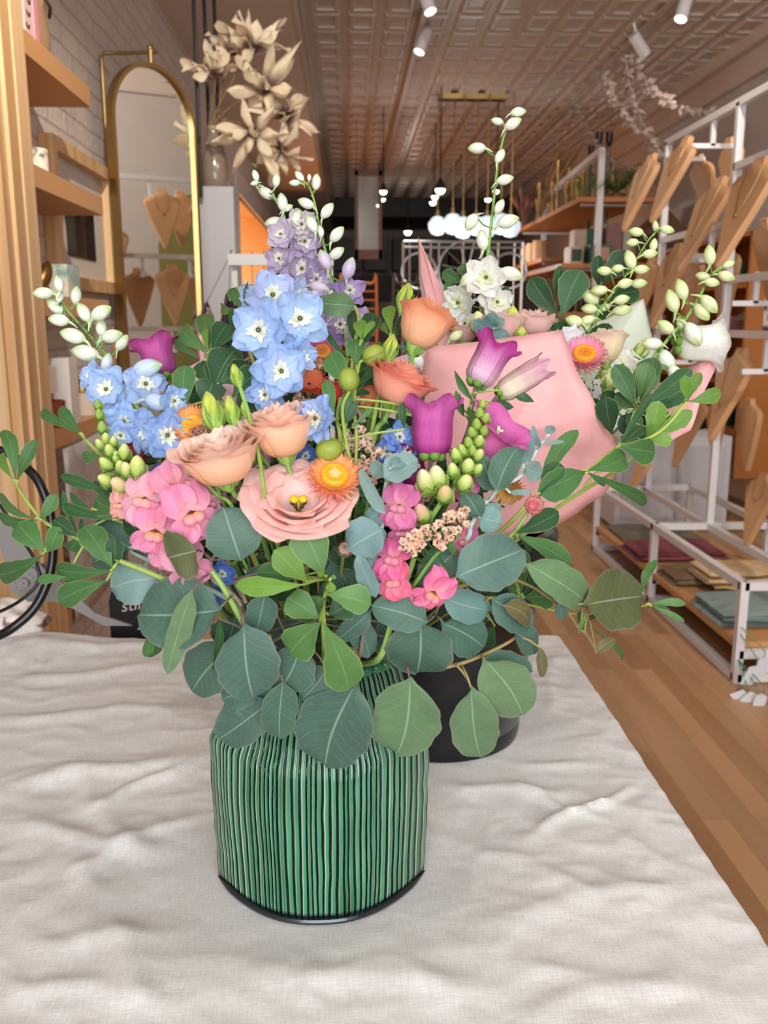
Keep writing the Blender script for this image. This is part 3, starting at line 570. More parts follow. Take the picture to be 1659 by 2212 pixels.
# white column with the glass vase of dried magnolias, black hanging rods
cx = aY(472, 500, 4.4).x; VT = aY(465, 405, 4.4).z
m = MB(); m.box((cx - .08, 4.35, 0), (cx + .08, 4.55, VT - .002), hexc('#a3a1a4')); simple('display_column', m, M_['paint'], 'slim white display column under the glass vase', 'column', smooth=False)
gv = V((cx - .012, 4.44, VT)); t = thing('glass_vase', gv, 'smoky crackled glass vase holding dried magnolia stems', 'vase')
gl, nt, b = newmat('smoky_glass'); b.inputs['Base Color'].default_value = (*hexc('#b7a290'), 1); b.inputs['Roughness'].default_value = .08; b.inputs['Transmission Weight'].default_value = .55; b.inputs['Alpha'].default_value = .85
m = MB(); m.lathe([(.001, 0), (.05, 0), (.058, .01), (.062, .05), (.058, .13), (.04, .2), (.026, .235), (.03, .27), (.027, .27), (.023, .235), (.036, .2), (.054, .13), (.058, .05), (.001, .008)], gv, n=28); m.build('vase_body', gl, t)
for k, (px, yy) in enumerate(((430, 4.3), (452, 4.6), (473, 4.7))):
    p = aY(px, 300, yy); p.z = 0; m = MB(); m.tube([(p.x, p.y, 1.2 if k else 1.9), (p.x, p.y, ZS)], .0085, 8); simple('hanging_rod', m, M_['black'], ['thin black ceiling rod closest to the mirror frame', 'thin black ceiling rod directly behind the glass vase', 'thin black ceiling rod just past the glass vase'][k], 'rod', 'black rods behind the glass vase')
def mag_petal(m, c, ax, side, L, w_, curl, c0, c1, sd):
    n = ax.cross(side).normalized(); r = random.Random(sd); tw = r.uniform(-.8, .8)
    def fn(a, b_):
        s = a * 2 - 1; w2 = w_ * (math.sin(PI * min(1, b_ ** .8 * .93 + .06))) ** .7
        p = c + ax * (L * b_ * (1 - .15 * curl * b_)) + n * (curl * L * b_ * b_ + .14 * L * (1 - s * s) * math.sin(PI * b_) + .02 * math.sin(7 * b_ + tw * 5) * s + tw * w_ * s * b_ * .6) + side * (s * w2)
        return p
    m.grid(fn, 4, 8, lambda a, b_: mix(c0, c1, sm(.15, .55, b_)))
rr = random.Random(21)
mags = [((467, 165), 1.0, (-.3, -.4, .8)), ((545, 110), 1.1, (.1, -.6, .9)), ((575, 195), 1.25, (.2, -.9, .3)), ((615, 250), 1.15, (.5, -.8, 0)), ((545, 285), 1.15, (-.1, -.8, -.5)), ((600, 320), 1.05, (.3, -.6, -.8)), ((500, 120), .8, (-.2, -.2, 1))]
labs = ['dried cream magnolia stem reaching highest over the mirror edge', 'dried cream magnolia stem at the top of the spray', 'dried cream magnolia stem with its bloom facing outward mid spray', 'dried cream magnolia stem leaning furthest over the doorway', 'dried cream magnolia stem with dark throat hanging beside the vase', 'dried cream magnolia stem drooping lowest of the spray', 'small dried magnolia stem behind the two upper blooms']
for i, ((px, py), s, d) in enumerate(mags):
    p = aY(px, py, 4.4 + rr.uniform(-.1, .1)); t = thing('magnolia_stem', gv + V((0, 0, .27)), labs[i], 'dried flower', 'dried magnolia stems in the glass vase')
    m = MB(); m.tube(smooth_path([gv + V((.004 * (i - 3), 0, .02)), gv + V((.006 * (i - 3), -.004, .26)), gv.lerp(p, .6) + V((0, 0, .14)), p], 6), .0035, 6, hexc('#8a6a45')); m.build('stem', M_['stem'], t)
    ax0 = V(d).normalized(); u = ax0.orthogonal().normalized(); v2 = ax0.cross(u)
    for k in range(11):
        a = k * 2.4 + rr.random(); op = .35 + .09 * k * .8; rad = u * math.cos(a) + v2 * math.sin(a); ax = (ax0 * math.cos(op * 1.25) + rad * math.sin(op * 1.25)).normalized(); side = ax.cross(rad).normalized() if ax.cross(rad).length > .01 else u
        m = MB(); mag_petal(m, p + rad * .004, ax, ax0.cross(rad).normalized(), .15 * s * rr.uniform(.75, 1.25), .020 * s, rr.uniform(-.5, .4), hexc('#7d5753'), jit(hexc('#f6e6c8'), rr, .08), i * 20 + k); m.build('petal', M_['petal'], t)
m = MB(); q = aY(551, 217, 4.36); m.box((q.x - .03, q.y, q.z - .028), (q.x + .03, q.y + .001, q.z + .028), hexc('#cbb093')); m.tube([(q.x, q.y, q.z + .028), (q.x + .01, q.y, q.z + .06)], .0015, 5, hexc('#cbb093')); simple('price_tag', m, M_['paint'], 'square tan paper tag hanging among the dried magnolias', 'tag')
# clothing rail with garments
ry = 3.45; z = aY(550, 560, ry).z; xa = aY(493, 560, ry).x; xb = aY(720, 560, ry).x
t = thing('clothing_rail', ((xa + xb) / 2, ry, 0), 'pale grey clothing rail with garments in front of the warm doorway', 'clothing rail')
m = MB(); m.box((xa, ry - .012, z - .022), (xb, ry + .012, z + .018), hexc('#a9aaa8')); m.build('rail_bar', M_['paint'], t, smooth=False)
for x in (xa + .02, xb - .012): m = MB(); m.box((x - .01, ry + .013, 0), (x + .01, ry + .03, z), hexc('#a9aaa8')); m.build('rail_leg', M_['paint'], t, smooth=False)
gl_ = [('#c79aa4', 'pale pink and red printed garment hanging below the mirror edge'), ('#2a2229', 'black garment next to the pink printed one'), ('#7f2f4a', 'crimson garment on the rail after the black one'), ('#5f3a5e', 'plum garment, fourth along the rail'), ('#8a5a83', 'lilac garment behind the small green sprig'), ('#2c2025', 'near black garment just before the blue florets'), ('#6d4766', 'mauve garment behind the highest blue florets'), ('#3c4a5e', 'slate blue garment at the lilac delphiniums'), ('#57304f', 'dark plum garment hanging last on the rail')]
for i, (c_, lb) in enumerate(gl_):
    x = (xa - .085) if i == 0 else xa + .0 + (i - 1) * .043; zt_ = z - .105 - .012 * (i % 2) - (.05 if i == 0 else 0); t = thing('hanging_garment', (x, ry, z - .8), lb, 'garment', 'garments on the rail'); gc = hexc(c_)
    hx = max(x, xa + .008); m = MB(); m.tube(smooth_path([(x, ry, zt_), (hx, ry, z + .016), (hx, ry + .012, z + .028), (hx, ry + .024, z + .012)], 5), .002, 6, hexc('#666666')); m.tube([(x, ry - .16, zt_ - .06), (x, ry, zt_), (x, ry + .16, zt_ - .06)], .005, 6, hexc('#33302f')); m.build('hanger', M_['paint'], t)
    m = MB(); m.grid(lambda a, b_: (x + .030 * math.cos(2 * PI * a) * (.35 + .65 * sm(1.0, .8, b_)) * (1 + .25 * math.sin(10 * PI * a + 3 * b_)), ry + .19 * math.sin(2 * PI * a) * (1 - .25 * sm(.9, 1, b_)), z - .8 + b_ * (zt_ - z + .80) - .07 * abs(math.sin(2 * PI * a)) * sm(.6, 1, b_)), 40, 20, lambda a, b_: mix(gc, hexc('#9c2c40'), .8 * sm(.1, .3, noise.noise(V((a * 5, b_ * 6, 3))))) if i == 0 else gc, closed=True); m.build('cloth_body', M_['fabric'], t)
# ================================================================ jewellery rack
RX0, RX1, RXM = 1.48, 2.04, 1.745
ys = (5.22, 4.2, 3.2); t = thing('jewellery_rack', (RXM, 4.3, 0), 'white square tube display rack with low shelf base and pinned bust forms', 'display rack')
W_ = .032
def rb(a, b_, nm='rail', w_=W_): m = MB(); m.bar(a, b_, w_); m.build(nm, M_['white'], t, smooth=False)
for y in ys:
    for x in (RX0, RX1): rb((x, y, 0), (x, y, .40), 'leg')
    for z in (.02, .115, .385): rb((RX0, y, z), (RX1, y, z))
for x in (RX0, RX1, RXM):
    for z in ((.02, .385) if x != RXM else (.385,)): rb((x, ys[2], z), (x, ys[0] + .02, z))
for y in (5.12, 4.2, 3.2):
    rb((RXM, y, .385), (RXM, y, 2.3), 'post')
for (ya, yb, z) in ((5.14, 3.2, 2.30), (4.2, 3.2, 2.03), (5.12, 4.2, 1.79), (4.2, 3.2, 1.54), (5.12, 3.2, 1.3), (5.12, 4.2, 1.0)): rb((RXM, ya, z), (RXM, yb, z))
for y, z in ((4.85, 2.30), (4.5, 2.30), (3.9, 2.03), (3.6, 2.03), (4.75, 1.79), (4.42, 1.79), (3.75, 1.28), (4.6, 1.28), (3.9, 1.56)):
    rb((RXM, y, z), (RXM, y, z - .13), 'hook_arm', .022); rb((RXM - .1, y, z - .13), (RXM + .1, y, z - .13), 'hook_arm', .022)
for ya, yb in ((5.2, 4.22), (4.18, 3.22)):
    m = MB(); m.box((RX0 - .005, yb, .132), (RX1, ya, .155)); m.build('base_shelf', M_['shelfwood'], t, smooth=False)
def bust(p, tilt, yaw, s=1.0, label='', necklace=None):
    """flat necklace bust: neck at top, shoulders, tapering to a rounded foot"""
    p = V(p); t = thing('necklace_bust', p, label, 'jewellery bust', 'wooden busts on the rack')
    hwid = [(0, .032), (.06, .034), (.10, .048), (.145, .098), (.2, .118), (.26, .116), (.4, .098), (.55, .078), (.7, .055), (.82, .036), (.92, .021), (.98, .009), (1.0, .001)]
    hwid = [(1 - (1 - a) ** 1.0, b_) for a, b_ in hwid]; Lh, th = .43 * s, .028
    M = Matrix.Translation(p) @ Matrix.Rotation(yaw, 4, 'Z') @ Matrix.Rotation(tilt, 4, 'Y')
    n = len(hwid); out = [(b_ * s, -a * Lh) for a, b_ in hwid] + [(-b_ * s, -a * Lh) for a, b_ in reversed(hwid)]
    k = len(out); vs = []
    for x, ins in ((-th / 2, .006), (-th / 2 + .006, 0), (th / 2, 0)):
        vs += [M @ V((x, y * (1 - ins * 8), z + (ins if z < -.3 else -ins))) for y, z in out]
    m = MB(); m.add(vs, [(r_ * k + i, r_ * k + (i + 1) % k, r_ * k + k + (i + 1) % k, r_ * k + k + i) for r_ in range(2) for i in range(k)] + [tuple(range(k - 1, -1, -1)), tuple(2 * k + i for i in range(k))]); m.build('bust_board', M_['bustwood'], t)
    if necklace:
        m = MB(); q = lambda y, z: M @ V((-th / 2 - .003, y * s, z * s))
        m.tube(smooth_path([q(-.045, -.05), q(-.035, -.14), q(-.005, -.26 * necklace), q(.005, -.26 * necklace), q(.035, -.14), q(.045, -.05)], 6), .0009, 5, hexc('#8a7448')); m.build('necklace', M_['brass'], t)
        m = MB(); m.ball(q(0, -.27 * necklace), .007, 8, hexc('#5e5140')); m.build('pendant', M_['brass'], t)
def bpx(x0, y0, Y, **k): p = aY(x0, y0, Y); return p
BU = [(1412, 333, 4.85, .36, .15, .95, 'narrow pale wood necklace bust at the outer top corner of the rack', .9),
      (1488, 297, 4.55, .40, .15, 1.0, 'pale wood necklace bust, highest on the top rail before the second post', .7),
      (1508, 335, 4.9, -.30, .1, .95, 'pale wood bust seen from behind between the two front top busts', None),
      (1562, 383, 4.2, .42, .15, 1.05, 'pale wood bust with long V necklace beside the second post', 1.0),
      (1578, 297, 4.75, -.1, .1, .9, 'pale wood bust hanging behind the second post at the top', None),
      (1650, 340, 3.65, .38, .2, 1.05, 'large pale wood bust with small dark clasp, top and cut by the frame edge', .85),
      (1655, 470, 4.2, -.15, .1, .9, 'shaded wood bust behind the large clasped one', None),
      (1412, 555, 4.9, .25, .15, .9, 'pale wood bust half hidden behind white delphinium buds', .6),
      (1470, 526, 4.6, .30, .15, 1.0, 'pale wood bust with tiny stud in the middle tier', .8),
      (1497, 545, 4.85, -.05, .1, .95, 'shaded wood bust behind the middle tier stud bust', None),
      (1572, 527, 4.4, -.02, .1, .95, 'shaded wood bust behind the second post in the middle tier', None),
      (1606, 752, 4.0, .30, .15, 1.0, 'large pale wood bust with round stud in the lower tier', 1.0),
      (1620, 860, 4.35, -.05, .1, .85, 'small wood bust hanging behind the lower studded one', None),
      (1512, 850, 4.75, .30, .15, .95, 'plain pale wood bust low on the rack beside the leafy branch', None),
      (1548, 862, 4.95, -.05, .1, .8, 'shaded wood bust behind the plain low one', None),
      (1655, 1022, 3.75, .2, .2, .75, 'lowest wood bust with a tiny pearl, cut by the frame edge', .6),
      (1400, 985, 5.1, .45, .1, .6, 'small wood bust showing below the pink wrap', None)]
for (px, py, Y, tl, yw, s, lb, nk) in BU: bust(aY(px, py, Y), tl, yw, s, lb, nk)
# textiles folded on the base shelf
def folded(c, sx, sy, n, cols, label, rot=0, name='folded_textile', group='folded textiles on the rack base'):
    m = MB(); c = V(c); r = random.Random(int(c.x * 999)); M = Matrix.Translation(c) @ Matrix.Rotation(rot, 4, 'Z')
    for k in range(n):
        z = k * .014; dx, dy = r.uniform(-.02, .02), r.uniform(-.02, .02)
        m.grid(lambda a, b_: M @ V((dx + (a - .5) * sx, dy + (b_ - .5) * sy, z + .013 * math.sin(PI * a) ** .2 * math.sin(PI * b_) ** .2 + .006 * noise.noise(V((a * 6, b_ * 9, k))))), 16, 18, (lambda a, b_: mix(hexc(cols[k % len(cols)]), hexc(cols[(k + 1) % len(cols)]), .5 + .5 * noise.noise(V((a * 7, b_ * 7, k))))))
    simple(name, m, M_['fabric'], label, 'textile', group)
folded((1.75, 4.98, .157), .46, .42, 2, ['#6b5a4c', '#7b8070'], 'brown and green patterned rug folded on the far base shelf')
folded((1.70, 4.55, .157), .46, .34, 3, ['#8d4a55', '#7c3d49'], 'wine red folded rug on the far base shelf')
folded((1.70, 4.08, .157), .40, .26, 3, ['#6d5a45', '#8c7355'], 'brown lace textile folded on the near base shelf')
folded((1.78, 3.92, .195), .34, .26, 5, ['#d9b887', '#c99f6d', '#e3cfa8'], 'cream and ochre striped scarves stacked on the near base shelf')
folded((1.68, 3.55, .157), .38, .34, 4, ['#7d8f8d', '#94a5a0'], 'grey blue folded cloth on the near base shelf')
# price tags dangling at the rack corner
for i, (px, py, a, l) in enumerate(((1640, 1520, .1, .085), (1620, 1510, .7, .06), (1598, 1505, 1.1, .06), (1622, 1460, .3, .09), (1648, 1440, -.2, .08))):
    p = aY(px, py, 2.98 + .03 * i); M = Matrix.Translation(p) @ Matrix.Rotation(a, 4, 'Y') @ Matrix.Rotation(.2, 4, 'X'); w_ = .022
    t = thing('paper_tag', p, ['white pointed paper tag hanging lowest at the rack corner', 'white paper tag crossing behind the lowest tag', 'white paper tag sticking out sideways over the floor', 'long white paper tag above the lowest one', 'white paper tag tight against the rack leg'][i], 'tag', 'paper tags at the rack corner')
    m = MB(); vs = [(-w_, 0, -l / 2), (w_, 0, -l / 2 + .01), (w_, 0, l * .35), (0, 0, l / 2), (-w_, 0, l * .35)]; m.add([M @ V(v) for v in vs] + [M @ (V(v) + V((0, .002, 0))) for v in vs], [(0, 1, 2, 3, 4), (9, 8, 7, 6, 5)] + [(i_, i_ + 5, (i_ + 1) % 5 + 5, (i_ + 1) % 5) for i_ in range(5)], hexc('#dcdde2')); m.build('tag_card', M_['paint'], t, smooth=False)
    m = MB(); e = M @ V((0, 0, l / 2 - .008)); m.tube(smooth_path([e, e + V((.01, .02, .03)), V((1.47, 3.17, e.z + .06 + .01 * i))], 5), .0022, 5, hexc('#3f8a6f')); m.build('tie_string', M_['paint'], t)
# ================================================================ right wall: painted green arches, wall shelves
for y, w_, h_ in ((5.38, 1.1, 1.9),):
    m = MB(); pts = [(WR - .004, y - w_ / 2, 0)] + [(WR - .004, y - w_ / 2 * math.cos(PI * i / 30), h_ + w_ / 2 * math.sin(PI * i / 30)) for i in range(31)] + [(WR - .004, y + w_ / 2, 0)]
    m.add(pts, [tuple(range(len(pts)))], hexc('#7a7844')); struct(m.build('wall_arch_painted', M_['paint'], smooth=False))
def shelfrack(name, x0, x1, y0, y1, posts, levels, label):
    t = thing(name, ((x0 + x1) / 2, (y0 + y1) / 2, 0), label, 'shelving')
    for (x, y, zt) in posts: m = MB(); m.bar((x, y, 0), (x, y, zt), .045); m.build('post', M_['white'], t, smooth=False)
    for z, xa, ya, yb in levels:
        m = MB(); m.box((xa, ya, z - .035), (x1, yb, z)); m.build('shelf', M_['orangewood'], t, smooth=False)
        for y in (ya + .15, yb - .15): m = MB(); m.box((xa + .05, y - .02, z - .05), (x1, y + .02, z - .036)); m.build('shelf_bracket', M_['white'], t, smooth=False)
    return t
# open shelf unit half way down the shop
p0 = aY(1300, 325, 7.0); p1 = aY(1178, 418, 9.6)
st_ = shelfrack('tall_shelf_unit', 1.68, 2.3, 7.0, 9.7, [(p0.x, 7.0, p0.z), (p1.x, 9.6, p0.z - .1)], [(2.26, 1.74, 7.0, 9.6), (1.90, 1.72, 8.2, 11), (1.78, 1.62, 7.0, 9.0), (1.42, 1.62, 7.0, 10.5), (1.02, 1.62, 7.0, 10.5)], 'white post shelving with stained wood shelves of brass candlesticks and boxes')
m = MB(); m.bar((p0.x, 7.0, p0.z), (p1.x, 9.6, p0.z), .045); m.build('top_rail', M_['white'], st_, smooth=False)
rs = random.Random(8)
NTH = 'first second third fourth fifth sixth seventh eighth ninth tenth eleventh twelfth thirteenth fourteenth fifteenth sixteenth seventeenth eighteenth nineteenth twentieth twenty-first twenty-second'.split()
CN = {'#8e6a4c': 'tan', '#5c463a': 'umber', '#a9927c': 'beige', '#3b302c': 'near black', '#b28c66': 'ochre', '#6a5a58': 'grey brown', '#8a7668': 'taupe', '#2c2c34': 'black', '#b3a79c': 'pale grey', '#59403a': 'dark brown', '#8b5560': 'dusty rose', '#31503f': 'bottle green', '#c0b2a4': 'cream', '#46566a': 'slate blue'}
brs = M_['brass']
for i in range(22):
    x = 1.80 + rs.uniform(0, .42); y = 7.7 + i * .08 + rs.uniform(-.02, .02); h = rs.uniform(.18, .46); m = MB()
    m.lathe([(.001, 0), (.05, 0), (.045, .012), (.012, .03), (.014, h * .4), (.009, h * .5), (.013, h * .8), (.022, h * .9), (.024, h), (.014, h)], (x, y, 2.262), n=12)
    o = m.build('brass_candlestick', brs); tag(o, ('short', 'medium', 'tall')[min(2, int((h - .18) / .094))] + ' brass candlestick on the highest stained shelf, ' + NTH[i] + ' from its front', 'candlestick', 'brass candlesticks on the top shelf')
# pampas and dried grass bundle
def tuft(name, p, n, h, spread, cols, label, cat, w_=.02, mt='stem', lean=(0, 0)):
    r = random.Random(int(p[0] * 1000)); t = thing(name, p, label, cat); p = V(p)
    m = MB()
    for i in range(n):
        a = r.uniform(0, 2 * PI); s = r.uniform(.2, 1) * spread; tip = p + V((math.cos(a) * s + lean[0], math.sin(a) * s + lean[1], h * r.uniform(.7, 1.05))); mid = p.lerp(tip, .5) + V((0, 0, .06 * h))
        m.tube(smooth_path([p, mid, tip], 4), lambda q: w_ * (.15 + .85 * math.sin(PI * min(1, .1 + q * .9)) if q > .5 else .15), 5, jit(hexc(cols[i % len(cols)]), r, .2))
    m.build('plume', M_[mt], t); return t
vz = 2.262
tuft('pampas_bundle', (1.86, 9.2, vz), 14, .75, .16, ['#a8825a', '#8a6238', '#b59a77'], 'dried pampas bundle rising above the shelf rail', 'dried grass', .022, lean=(.28, 0))
tuft('dried_flower_bundle', (1.80, 9.5, vz), 26, .42, .2, ['#7d4c48', '#9b6d50', '#5c3a3c', '#b99a86'], 'dark dried flower bundle on the high shelf corner', 'dried flowers', .018)
# fern
def fern(p, n, L, label):
    t = thing('potted_fern', p, label, 'plant'); p = V(p); r = random.Random(3)
    m = MB(); m.lathe([(.001, 0), (.06, 0), (.07, .07), (.065, .075), (.001, .07)], p, n=14, col=hexc('#6b4630')); m.build('pot', M_['paint'], t)
    for i in range(n):
        a = i * 2.4; l = L * r.uniform(.7, 1.1); d = V((math.cos(a), math.sin(a), 0)); m = MB(); up_ = r.uniform(.5, 1.2)
        pts = smooth_path([p + V((0, 0, .07)), p + d * l * .4 + V((0, 0, .07 + l * .4 * up_)), p + d * l * .9 + V((0, 0, .05 + l * .15 * up_))], 7); m.tube(pts, .002, 4, hexc('#4c6b34'))
        for k, q in enumerate(pts[2:-1]):
            sd = d.cross(V((0, 0, 1))); w_ = l * .2 * (1 - k / len(pts))
            for s in (-1, 1): m.add([q, q + sd * s * w_ + d * w_ * .3 + V((0, 0, .01)), q + d * .02], [(0, 1, 2)], jit(hexc('#7ba653'), r, .2))
        m.build('frond', M_['stem'], t)
fern(tuple(aY(1330, 441, 7.12)), 34, .40, 'feathery green fern at the end of the highest stained shelf')
# boxes and jars on the shelves
def crate(x, y, z, sx, sy, sz, c, lb, face=None):
    t = thing('gift_box', (x, y, z), lb, 'box', 'packaged gifts on the wood shelves'); m = MB(); m.box((x - sx / 2, y - sy / 2, z), (x + sx / 2, y + sy / 2, z + sz), hexc(c)); m.build('box_body', M_['paint'], t, smooth=False)
    if face: m = MB(); m.box((x - sx * .38, y - sy / 2 - .003, z + sz * .15), (x + sx * .38, y - sy / 2 - .0005, z + sz * .85), hexc(face)); m.build('box_front', M_['glossy'], t, smooth=False)
z = 1.781
crate(1.93, 7.12, z, .17, .16, .14, '#2f5d4d', 'copper fronted green box at the front of the middle shelf', '#b58876')
crate(1.76, 7.2, z, .10, .2, .13, '#c2ab97', 'cream box beside the copper fronted one', '#35443e')
crate(1.84, 7.35, z, .12, .16, .27, '#b99f8c', 'tall tan box behind the cream box')
crate(1.93, 7.3, z + .141, .11, .12, .13, '#1d5a4a', 'teal box stacked above the copper fronted box', '#2e7463')
crate(2.05, 7.2, z, .12, .16, .30, '#7d5756', 'dusky rose tall box beside the green box')
crate(2.16, 7.2, z, .06, .1, .26, '#a39a92', 'pale narrow carton at the shelf end')
crate(2.25, 7.4, z, .08, .1, .12, '#a0627a', 'small magenta box at the wall end of the shelf')
for i in range(3):
    cyl('ribbed_canister', (1.78, 8.55 + i * .3, 1.901), .07, .17, hexc('#c39568'), M_['paint'], ['turned wood canister at the front of its shelf', 'turned wood canister standing in the middle', 'turned wood canister farthest along its shelf'][i], 'canister', 'turned wood canisters')
for i in range(16):
    z = (1.421, 1.021)[i % 2]; x = 1.70 + rs.uniform(0, .45); y = 7.15 + (i // 2) * .16; c = rs.choice(['#8e6a4c', '#5c463a', '#a9927c', '#3b302c', '#b28c66', '#6a5a58'])
    cyl('shelf_vessel', (x, y, z), rs.uniform(.03, .06), rs.uniform(.08, .24), hexc(c), M_['glossy'], CN[c] + ' pottery vessel, ' + NTH[i // 2] + ' from the front of the ' + ('waist high', 'eye level')[i % 2 == 0] + ' stained shelf', 'vessel', 'pottery on the lower wood shelves', taper=rs.uniform(.5, 1))
# wall shelves seen through the jewellery rack
t = thing('wall_shelving', (2.8, 5.6, 0), 'dark brown wall shelving seen through the jewellery rack', 'shelving')
m = MB(); m.box((WR - .05, 6.02, .5), (WR - .001, 9.4, 1.95), hexc('#7c5339')); m.build('back_board', M_['orangewood'], t, smooth=False)
for z in (.62, .95, 1.28, 1.6, 1.93): m = MB(); m.box((WR - .42, 6.0, z - .03), (WR - .05, 9.5, z)); m.build('shelf', M_['orangewood'], t, smooth=False)
for y in (6.0, 7.2, 8.4, 9.5): m = MB(); m.box((WR - .42, y - .015, .3), (WR - .06, y + .015, 1.93)); m.build('side_panel', M_['orangewood'], t, smooth=False)
for i in range(42):
    z = (.621, .951, 1.281, 1.601)[i % 4]; y = 6.08 + (i // 4) * .32 + rs.uniform(0, .06); x = WR - .3 + rs.uniform(-.05, .05); c = rs.choice(['#8a7668', '#2c2c34', '#b3a79c', '#59403a', '#8b5560', '#31503f', '#c0b2a4', '#46566a'])
    if i % 3: cyl('stocked_vessel', (x, y, z), rs.uniform(.03, .055), rs.uniform(.07, .2), hexc(c), M_['glossy'], CN[c] + ' vessel, ' + NTH[i // 4] + ' place along the ' + ('lowest', 'second', 'third', 'highest')[i % 4] + ' dark wall shelf', 'vessel', 'homewares on the dark wall shelving', taper=rs.uniform(.6, 1))
    else: m = MB(); hh = rs.uniform(.08, .22); m.box((x - .06, y - .05, z), (x + .06, y + .05, z + hh), hexc(c)); m.box((x - .062, y - .04, z + hh * .3), (x - .06, y + .04, z + hh * .7), hexc('#cfc6bd')); simple('stocked_carton', m, M_['paint'], CN[c] + ' carton, ' + NTH[i // 4] + ' place along the ' + ('lowest', 'second', 'third', 'highest')[i % 4] + ' dark wall shelf', 'box', 'cartons on the dark wall shelving', smooth=False)
def house(p, s, c, lb):
    m = MB(); x, y, z = p; m.box((x - s, y - s, z), (x + s, y + s, z + s * 1.1), hexc('#4a3a30')); m.add([(x - s * 1.4, y - s * 1.3, z + s), (x - s * 1.4, y + s * 1.3, z + s), (x, y - s * 1.3, z + s * 2.3), (x, y + s * 1.3, z + s * 2.3), (x + s * 1.4, y - s * 1.3, z + s), (x + s * 1.4, y + s * 1.3, z + s)], [(0, 2, 3, 1), (2, 4, 5, 3), (0, 1, 5, 4), (0, 4, 2), (1, 3, 5)], hexc(c)); simple('little_house', m, M_['paint'], lb, 'ornament', smooth=False)
house((WR - .26, 8.3, 1.931), .16, '#6b4630', 'brown gabled wooden house on top of the dark shelving')
house((WR - .3, 6.13, 1.283), .075, '#6e6a58', 'olive grey gabled house ornament low on the shelving')
m = MB(); q = V((WR - .3, 6.5, 1.602))
for k in range(2): m.lathe([(.022, -.008), (.034, -.008), (.034, .008), (.022, .008), (.022, -.008)], q + V((0, 0, .027 + k * .055)), (1, 0, 0), 16, hexc('#d8cfc2'))
m.box((q.x - .008, q.y + .02, q.z - .005), (q.x + .008, q.y + .034, q.z + .11), hexc('#d8cfc2')); simple('letter_ornament', m, M_['paint'], 'cream standing letter ornament behind the V necklace bust', 'ornament')
m = MB(); m.grid(lambda a, b_: (2.3 + .02 * math.sin(a * 8), 4.9 + a * .12, 1.28 + b_ * .48), 8, 24, lambda a, b_: mix(hexc('#cdbdb6'), hexc('#3f3c55'), 1 if noise.noise(V((a * 4, b_ * 11, 2))) > .05 else 0)); simple('patterned_ribbon', m, M_['fabric'], 'navy and blush patterned strip hanging beyond the clasped bust', 'ribbon')
# round dark pedestal table
t = thing('pedestal_table', (2.2, 6.5, 0), 'dark round pedestal table beyond the rack base', 'table')
m = MB(); m.lathe([(.001, .0), (.3, 0), (.3, .05), (.2, .09), (.05, .12), (.045, .6), (.001, .6)], (2.2, 6.5, 0), n=28); m.build('pedestal', M_['dark'], t)
m = MB(); m.lathe([(.001, .6), (.42, .6), (.43, .62), (.42, .645), (.001, .645)], (2.2, 6.5, 0), n=32); m.build('table_top', M_['dark'], t)
# white drawer unit behind the rack base
t = thing('white_cabinet', (2.35, 6.05, 0), 'low white panelled cabinet behind the rack base', 'cabinet')
m = MB(); m.box((1.75, 5.75, .02), (2.5, 6.2, .62), hexc('#c9c8cf')); m.build('cabinet_body', M_['paint'], t, smooth=False)
for k in range(2): m = MB(); m.box((1.79 + k * .36, 5.735, .08), (2.1 + k * .36, 5.75, .56), hexc('#bfbec6')); m.build('door', M_['paint'], t, smooth=False)
# black upright lamps at the end of the tall shelf
for i, (px, py, yy) in enumerate(((1294, 300, 7.6), (1316, 300, 7.6), (1277, 328, 8.3))):
    p = aY(px, py, yy); t = thing('upright_spotlight', (p.x, p.y, 0), ['black upright spotlight taller, closer to the shelf post', 'black upright spotlight nearest the fern', 'shorter black upright spotlight behind the shelf rail'][i], 'spotlight', 'black upright spotlights')
    m = MB(); m.lathe([(.001, .05), (.028, .05), (.028, -.02), (.018, -.05), (.001, -.06)], p, n=14); m.build('lamp_head', M_['black'], t)
    m = MB(); m.tube([(p.x, p.y, p.z - .06), (p.x, p.y, 0)], .013, 6); m.build('lamp_pole', M_['black'], t)
# ---------------------------------------------------------------- chandelier
YC = 8.9; pa, pb = aY(946, 245, YC), aY(1092, 245, YC); t = thing('globe_chandelier', (pa.x * .5 + pb.x * .5, YC, 2.2), 'brass bar chandelier with faceted glowing glass globes', 'chandelier')
m = MB(); m.box((pa.x, YC - .06, ZC - .075), (pb.x, YC + .06, ZC - .03)); m.build('ceiling_bar', M_['brass'], t, smooth=False)
for i, (px, py, s) in enumerate(((945, 488, .088), (978, 484, .1), (1000, 492, .1), (1028, 488, .09), (1052, 490, .1), (1082, 484, .1), (1103, 490, .098))):
    p = aY(px, py, YC - .15 + .3 * (i % 2)); m = MB(); m.lathe([(.02, s), (s * .55, s * .85), (s, s * .25), (s * .95, -s * .3), (s * .6, -s * .85), (.001, -s)], p, n=7, col=(.8,) * 3)
    g = m.build('glass_globe', M_['globe'], t, smooth=False)
    m = MB(); m.tube([p + V((0, 0, s)), V((p.x, p.y, ZC - .05))], .006, 6); m.lathe([(.001, s + .05), (.02, s + .05), (.025, s - .01)], p, n=10); m.build('pendant_rod', M_['brass'], g)
glow('chandelier_light', aY(1030, 520, YC) - V((0, 0, .12)), 10, (.95, .97, 1))
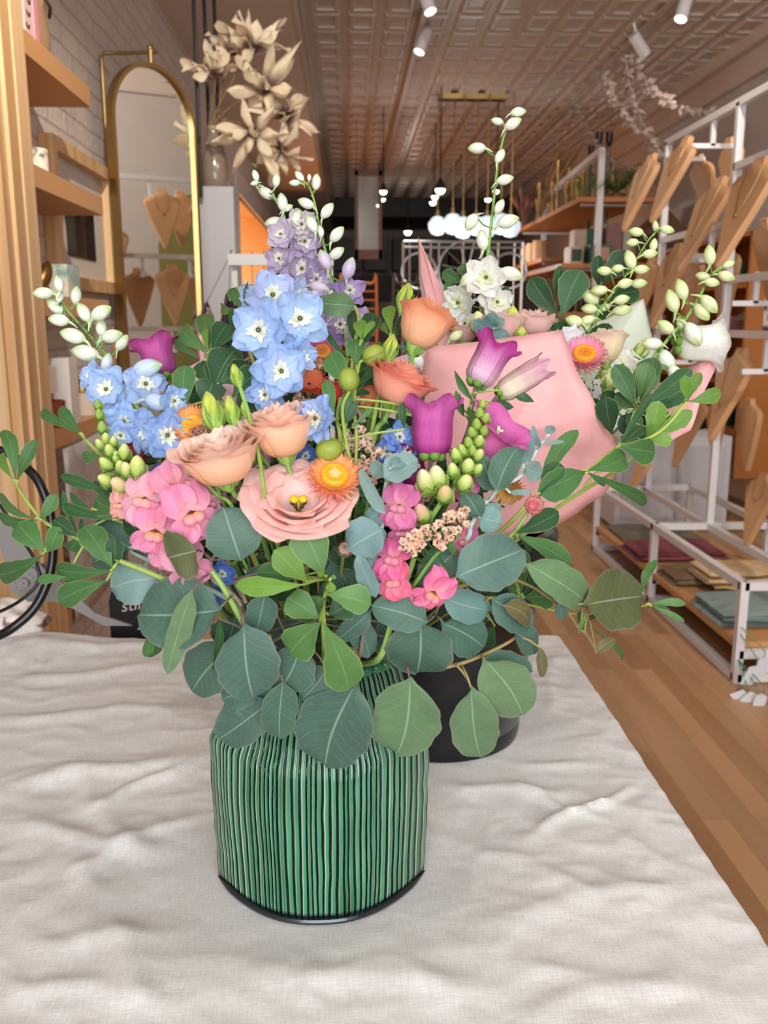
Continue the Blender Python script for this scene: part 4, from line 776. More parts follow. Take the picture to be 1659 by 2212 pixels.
# ---------------------------------------------------------------- hanging window frame
YW = 10.0; a_, b2 = aY(766, 368, YW), aY(825, 560, YW); t = thing('hanging_window', (a_.x, YW, b2.z), 'narrow stained wood window frame hanging from the ceiling', 'window frame')
for lo, hi in (((a_.x, YW, b2.z), (a_.x + .035, YW + .04, a_.z)), ((b2.x - .035, YW, b2.z), (b2.x, YW + .04, a_.z)), ((a_.x, YW, a_.z - .05), (b2.x, YW + .04, a_.z)), ((a_.x, YW, b2.z), (b2.x, YW + .04, b2.z + .1))): m = MB(); m.box(lo, hi, hexc('#55260f')); m.build('frame_rail', M_['paint'], t, smooth=False)
m = MB(); m.box((a_.x + .03, YW + .018, b2.z + .09), (b2.x - .03, YW + .022, a_.z - .04)); m.build('glass_pane', mat('ribbed_glass', hexc('#8f8880'), .2, alpha=.3), t, smooth=False)
for x in (a_.x + .02, b2.x - .02): m = MB(); m.tube([(x, YW + .02, a_.z), (x, YW + .02, ZC)], .003, 5, hexc('#333333')); m.build('hanging_wire', M_['paint'], t)
# ---------------------------------------------------------------- leaf garlands
def garland(pts, label, r):
    t = thing('leaf_garland', pts[0], label, 'garland', 'pale leaf garlands'); path = smooth_path(pts, 14); m = MB(); m.tube(path, .003, 4, hexc('#a08a84')); m.build('string', M_['paint'], t); m = MB()
    for i in range(0, len(path) - 1):
        for s in (0, 1):
            p = V(path[i]); d = (V(path[i + 1]) - p).normalized(); q = (V((r.uniform(-1, 1), r.uniform(-1, 1), r.uniform(-.9, .3)))).normalized(); l = r.uniform(.045, .07); n = q.cross(d).normalized() * .016; n2 = q.cross(n).normalized() * .006
            m.add([p, p + q * l * .5 + n, p + q * l, p + q * l * .5 - n, p + q * l * .5 + n2], [(0, 1, 4), (1, 2, 4), (2, 3, 4), (3, 0, 4)], jit(hexc('#b3a09a'), r, .15))
    tag(m.build('leaves', M_['petal'], t), kind='stuff')
rg = random.Random(31)
garland([aY(1350, 112, 5.2), aY(1362, 200, 5.25), aY(1392, 275, 5.3), aY(1425, 330, 5.3)], 'pale leaf garland hanging nearest the rack corner', rg)
garland([aY(1352, 118, 5.2), aY(1400, 180, 5.6), aY(1460, 225, 6.0), aY(1540, 245, 6.4)], 'pale leaf garland swooping from the track toward the wall', rg)
garland([aY(1296, 150, 5.9), aY(1325, 205, 6.1), aY(1365, 265, 6.3), aY(1420, 320, 6.4), aY(1450, 400, 6.4)], 'pale leaf garland running down behind the nearest strand', rg)
garland([aY(1235, 215, 7.2), aY(1262, 270, 7.4), aY(1310, 335, 7.6), aY(1370, 372, 7.8), aY(1420, 368, 8.0)], 'faint leaf garland farthest down the shop, above the fern', rg)
# ---------------------------------------------------------------- far counter, equipment, screen, chairs
def dbox(name, lo, hi, c, lb, cat, mt=None): m = MB(); m.box(lo, hi, hexc(c)); return simple(name, m, mt or M_['paint'], lb, cat, smooth=False)
dbox('bulkhead', (-.27, 16.2, 3.10), (WR - .02, YB - .01, ZC - .01), '#0e0b0b', 'black band across the far end under the ceiling', 'bulkhead')
t = thing('service_counter', (.8, 14.5, 0), 'dark service counter with wood top at the far end', 'counter')
m = MB(); m.box((-.25, 13.5, 0), (2.2, 14.2, 1.2), hexc('#2b211e')); m.build('counter_body', M_['paint'], t, smooth=False)
m = MB(); m.box((-.3, 13.45, 1.2), (2.25, 14.25, 1.26), hexc('#8a6240')); m.build('counter_top', M_['paint'], t, smooth=False)
t = thing('wall_cabinet', (1.0, YB - .3, 1.6), 'dim cabinets and appliances on the far back wall', 'cabinet')
m = MB(); m.box((-.9, YB - .6, 0), (2.9, YB - .05, 2.2), hexc('#332a28')); m.build('cabinet_body', M_['paint'], t, smooth=False)
for k in range(5): m = MB(); m.box((-.2 + k * .55, YB - .62, 2.3), (.25 + k * .55, YB - .1, 2.9), hexc(['#5b5452', '#6b6462', '#4b4544', '#5b5452', '#3b3533'][k])); m.build('door', M_['paint'], t, smooth=False)
dbox('espresso_machine', (.35, 13.6, 1.262), (.9, 14.1, 1.62), '#57504e', 'grey machine on the far counter below the glowing bulb', 'machine')
dbox('stacked_crate', (1.3, 13.6, 1.262), (1.9, 14.1, 1.55), '#2f2926', 'dark crate on the far counter', 'crate')
dbox('display_plinth', (-.6, 9.6, 0), (.25, 10.6, .62), '#3a2a24', 'low dark display plinth on the floor beyond the flowers', 'plinth')
dbox('display_table', (.45, 10.8, 0), (1.6, 11.8, .7), '#3b2a22', 'dark display table beyond the metal screen', 'table')
dbox('floor_cabinet', (-.95, 12.3, 0), (-.3, 15, 2.6), '#241c1a', 'tall dark cabinet past the warm doorway', 'cabinet')
dbox('long_bench', (-.4, 7.0, 0), (.2, 8.9, .44), '#4a3327', 'low dark bench behind the lilac delphiniums', 'bench')
YS = 7.0; scr = mat('brushed_silver', hexc('#a9aaac'), .3, .9); a_, b2 = aY(872, 522, YS), aY(1130, 522, YS); zt = a_.z; t = thing('metal_screen', ((a_.x + b2.x) / 2, YS, 0), 'ornate silver metal screen with large rings behind the pink wrap', 'screen')
def sp_(m, pts, r=.012): m.tube(pts, r, 6)
m = MB(); sp_(m, [(a_.x, YS, 0), (a_.x, YS, zt)]); sp_(m, [(b2.x, YS, 0), (b2.x, YS, zt)]); sp_(m, [(a_.x, YS, zt), (b2.x, YS, zt)]); sp_(m, [(a_.x, YS, zt - .04), (b2.x, YS, zt - .04)]); sp_(m, [(a_.x, YS, .9), (b2.x, YS, .9)]); m.build('outer_frame', scr, t)
for px, w_ in ((905, 36), (1010, 62), (1100, 36)):
    c = aY(px, 585, YS); r = w_ / 1950 * YS; m = MB(); sp_(m, [c + V((math.cos(2 * PI * i / 30) * r, 0, math.sin(2 * PI * i / 30) * r)) for i in range(31)], .011); m.build('ring', scr, t)
for px in (885, 930, 948, 1000, 1040, 1075, 1110): c = aY(px, 600, YS); m = MB(); sp_(m, [(c.x, YS, zt), (c.x, YS, .9)], .007); m.build('spindle', scr, t)
for k in range(6):
    c = aY(1010, 585, YS); a = k * PI / 6 + .3; r = .2; m = MB(); sp_(m, [c - V((math.cos(a) * r, 0, math.sin(a) * r)), c + V((math.cos(a) * r, 0, math.sin(a) * r))], .006); m.build('spindle', scr, t)
YK = 6.0
for i, (px0, px1, c, lb) in enumerate(((735, 813, '#c06a38', 'orange wire chair catching light behind the lilac delphiniums'), (850, 905, '#51423d', 'dim wire chair beside the orange one'))):
    a_, b2 = aY(px0, 612, YK + i * .5), aY(px1, 612, YK + i * .5); t = thing('wire_chair', (a_.x, a_.y, 0), lb, 'chair'); y = a_.y; M_['w%d' % i] = mat('chair_wire%d' % i, hexc(c), .35)
    m = MB(); m.tube(smooth_path([(a_.x, y, .45), (a_.x, y, a_.z - .03), (a_.x + .03, y, a_.z), (b2.x - .03, y, a_.z), (b2.x, y, a_.z - .03), (b2.x, y, .45)], 5), .009, 6)
    for k in range(9): z = a_.z - .05 - k * .055; m.tube([(a_.x, y, z), (b2.x, y, z)], .0055, 5)
    m.build('backrest', M_['w%d' % i], t)
    m = MB(); m.box((a_.x, y, .43), (b2.x, y + .42, .455)); m.build('seat', M_['w%d' % i], t, smooth=False)
    for x in (a_.x + .01, b2.x - .01):
        for yy in (y + .01, y + .4): m = MB(); m.tube([(x, yy, 0), (x, yy, .43)], .009, 6); m.build('leg', M_['w%d' % i], t)
# ================================================================ clutter at the table's far end
# grey jointed metal arms, black cord, veined cloth, chalkboard sign
Yt = TY1 + .06
pv = aY(55, 1258, 1.50); t = thing('jointed_lamp_arm', pv, 'flat grey metal arms joined by a round pivot with black cord', 'lamp arm')
gm = mat('grey_metal', hexc('#8d8a8a'), .35, .6)
def slab(pts_px, Y, th, nm, bulge=0):
    m = MB(); ps = [aY(x, y, Y) for x, y in pts_px]; k = len(ps); m.add(ps + [p + V((0, th, 0)) for p in ps], [tuple(range(k - 1, -1, -1)), tuple(k + i for i in range(k))] + [(i, (i + 1) % k, (i + 1) % k + k, i + k) for i in range(k)]); m.build(nm, gm, t, smooth=False)
slab([(-30, 1040), (0, 1075), (22, 1130), (60, 1190), (100, 1235), (60, 1290), (25, 1265), (5, 1200), (-30, 1100)], 1.50, .006, 'upper_arm')
slab([(20, 1262), (95, 1215), (130, 1255), (205, 1325), (285, 1352), (225, 1352), (130, 1300), (60, 1300)], 1.515, .006, 'lower_arm')
pc = aY(56, 1256, 1.495); m = MB(); m.lathe([(.001, .004), (.028, .004), (.030, 0), (.030, -.006)], pc, (0, -1, 0), 28); m.lathe([(.001, .012), (.008, .012), (.009, .003)], pc, (0, -1, 0), 16)
for i in range(12): m.ball(pc + V((math.cos(i * PI / 6) * .017, -.005, math.sin(i * PI / 6) * .017)), .0014, 6)
m.build('pivot_disc', gm, t)
def cord(pts, r, lb): m = MB(); m.tube(smooth_path(pts, 10), r, 10, hexc('#0d0d10')); simple('black_cord', m, mat('black_rubber', hexc('#0b0b0e'), .25), lb, 'cord', 'black cords by the post')
cord([aY(-30, 1385, 1.40), aY(25, 1358, 1.40), aY(80, 1305, 1.42), aY(112, 1220, 1.44), aY(110, 1120, 1.46), aY(88, 1050, 1.47), aY(62, 1015, 1.48), aY(20, 980, 1.5), aY(-30, 965, 1.5)], .0075, 'thick glossy black cord looping in front of the pine post')
cord([aY(-30, 1335, 1.43), aY(40, 1300, 1.43), aY(82, 1258, 1.44), aY(78, 1215, 1.45), aY(45, 1160, 1.47), aY(0, 1090, 1.49)], .0028, 'thin black cord curling over the grey pivot')
m = MB(); c0 = aZ(5, 1372, TZ + .01); m.grid(lambda a, b_: (lambda d: c0 + V((d.x * .085, d.y * .06, .02 + d.z * .045)) * (1 + .22 * noise.noise(d * 2.2 + V((3, 0, 0)))) + V((0, 0, .004)))(V((math.cos(2 * PI * a) * math.sin(PI * b_), math.sin(2 * PI * a) * math.sin(PI * b_), -math.cos(PI * b_)))), 48, 30, (.6,) * 3, closed=True); simple('veined_cloth', m, m_marb, 'crumpled white cloth with brown veining at the table corner by the post', 'cloth')
# chalkboard sign
sp0 = aY(300, 1318, Yt + .02); t = thing('chalk_sign', sp0, 'small black chalkboard sign with handwritten white script', 'sign'); ps = [(235, 1300), (240, 1278), (262, 1262), (330, 1255), (345, 1262), (352, 1380), (240, 1380)]
m = MB(); q = [aY(x, y, Yt + .02) for x, y in ps]; k = len(q); m.add(q + [p + V((0, .008, 0)) for p in q], [tuple(range(k)), tuple(2 * k - 1 - i for i in range(k))] + [(i, i + k, (i + 1) % k + k, (i + 1) % k) for i in range(k)], hexc('#08080a')); m.build('sign_board', M_['paint'], t, smooth=False)
m = MB(); m.box((sp0.x - .01, Yt + .03, 0), (sp0.x + .01, Yt + .045, sp0.z)); m.build('sign_stake', M_['pine'], t, smooth=False)
def txt(body, px, py, Y, size, name, par, rot=.15, shear=.3):
    cu = bpy.data.curves.new(name, 'FONT'); cu.body = body; cu.size = size; cu.shear = shear; cu.extrude = .0004; ob = bpy.data.objects.new(name, cu); C.objects.link(ob); p = aY(px, py, Y) - ORG[par.name]; ob.location = p; ob.rotation_euler = (R(90), -rot, 0); ob.parent = par; ORG[ob.name] = ORG[par.name]; me = bpy.data.meshes.new_from_object(ob); o2 = bpy.data.objects.new(name, me); C.objects.link(o2); o2.location = ob.location; o2.rotation_euler = ob.rotation_euler; o2.parent = par; ORG[o2.name] = ORG[par.name]; bpy.data.objects.remove(ob); me.materials.append(mat('chalk', hexc('#b9b4ae'), .9)); return o2
txt('stina', 262, 1322, Yt + .0195, .034, 'script_lettering', t); txt('Jo', 300, 1352, Yt + .0195, .034, 'script_lettering', t)
# ================================================================ flower builders
rf = random.Random(77)
def Yb(px, py): return .885 - .16 * math.sqrt(max(0, 1 - ((px - 690) / 720) ** 2 - ((py - 1200) / 560) ** 2))
def Yk(px, py): return 1.20 + .0001 * abs(px - 1150)
BQ = {'v': dict(Y=Yb, mouth=V((VX, .889, VB + .245)), mr=(.058, .02), root=VB + .05, cx=VX),
      'k': dict(Y=Yk, mouth=V((BX, BY, TZ + .27)), mr=(.10, .08), root=TZ + .06, cx=BX)}
def at(px, py, dY=0, bq='v'): return aY(px, py, BQ[bq]['Y'](px, py) + dY)
def tail(p, bq='v', r=rf):
    """the hidden run of a stem from p down through the mouth of its vessel"""
    q = BQ[bq]; m = q['mouth'].copy(); m.x += max(-q['mr'][0], min(q['mr'][0], (p.x - q['cx']) * .35)); m.y += max(-q['mr'][1], min(q['mr'][1], (p.y - q['mouth'].y) * .3))
    ro = V((m.x * .5 + q['mouth'].x * .5 + r.uniform(-.01, .01), m.y * .5 + q['mouth'].y * .5, q['root']))
    mid = p.lerp(m, .5) + V((0, .025, -.01)); return [mid, m, ro]
TIP = {}
def sprig(name, label, cat, group, bq='v'):
    name = name.replace('lisianthus_stem', 'lisianthus'); o = thing(name, BQ[bq]['mouth'], label, cat, group); return o
def stemmesh(parent, pts, r, col, name='stem'):
    m = MB(); m.tube(smooth_path(pts, 6), r, 7, col); return m.build(name, M_['stem'], parent)
def prof(pts, t):
    for (a, b_), (c, d) in zip(pts, pts[1:]):
        if t <= c: return b_ + (d - b_) * (t - a) / (c - a)
    return pts[-1][1]
SHAPES = {'round': [(0, .02), (.025, .07), (.06, .24), (.10, .48), (.16, .70), (.27, .90), (.42, 1.0), (.6, .97), (.78, .80), (.9, .55), (.97, .28), (1, .03)],
          'oval': [(0, .02), (.08, .22), (.2, .55), (.38, .88), (.55, 1.0), (.72, .92), (.86, .68), (.95, .38), (1, .04)],
          'obov': [(0, .02), (.1, .14), (.25, .42), (.45, .78), (.65, 1.0), (.8, .95), (.91, .68), (.97, .38), (1, .05)],
          'lance': [(0, .04), (.12, .35), (.3, .8), (.45, 1.0), (.65, .85), (.82, .5), (.94, .2), (1, .02)]}
def leafmesh(m, b0, tp, w_, shape='round', roll=0, curl=.08, fold=.10, col=(.2, .3, .2), sd=0, wave=.02, nl=20, nw=8):
    a = tp - b0; L = a.length; a = a / L; mid = (b0 + tp) / 2; n = (CAM - mid).normalized(); n = (n - a * n.dot(a)).normalized(); s_ = a.cross(n)
    c, s = math.cos(roll), math.sin(roll); n, s_ = n * c - s_ * s, s_ * c + n * s
    r = random.Random(sd); ph = r.uniform(0, 6); asym = r.uniform(-.06, .06); bend = r.uniform(-.05, .05)
    def fn(u, v):
        k = u * 2 - 1; pw = prof(SHAPES[shape], v); edge = 1 + .035 * math.sin(v * 23 + ph * (1 if k > 0 else 2)) * abs(k)
        x = k * pw * (w_ / 2) * edge * (1 + asym * (1 if k > 0 else -1))
        z = curl * L * (4 * v * (1 - v) - .6 * v) + fold * abs(k) ** 1.3 * pw * w_ * .5 + wave * w_ * math.sin(v * 8 + ph + k * 1.5) * abs(k)
        return b0 + a * (L * v) + s_ * (x + bend * L * math.sin(PI * v)) + n * z
    m.grid(fn, nw, nl, col, uv=True)
EUC = [hexc(c) for c in ('#4c6c5e', '#466455', '#547365', '#4a695b')]
EBL = [hexc(c) for c in ('#71908b', '#7b9993', '#658582')]
EOL = [hexc(c) for c in ('#5f7a58', '#66825c')]
EBR = [hexc(c) for c in ('#59613c', '#6b6440')]
GR = [hexc(c) for c in ('#4a7642', '#456f3d', '#527f46')]
GB = [hexc(c) for c in ('#6a943a', '#729c3c', '#648c38')]
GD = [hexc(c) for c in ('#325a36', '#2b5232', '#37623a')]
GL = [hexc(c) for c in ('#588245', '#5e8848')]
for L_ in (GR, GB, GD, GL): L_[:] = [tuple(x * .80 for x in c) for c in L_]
for L_ in (EUC, EBL, EOL, EBR): L_[:] = [tuple(x * .90 for x in c) for c in L_]
PAL = dict(e=EUC, b=EBL, o=EOL, w=EBR, g=GR, y=GB, d=GD, l=GL)
def branch(name, label, group, stem, leaves, bq='v', dY=0, sr=.0018, scol='#7a6a5a', shape='round', matn='euc', cat='foliage', toroot=True, pname='leaf', shoots=()):
    """stem: pixel track from tip inward; leaves: (base x, base y, tip x, tip y, width px, colour key[, roll, curl, dY, shape])"""
    r = random.Random(len(label) * 7 + int(stem[0][0])); t = sprig(name, label, cat, group, bq)
    P_ = [at(x, y, dY + .01, bq) for x, y in stem]; full = P_ + (tail(P_[-1], bq, r) if toroot else [])
    path = smooth_path(full, 6); m = MB(); m.tube(path, lambda q: sr * (.7 + .9 * q), 7, hexc(scol)); m.build('stem', M_['stem'], t)
    vis = smooth_path(P_, 6) if len(P_) > 1 else P_
    for i, lf in enumerate(leaves):
        bx, by, tx, ty, w_, ck = lf[:6]; o = list(lf[6:]) + [None] * 4
        roll = r.uniform(-.25, .25) if o[0] is None else o[0]; curl = r.uniform(.02, .12) if o[1] is None else o[1]; dy = dY + (0 if o[2] is None else o[2]); sh = o[3] or shape
        b0 = at(bx, by, dy, bq); tp = at(tx, ty, dy + r.uniform(-.012, .012), bq); wm = w_ * mpp((b0 + tp) / 2)
        m = MB(); leafmesh(m, b0, tp, wm, sh, roll, curl, .10 if sh != 'lance' else .22, jit(r.choice(PAL[ck]), r, .09), i + int(bx), wave=.05 if sh == 'round' else .03)
        q = min(vis, key=lambda z_: (z_ - b0).length) if vis else b0; d = (b0 - q)
        if d.length > .002: m.tube(smooth_path([q, q.lerp(b0, .55) + V((0, -.002, .002)), b0 + (tp - b0) * .04], 4), .0010, 5, hexc(scol), 1)
        m.build(pname, [M_[matn], M_['stem']], t)
    for (x0, y0, x1, y1) in shoots:
        m = MB(); a, b_ = at(x0, y0, dY, bq), at(x1, y1, dY - .005, bq); m.tube(smooth_path([a, a.lerp(b_, .5) + V((0, -.003, .003)), b_], 4), .0011, 5, hexc(scol)); m.build('shoot', M_['stem'], t)
    return t
def frame(ax, hint=(0, 0, 1)):
    ax = V(ax).normalized(); h = V(hint)
    if abs(ax.dot(h)) > .95: h = V((1, 0, 0))
    u = ax.cross(h).normalized(); return ax, u, u.cross(ax).normalized() * -1
def tocam(p, dx=0, dz=0): return ((CAM - p).normalized() + V((dx, 0, dz))).normalized()
def petal(m, c, ax, rad, r0, L, W_, cup, col0, col1, sd=0, ruf=.05, ov=.6, point=0, nl=7, nw=6, cpow=1.0, mid=None):
    side = ax.cross(rad); r = random.Random(sd); ph = r.uniform(0, 6); tw = r.uniform(-.15, .15)
    def w(v):
        k = math.sin(PI * (.10 + .82 * v)) ** ov
        return k * (1 - point * v ** 3)
    def fn(a, v):
        s = a * 2 - 1
        return c + rad * (r0 + L * v * (1 - .10 * s * s * v)) + side * (s * W_ * .5 * w(v)) + ax * (cup * L * v * v + ruf * L * math.sin(5 * s + ph) * v * v + tw * s * W_ * .4 * v + .10 * W_ * s * s)
    m.grid(fn, nw, nl, (lambda a, v: mix(mix(col0, col1, sm(0, .45, v) ** cpow), mid, math.exp(-((a - .5) / .1) ** 2) * .5) if mid else mix(col0, col1, sm(0, .45, v) ** cpow)))
# ---- delphinium
def dbud(parent, c, d, L, cb, cg, stempt, sd, openess=0, tipc=None):
    """closed bud with folded sepals, green nose and a spur; d points to the nose"""
    r = random.Random(sd); ax, u, v2 = frame(d); m = MB(); Rr = L * .30; cg = hexc(cg) if isinstance(cg, str) else cg; cb = hexc(cb) if isinstance(cb, str) else cb
    tipc = tipc or cg
    def fn(a, b_):
        ph = 2 * PI * a; rr_ = Rr * math.sin(PI * (.015 + .98 * b_)) ** .6 * (1 + .09 * abs(math.sin(2.5 * ph + 3 * b_)) - .04) * (1 - .12 * b_)
        return c + ax * (L * (b_ - .5)) + (u * math.cos(ph) + v2 * math.sin(ph)) * rr_
    def col(a, b_):
        g = sm(.62, 1.0, b_) * .75 + .5 * math.exp(-(math.sin(2.5 * 2 * PI * a) / .22) ** 2) * sm(.3, .8, b_) + .35 * sm(.25, 0, b_)
        return mix(cb, tipc if b_ > .5 else cg, min(.9, g))
    m.grid(fn, 20, 12, col, closed=True)
    bk = c - ax * L * .42; side = (v2 * r.uniform(.3, 1) + u * r.uniform(-.6, .6)).normalized()
    m.tube(smooth_path([bk + ax * L * .1, bk - ax * L * .18 + side * L * .10, bk - ax * L * .42 + side * L * .30], 4), lambda t_: L * .085 * (1 - .75 * t_), 7, lambda t_: mix(cb, cg, .35 + .2 * t_))
    if stempt is not None: m.tube(smooth_path([bk, bk.lerp(stempt, .5) + V((0, -.002, -.004)), stempt], 4), L * .028 + .0004, 5, hexc('#6d9440'))
    m.build('flower_bud', M_['bud'], parent)
def floret(parent, c, ax, Rr, c0, c1, sd, stempt=None, cen='#eef0dc', n=6, mid=None, name='floret', inner=True, cup=.18, dk=True):
    r = random.Random(sd); ax, u, v2 = frame(ax); m = MB(); a0 = r.uniform(0, 6); c0, c1 = (hexc(x) if isinstance(x, str) else x for x in (c0, c1))
    for ring, (k, ln, wd, cp) in enumerate(((5, 1.05, .92, cup + r.uniform(-.25, .1)), (6, .70, .62, cup + .30)) if inner else ((n, 1.0, .95, cup),)):
        for i in range(k):
            a = a0 + 2 * PI * (i + ring * .5) / k + r.uniform(-.12, .12); rad = u * math.cos(a) + v2 * math.sin(a)
            petal(m, c + ax * (Rr * .05 * ring), ax, rad, Rr * .05, Rr * ln * r.uniform(.88, 1.05), Rr * wd, cp + r.uniform(-.22, .22), mix(c0, c1, .35 - .2 * ring), jit(mix(c1, c0, .22 * ring), r, .08), r.random() * 999, .11, .52, .10, 9, 8)
    if stempt is not None:
        m.tube(smooth_path([c, c - ax * Rr * .5, stempt], 4), .0011, 5, hexc('#7fa34c')); m.tube(smooth_path([c, c - ax * Rr * .45 + v2 * Rr * .1, c - ax * Rr * .9 + v2 * Rr * .3], 4), lambda t_: Rr * .10 * (1 - .6 * t_), 7, mix(c1, hexc('#cfd8c0'), .5))
    o = m.build(name, M_['petal'], parent); m = MB()
    for i in range(11):
        a = i * 2.4; rad = u * math.cos(a) + v2 * math.sin(a); axx = (ax + rad * r.uniform(.3, 1.3)).normalized()
        petal(m, c + ax * Rr * .08, (rad - axx * rad.dot(axx)).normalized(), axx, 0, Rr * r.uniform(.34, .52), Rr * .22, .3, hexc('#cfdc9a'), hexc(cen), i, .1, .7, .2, 4, 3)
    if dk:
        for i in range(7): a = i * .9; m.ball(c + ax * Rr * .26 + (u * math.cos(a) + v2 * math.sin(a)) * Rr * .06, Rr * .028, 5, hexc('#4a4238'))
    m.build('floret_centre', M_['petal'], o)
def delph(label, group, track, buds, florets, cb, cg, c0, c1, bq='v', dY=0, sr=.0016, cen='#eef0dc', mid=None, bs=1.0, toroot=True):
    t = sprig('delphinium_stem', label, 'flower', group, bq); P_ = [at(x, y, dY + .006, bq) for x, y in track]; full = P_ + (tail(P_[-1], bq) if toroot else [])
    stemmesh(t, full, lambda q: sr * (.55 + 1.0 * q), hexc('#7ba04a')); vis = smooth_path(P_, 10); r = random.Random(len(label))
    for i, b_ in enumerate(buds):
        x, y, L = b_[:3]; p = at(x, y, dY + r.uniform(-.016, .010), bq); q = min(vis, key=lambda z_: (z_ - p).length + (.35 * max(0, z_.z - p.z + .008)))
        if len(b_) > 3: a = R(b_[3]); d = rt * math.cos(a) + up * math.sin(a) - fw * r.uniform(0, .3)
        else: d = (p - q); d = (d / max(1e-6, d.length) + V((0, -.35, .05))).normalized()
        cc = b_[4] if len(b_) > 4 else cb; dbud(t, p, d, L * mpp(p) * bs, cc, cg, q, i * 3 + int(x))
    for i, f in enumerate(florets):
        x, y, Rp = f[:3]; dx, dz = (f[3], f[4]) if len(f) > 4 else (r.uniform(-.3, .3), r.uniform(-.1, .4)); cc = f[5] if len(f) > 5 else c1
        p = at(x, y, dY + (f[6] if len(f) > 6 else r.uniform(-.012, .006)), bq); q = min(vis, key=lambda z_: (z_ - p).length + .35 * max(0, z_.z - p.z + .01)); floret(t, p, tocam(p, dx, dz), Rp * mpp(p), c0, cc, i * 13 + int(x), q, cen, mid=mid)
    return t
# ---- lisianthus and other cupped blooms
CUP = [(0, 0, 0), (.12, .34, .03), (.3, .62, .16), (.5, .82, .40), (.7, .94, .66), (.86, 1.04, .85), (1, 1.22, .92)]
OPEN = [(0, 0, 0), (.15, .22, .10), (.35, .52, .26), (.6, .80, .46), (.8, .98, .60), (1, 1.16, .62)]
def pr3(P3, t):
    for a, b_ in zip(P3, P3[1:]):
        if t <= b_[0]: k = (t - a[0]) / (b_[0] - a[0]); return a[1] + (b_[1] - a[1]) * k, a[2] + (b_[2] - a[2]) * k
    return P3[-1][1:]
def bloom(parent, c, ax, Rr, Hh, cbase, crim, sd, P3=CUP, layers=5, n=5, ruf=.06, kmin=.25, name='blossom', inner=None, fl=1.0, hk=.05):
    r = random.Random(sd); ax, u, v2 = frame(ax); m = MB(); cbase, crim = (hexc(x) if isinstance(x, str) else x for x in (cbase, crim)); inner = hexc(inner) if inner else crim
    for l in range(layers):
        k = 1 - (1 - kmin) * (l / max(1, layers - 1)) ** .9; a0 = r.uniform(0, 6); ci = mix(crim, inner, l / max(1, layers - 1)); nn = n if l < layers - 2 else max(3, n - 1)
        for i in range(nn):
            ph0 = a0 + 2 * PI * i / nn; wa = PI / nn * 1.9; hs = r.uniform(.93, 1.05) * (1 + hk * l); p1, p2, p3 = r.uniform(0, 6), r.uniform(0, 6), r.uniform(.7, 1.3); cj = jit(cbase, r, .05); cr = jit(ci, r, .05)
            def fn(a, t):
                s = a * 2 - 1; rr_, hh = pr3(P3, t); ang = ph0 + s * wa * (.55 + .45 * math.sin(PI * min(1, .15 + t * .7)))
                rf_ = ruf * t ** 4 * (math.sin(5 * s * p3 + p1) + .5 * math.sin(11 * s + p2)) * (1 - .7 * s * s); top = -.07 * s * s * t ** 2
                R_ = Rr * (rr_ * k * (1 + .06 * s) + rf_ * .7 - .05 * k * (1 - s * s) * (t > .9) * 0)
                return c + (u * math.cos(ang) + v2 * math.sin(ang)) * R_ + ax * (Hh * (hh + top + rf_ * .8) * hs * (1 if l == 0 else 1 - .0 * l))
            m.grid(fn, 16, 12, lambda a, t: mix(cj, cr, sm(.45, 1.0, t)))
    return m.build(name, M_['petal'], parent)
def lisi(label, x, y, axpx, Rp, Hp, cb, cr, sd, dY=0, bq='v', P3=CUP, layers=5, ruf=.07, track=None, centre=False, inner=None, tilt=0, kmin=.25, n=5, group='lisianthus blooms', cat='flower', name='lisianthus_stem', calyx=True, scol='#6f9448'):
    """x, y: where the calyx sits; axpx: pixel direction of the opening (dx, dy down); tilt: how far it leans to the viewer"""
    t = sprig(name, label, cat, group, bq); p = at(x, y, dY, bq); s = mpp(p); ax = (rt * axpx[0] - up * axpx[1]).normalized() if axpx != (0, 0) else V((0, 0, 0)); ax = (ax + tocam(p) * tilt).normalized()
    pts = [p] + [at(a, b_, dY + .01, bq) for a, b_ in (track or [])]; stemmesh(t, pts + tail(pts[-1], bq), .0022, hexc(scol))
    o = bloom(t, p, ax, Rp * s, Hp * s, cb, cr, sd, P3, layers, n, ruf, kmin, inner=inner)
    if calyx:
        m = MB(); m.lathe([(.0025, -.008), (.006, -.004), (.0075, .003), (.004, .006)], p, ax, 12, hexc('#8aa84e')); _, u, v2 = frame(ax)
        for i in range(5):
            a = i * 2 * PI / 5; rad = u * math.cos(a) + v2 * math.sin(a); q = p + rad * .005; m.tube(smooth_path([q - ax * .004, q + rad * Rp * s * .22 + ax * Hp * s * .10, q + rad * Rp * s * .42 + ax * Hp * s * .34], 4), lambda t_: .0022 * (1 - .85 * t_), 5, hexc('#6f9448'))
        m.build('calyx', M_['stem'], t)
    if centre:
        m = MB(); q = p + ax * Hp * s * .22
        for i in range(6): a = i * 1.05; d = (ax + (V(frame(ax)[1]) * math.cos(a) + V(frame(ax)[2]) * math.sin(a)) * .5).normalized(); m.tube([q, q + d * .011], .0007, 5, hexc('#3b2b30')); m.ball(q + d * .0115, .0017, 6, hexc('#4a3833'), ax=d, k=1.5)
        m.tube([q, q + ax * .013], .0016, 6, hexc('#c9bf48'))
        for sgn in (-1, 1): m.ball(q + ax * .0145 + frame(ax)[1] * .0035 * sgn, .0038, 9, hexc('#dcbb1e'), ax=ax, k=.75)
        m.build('flower_centre', M_['bud'], o)
    return t
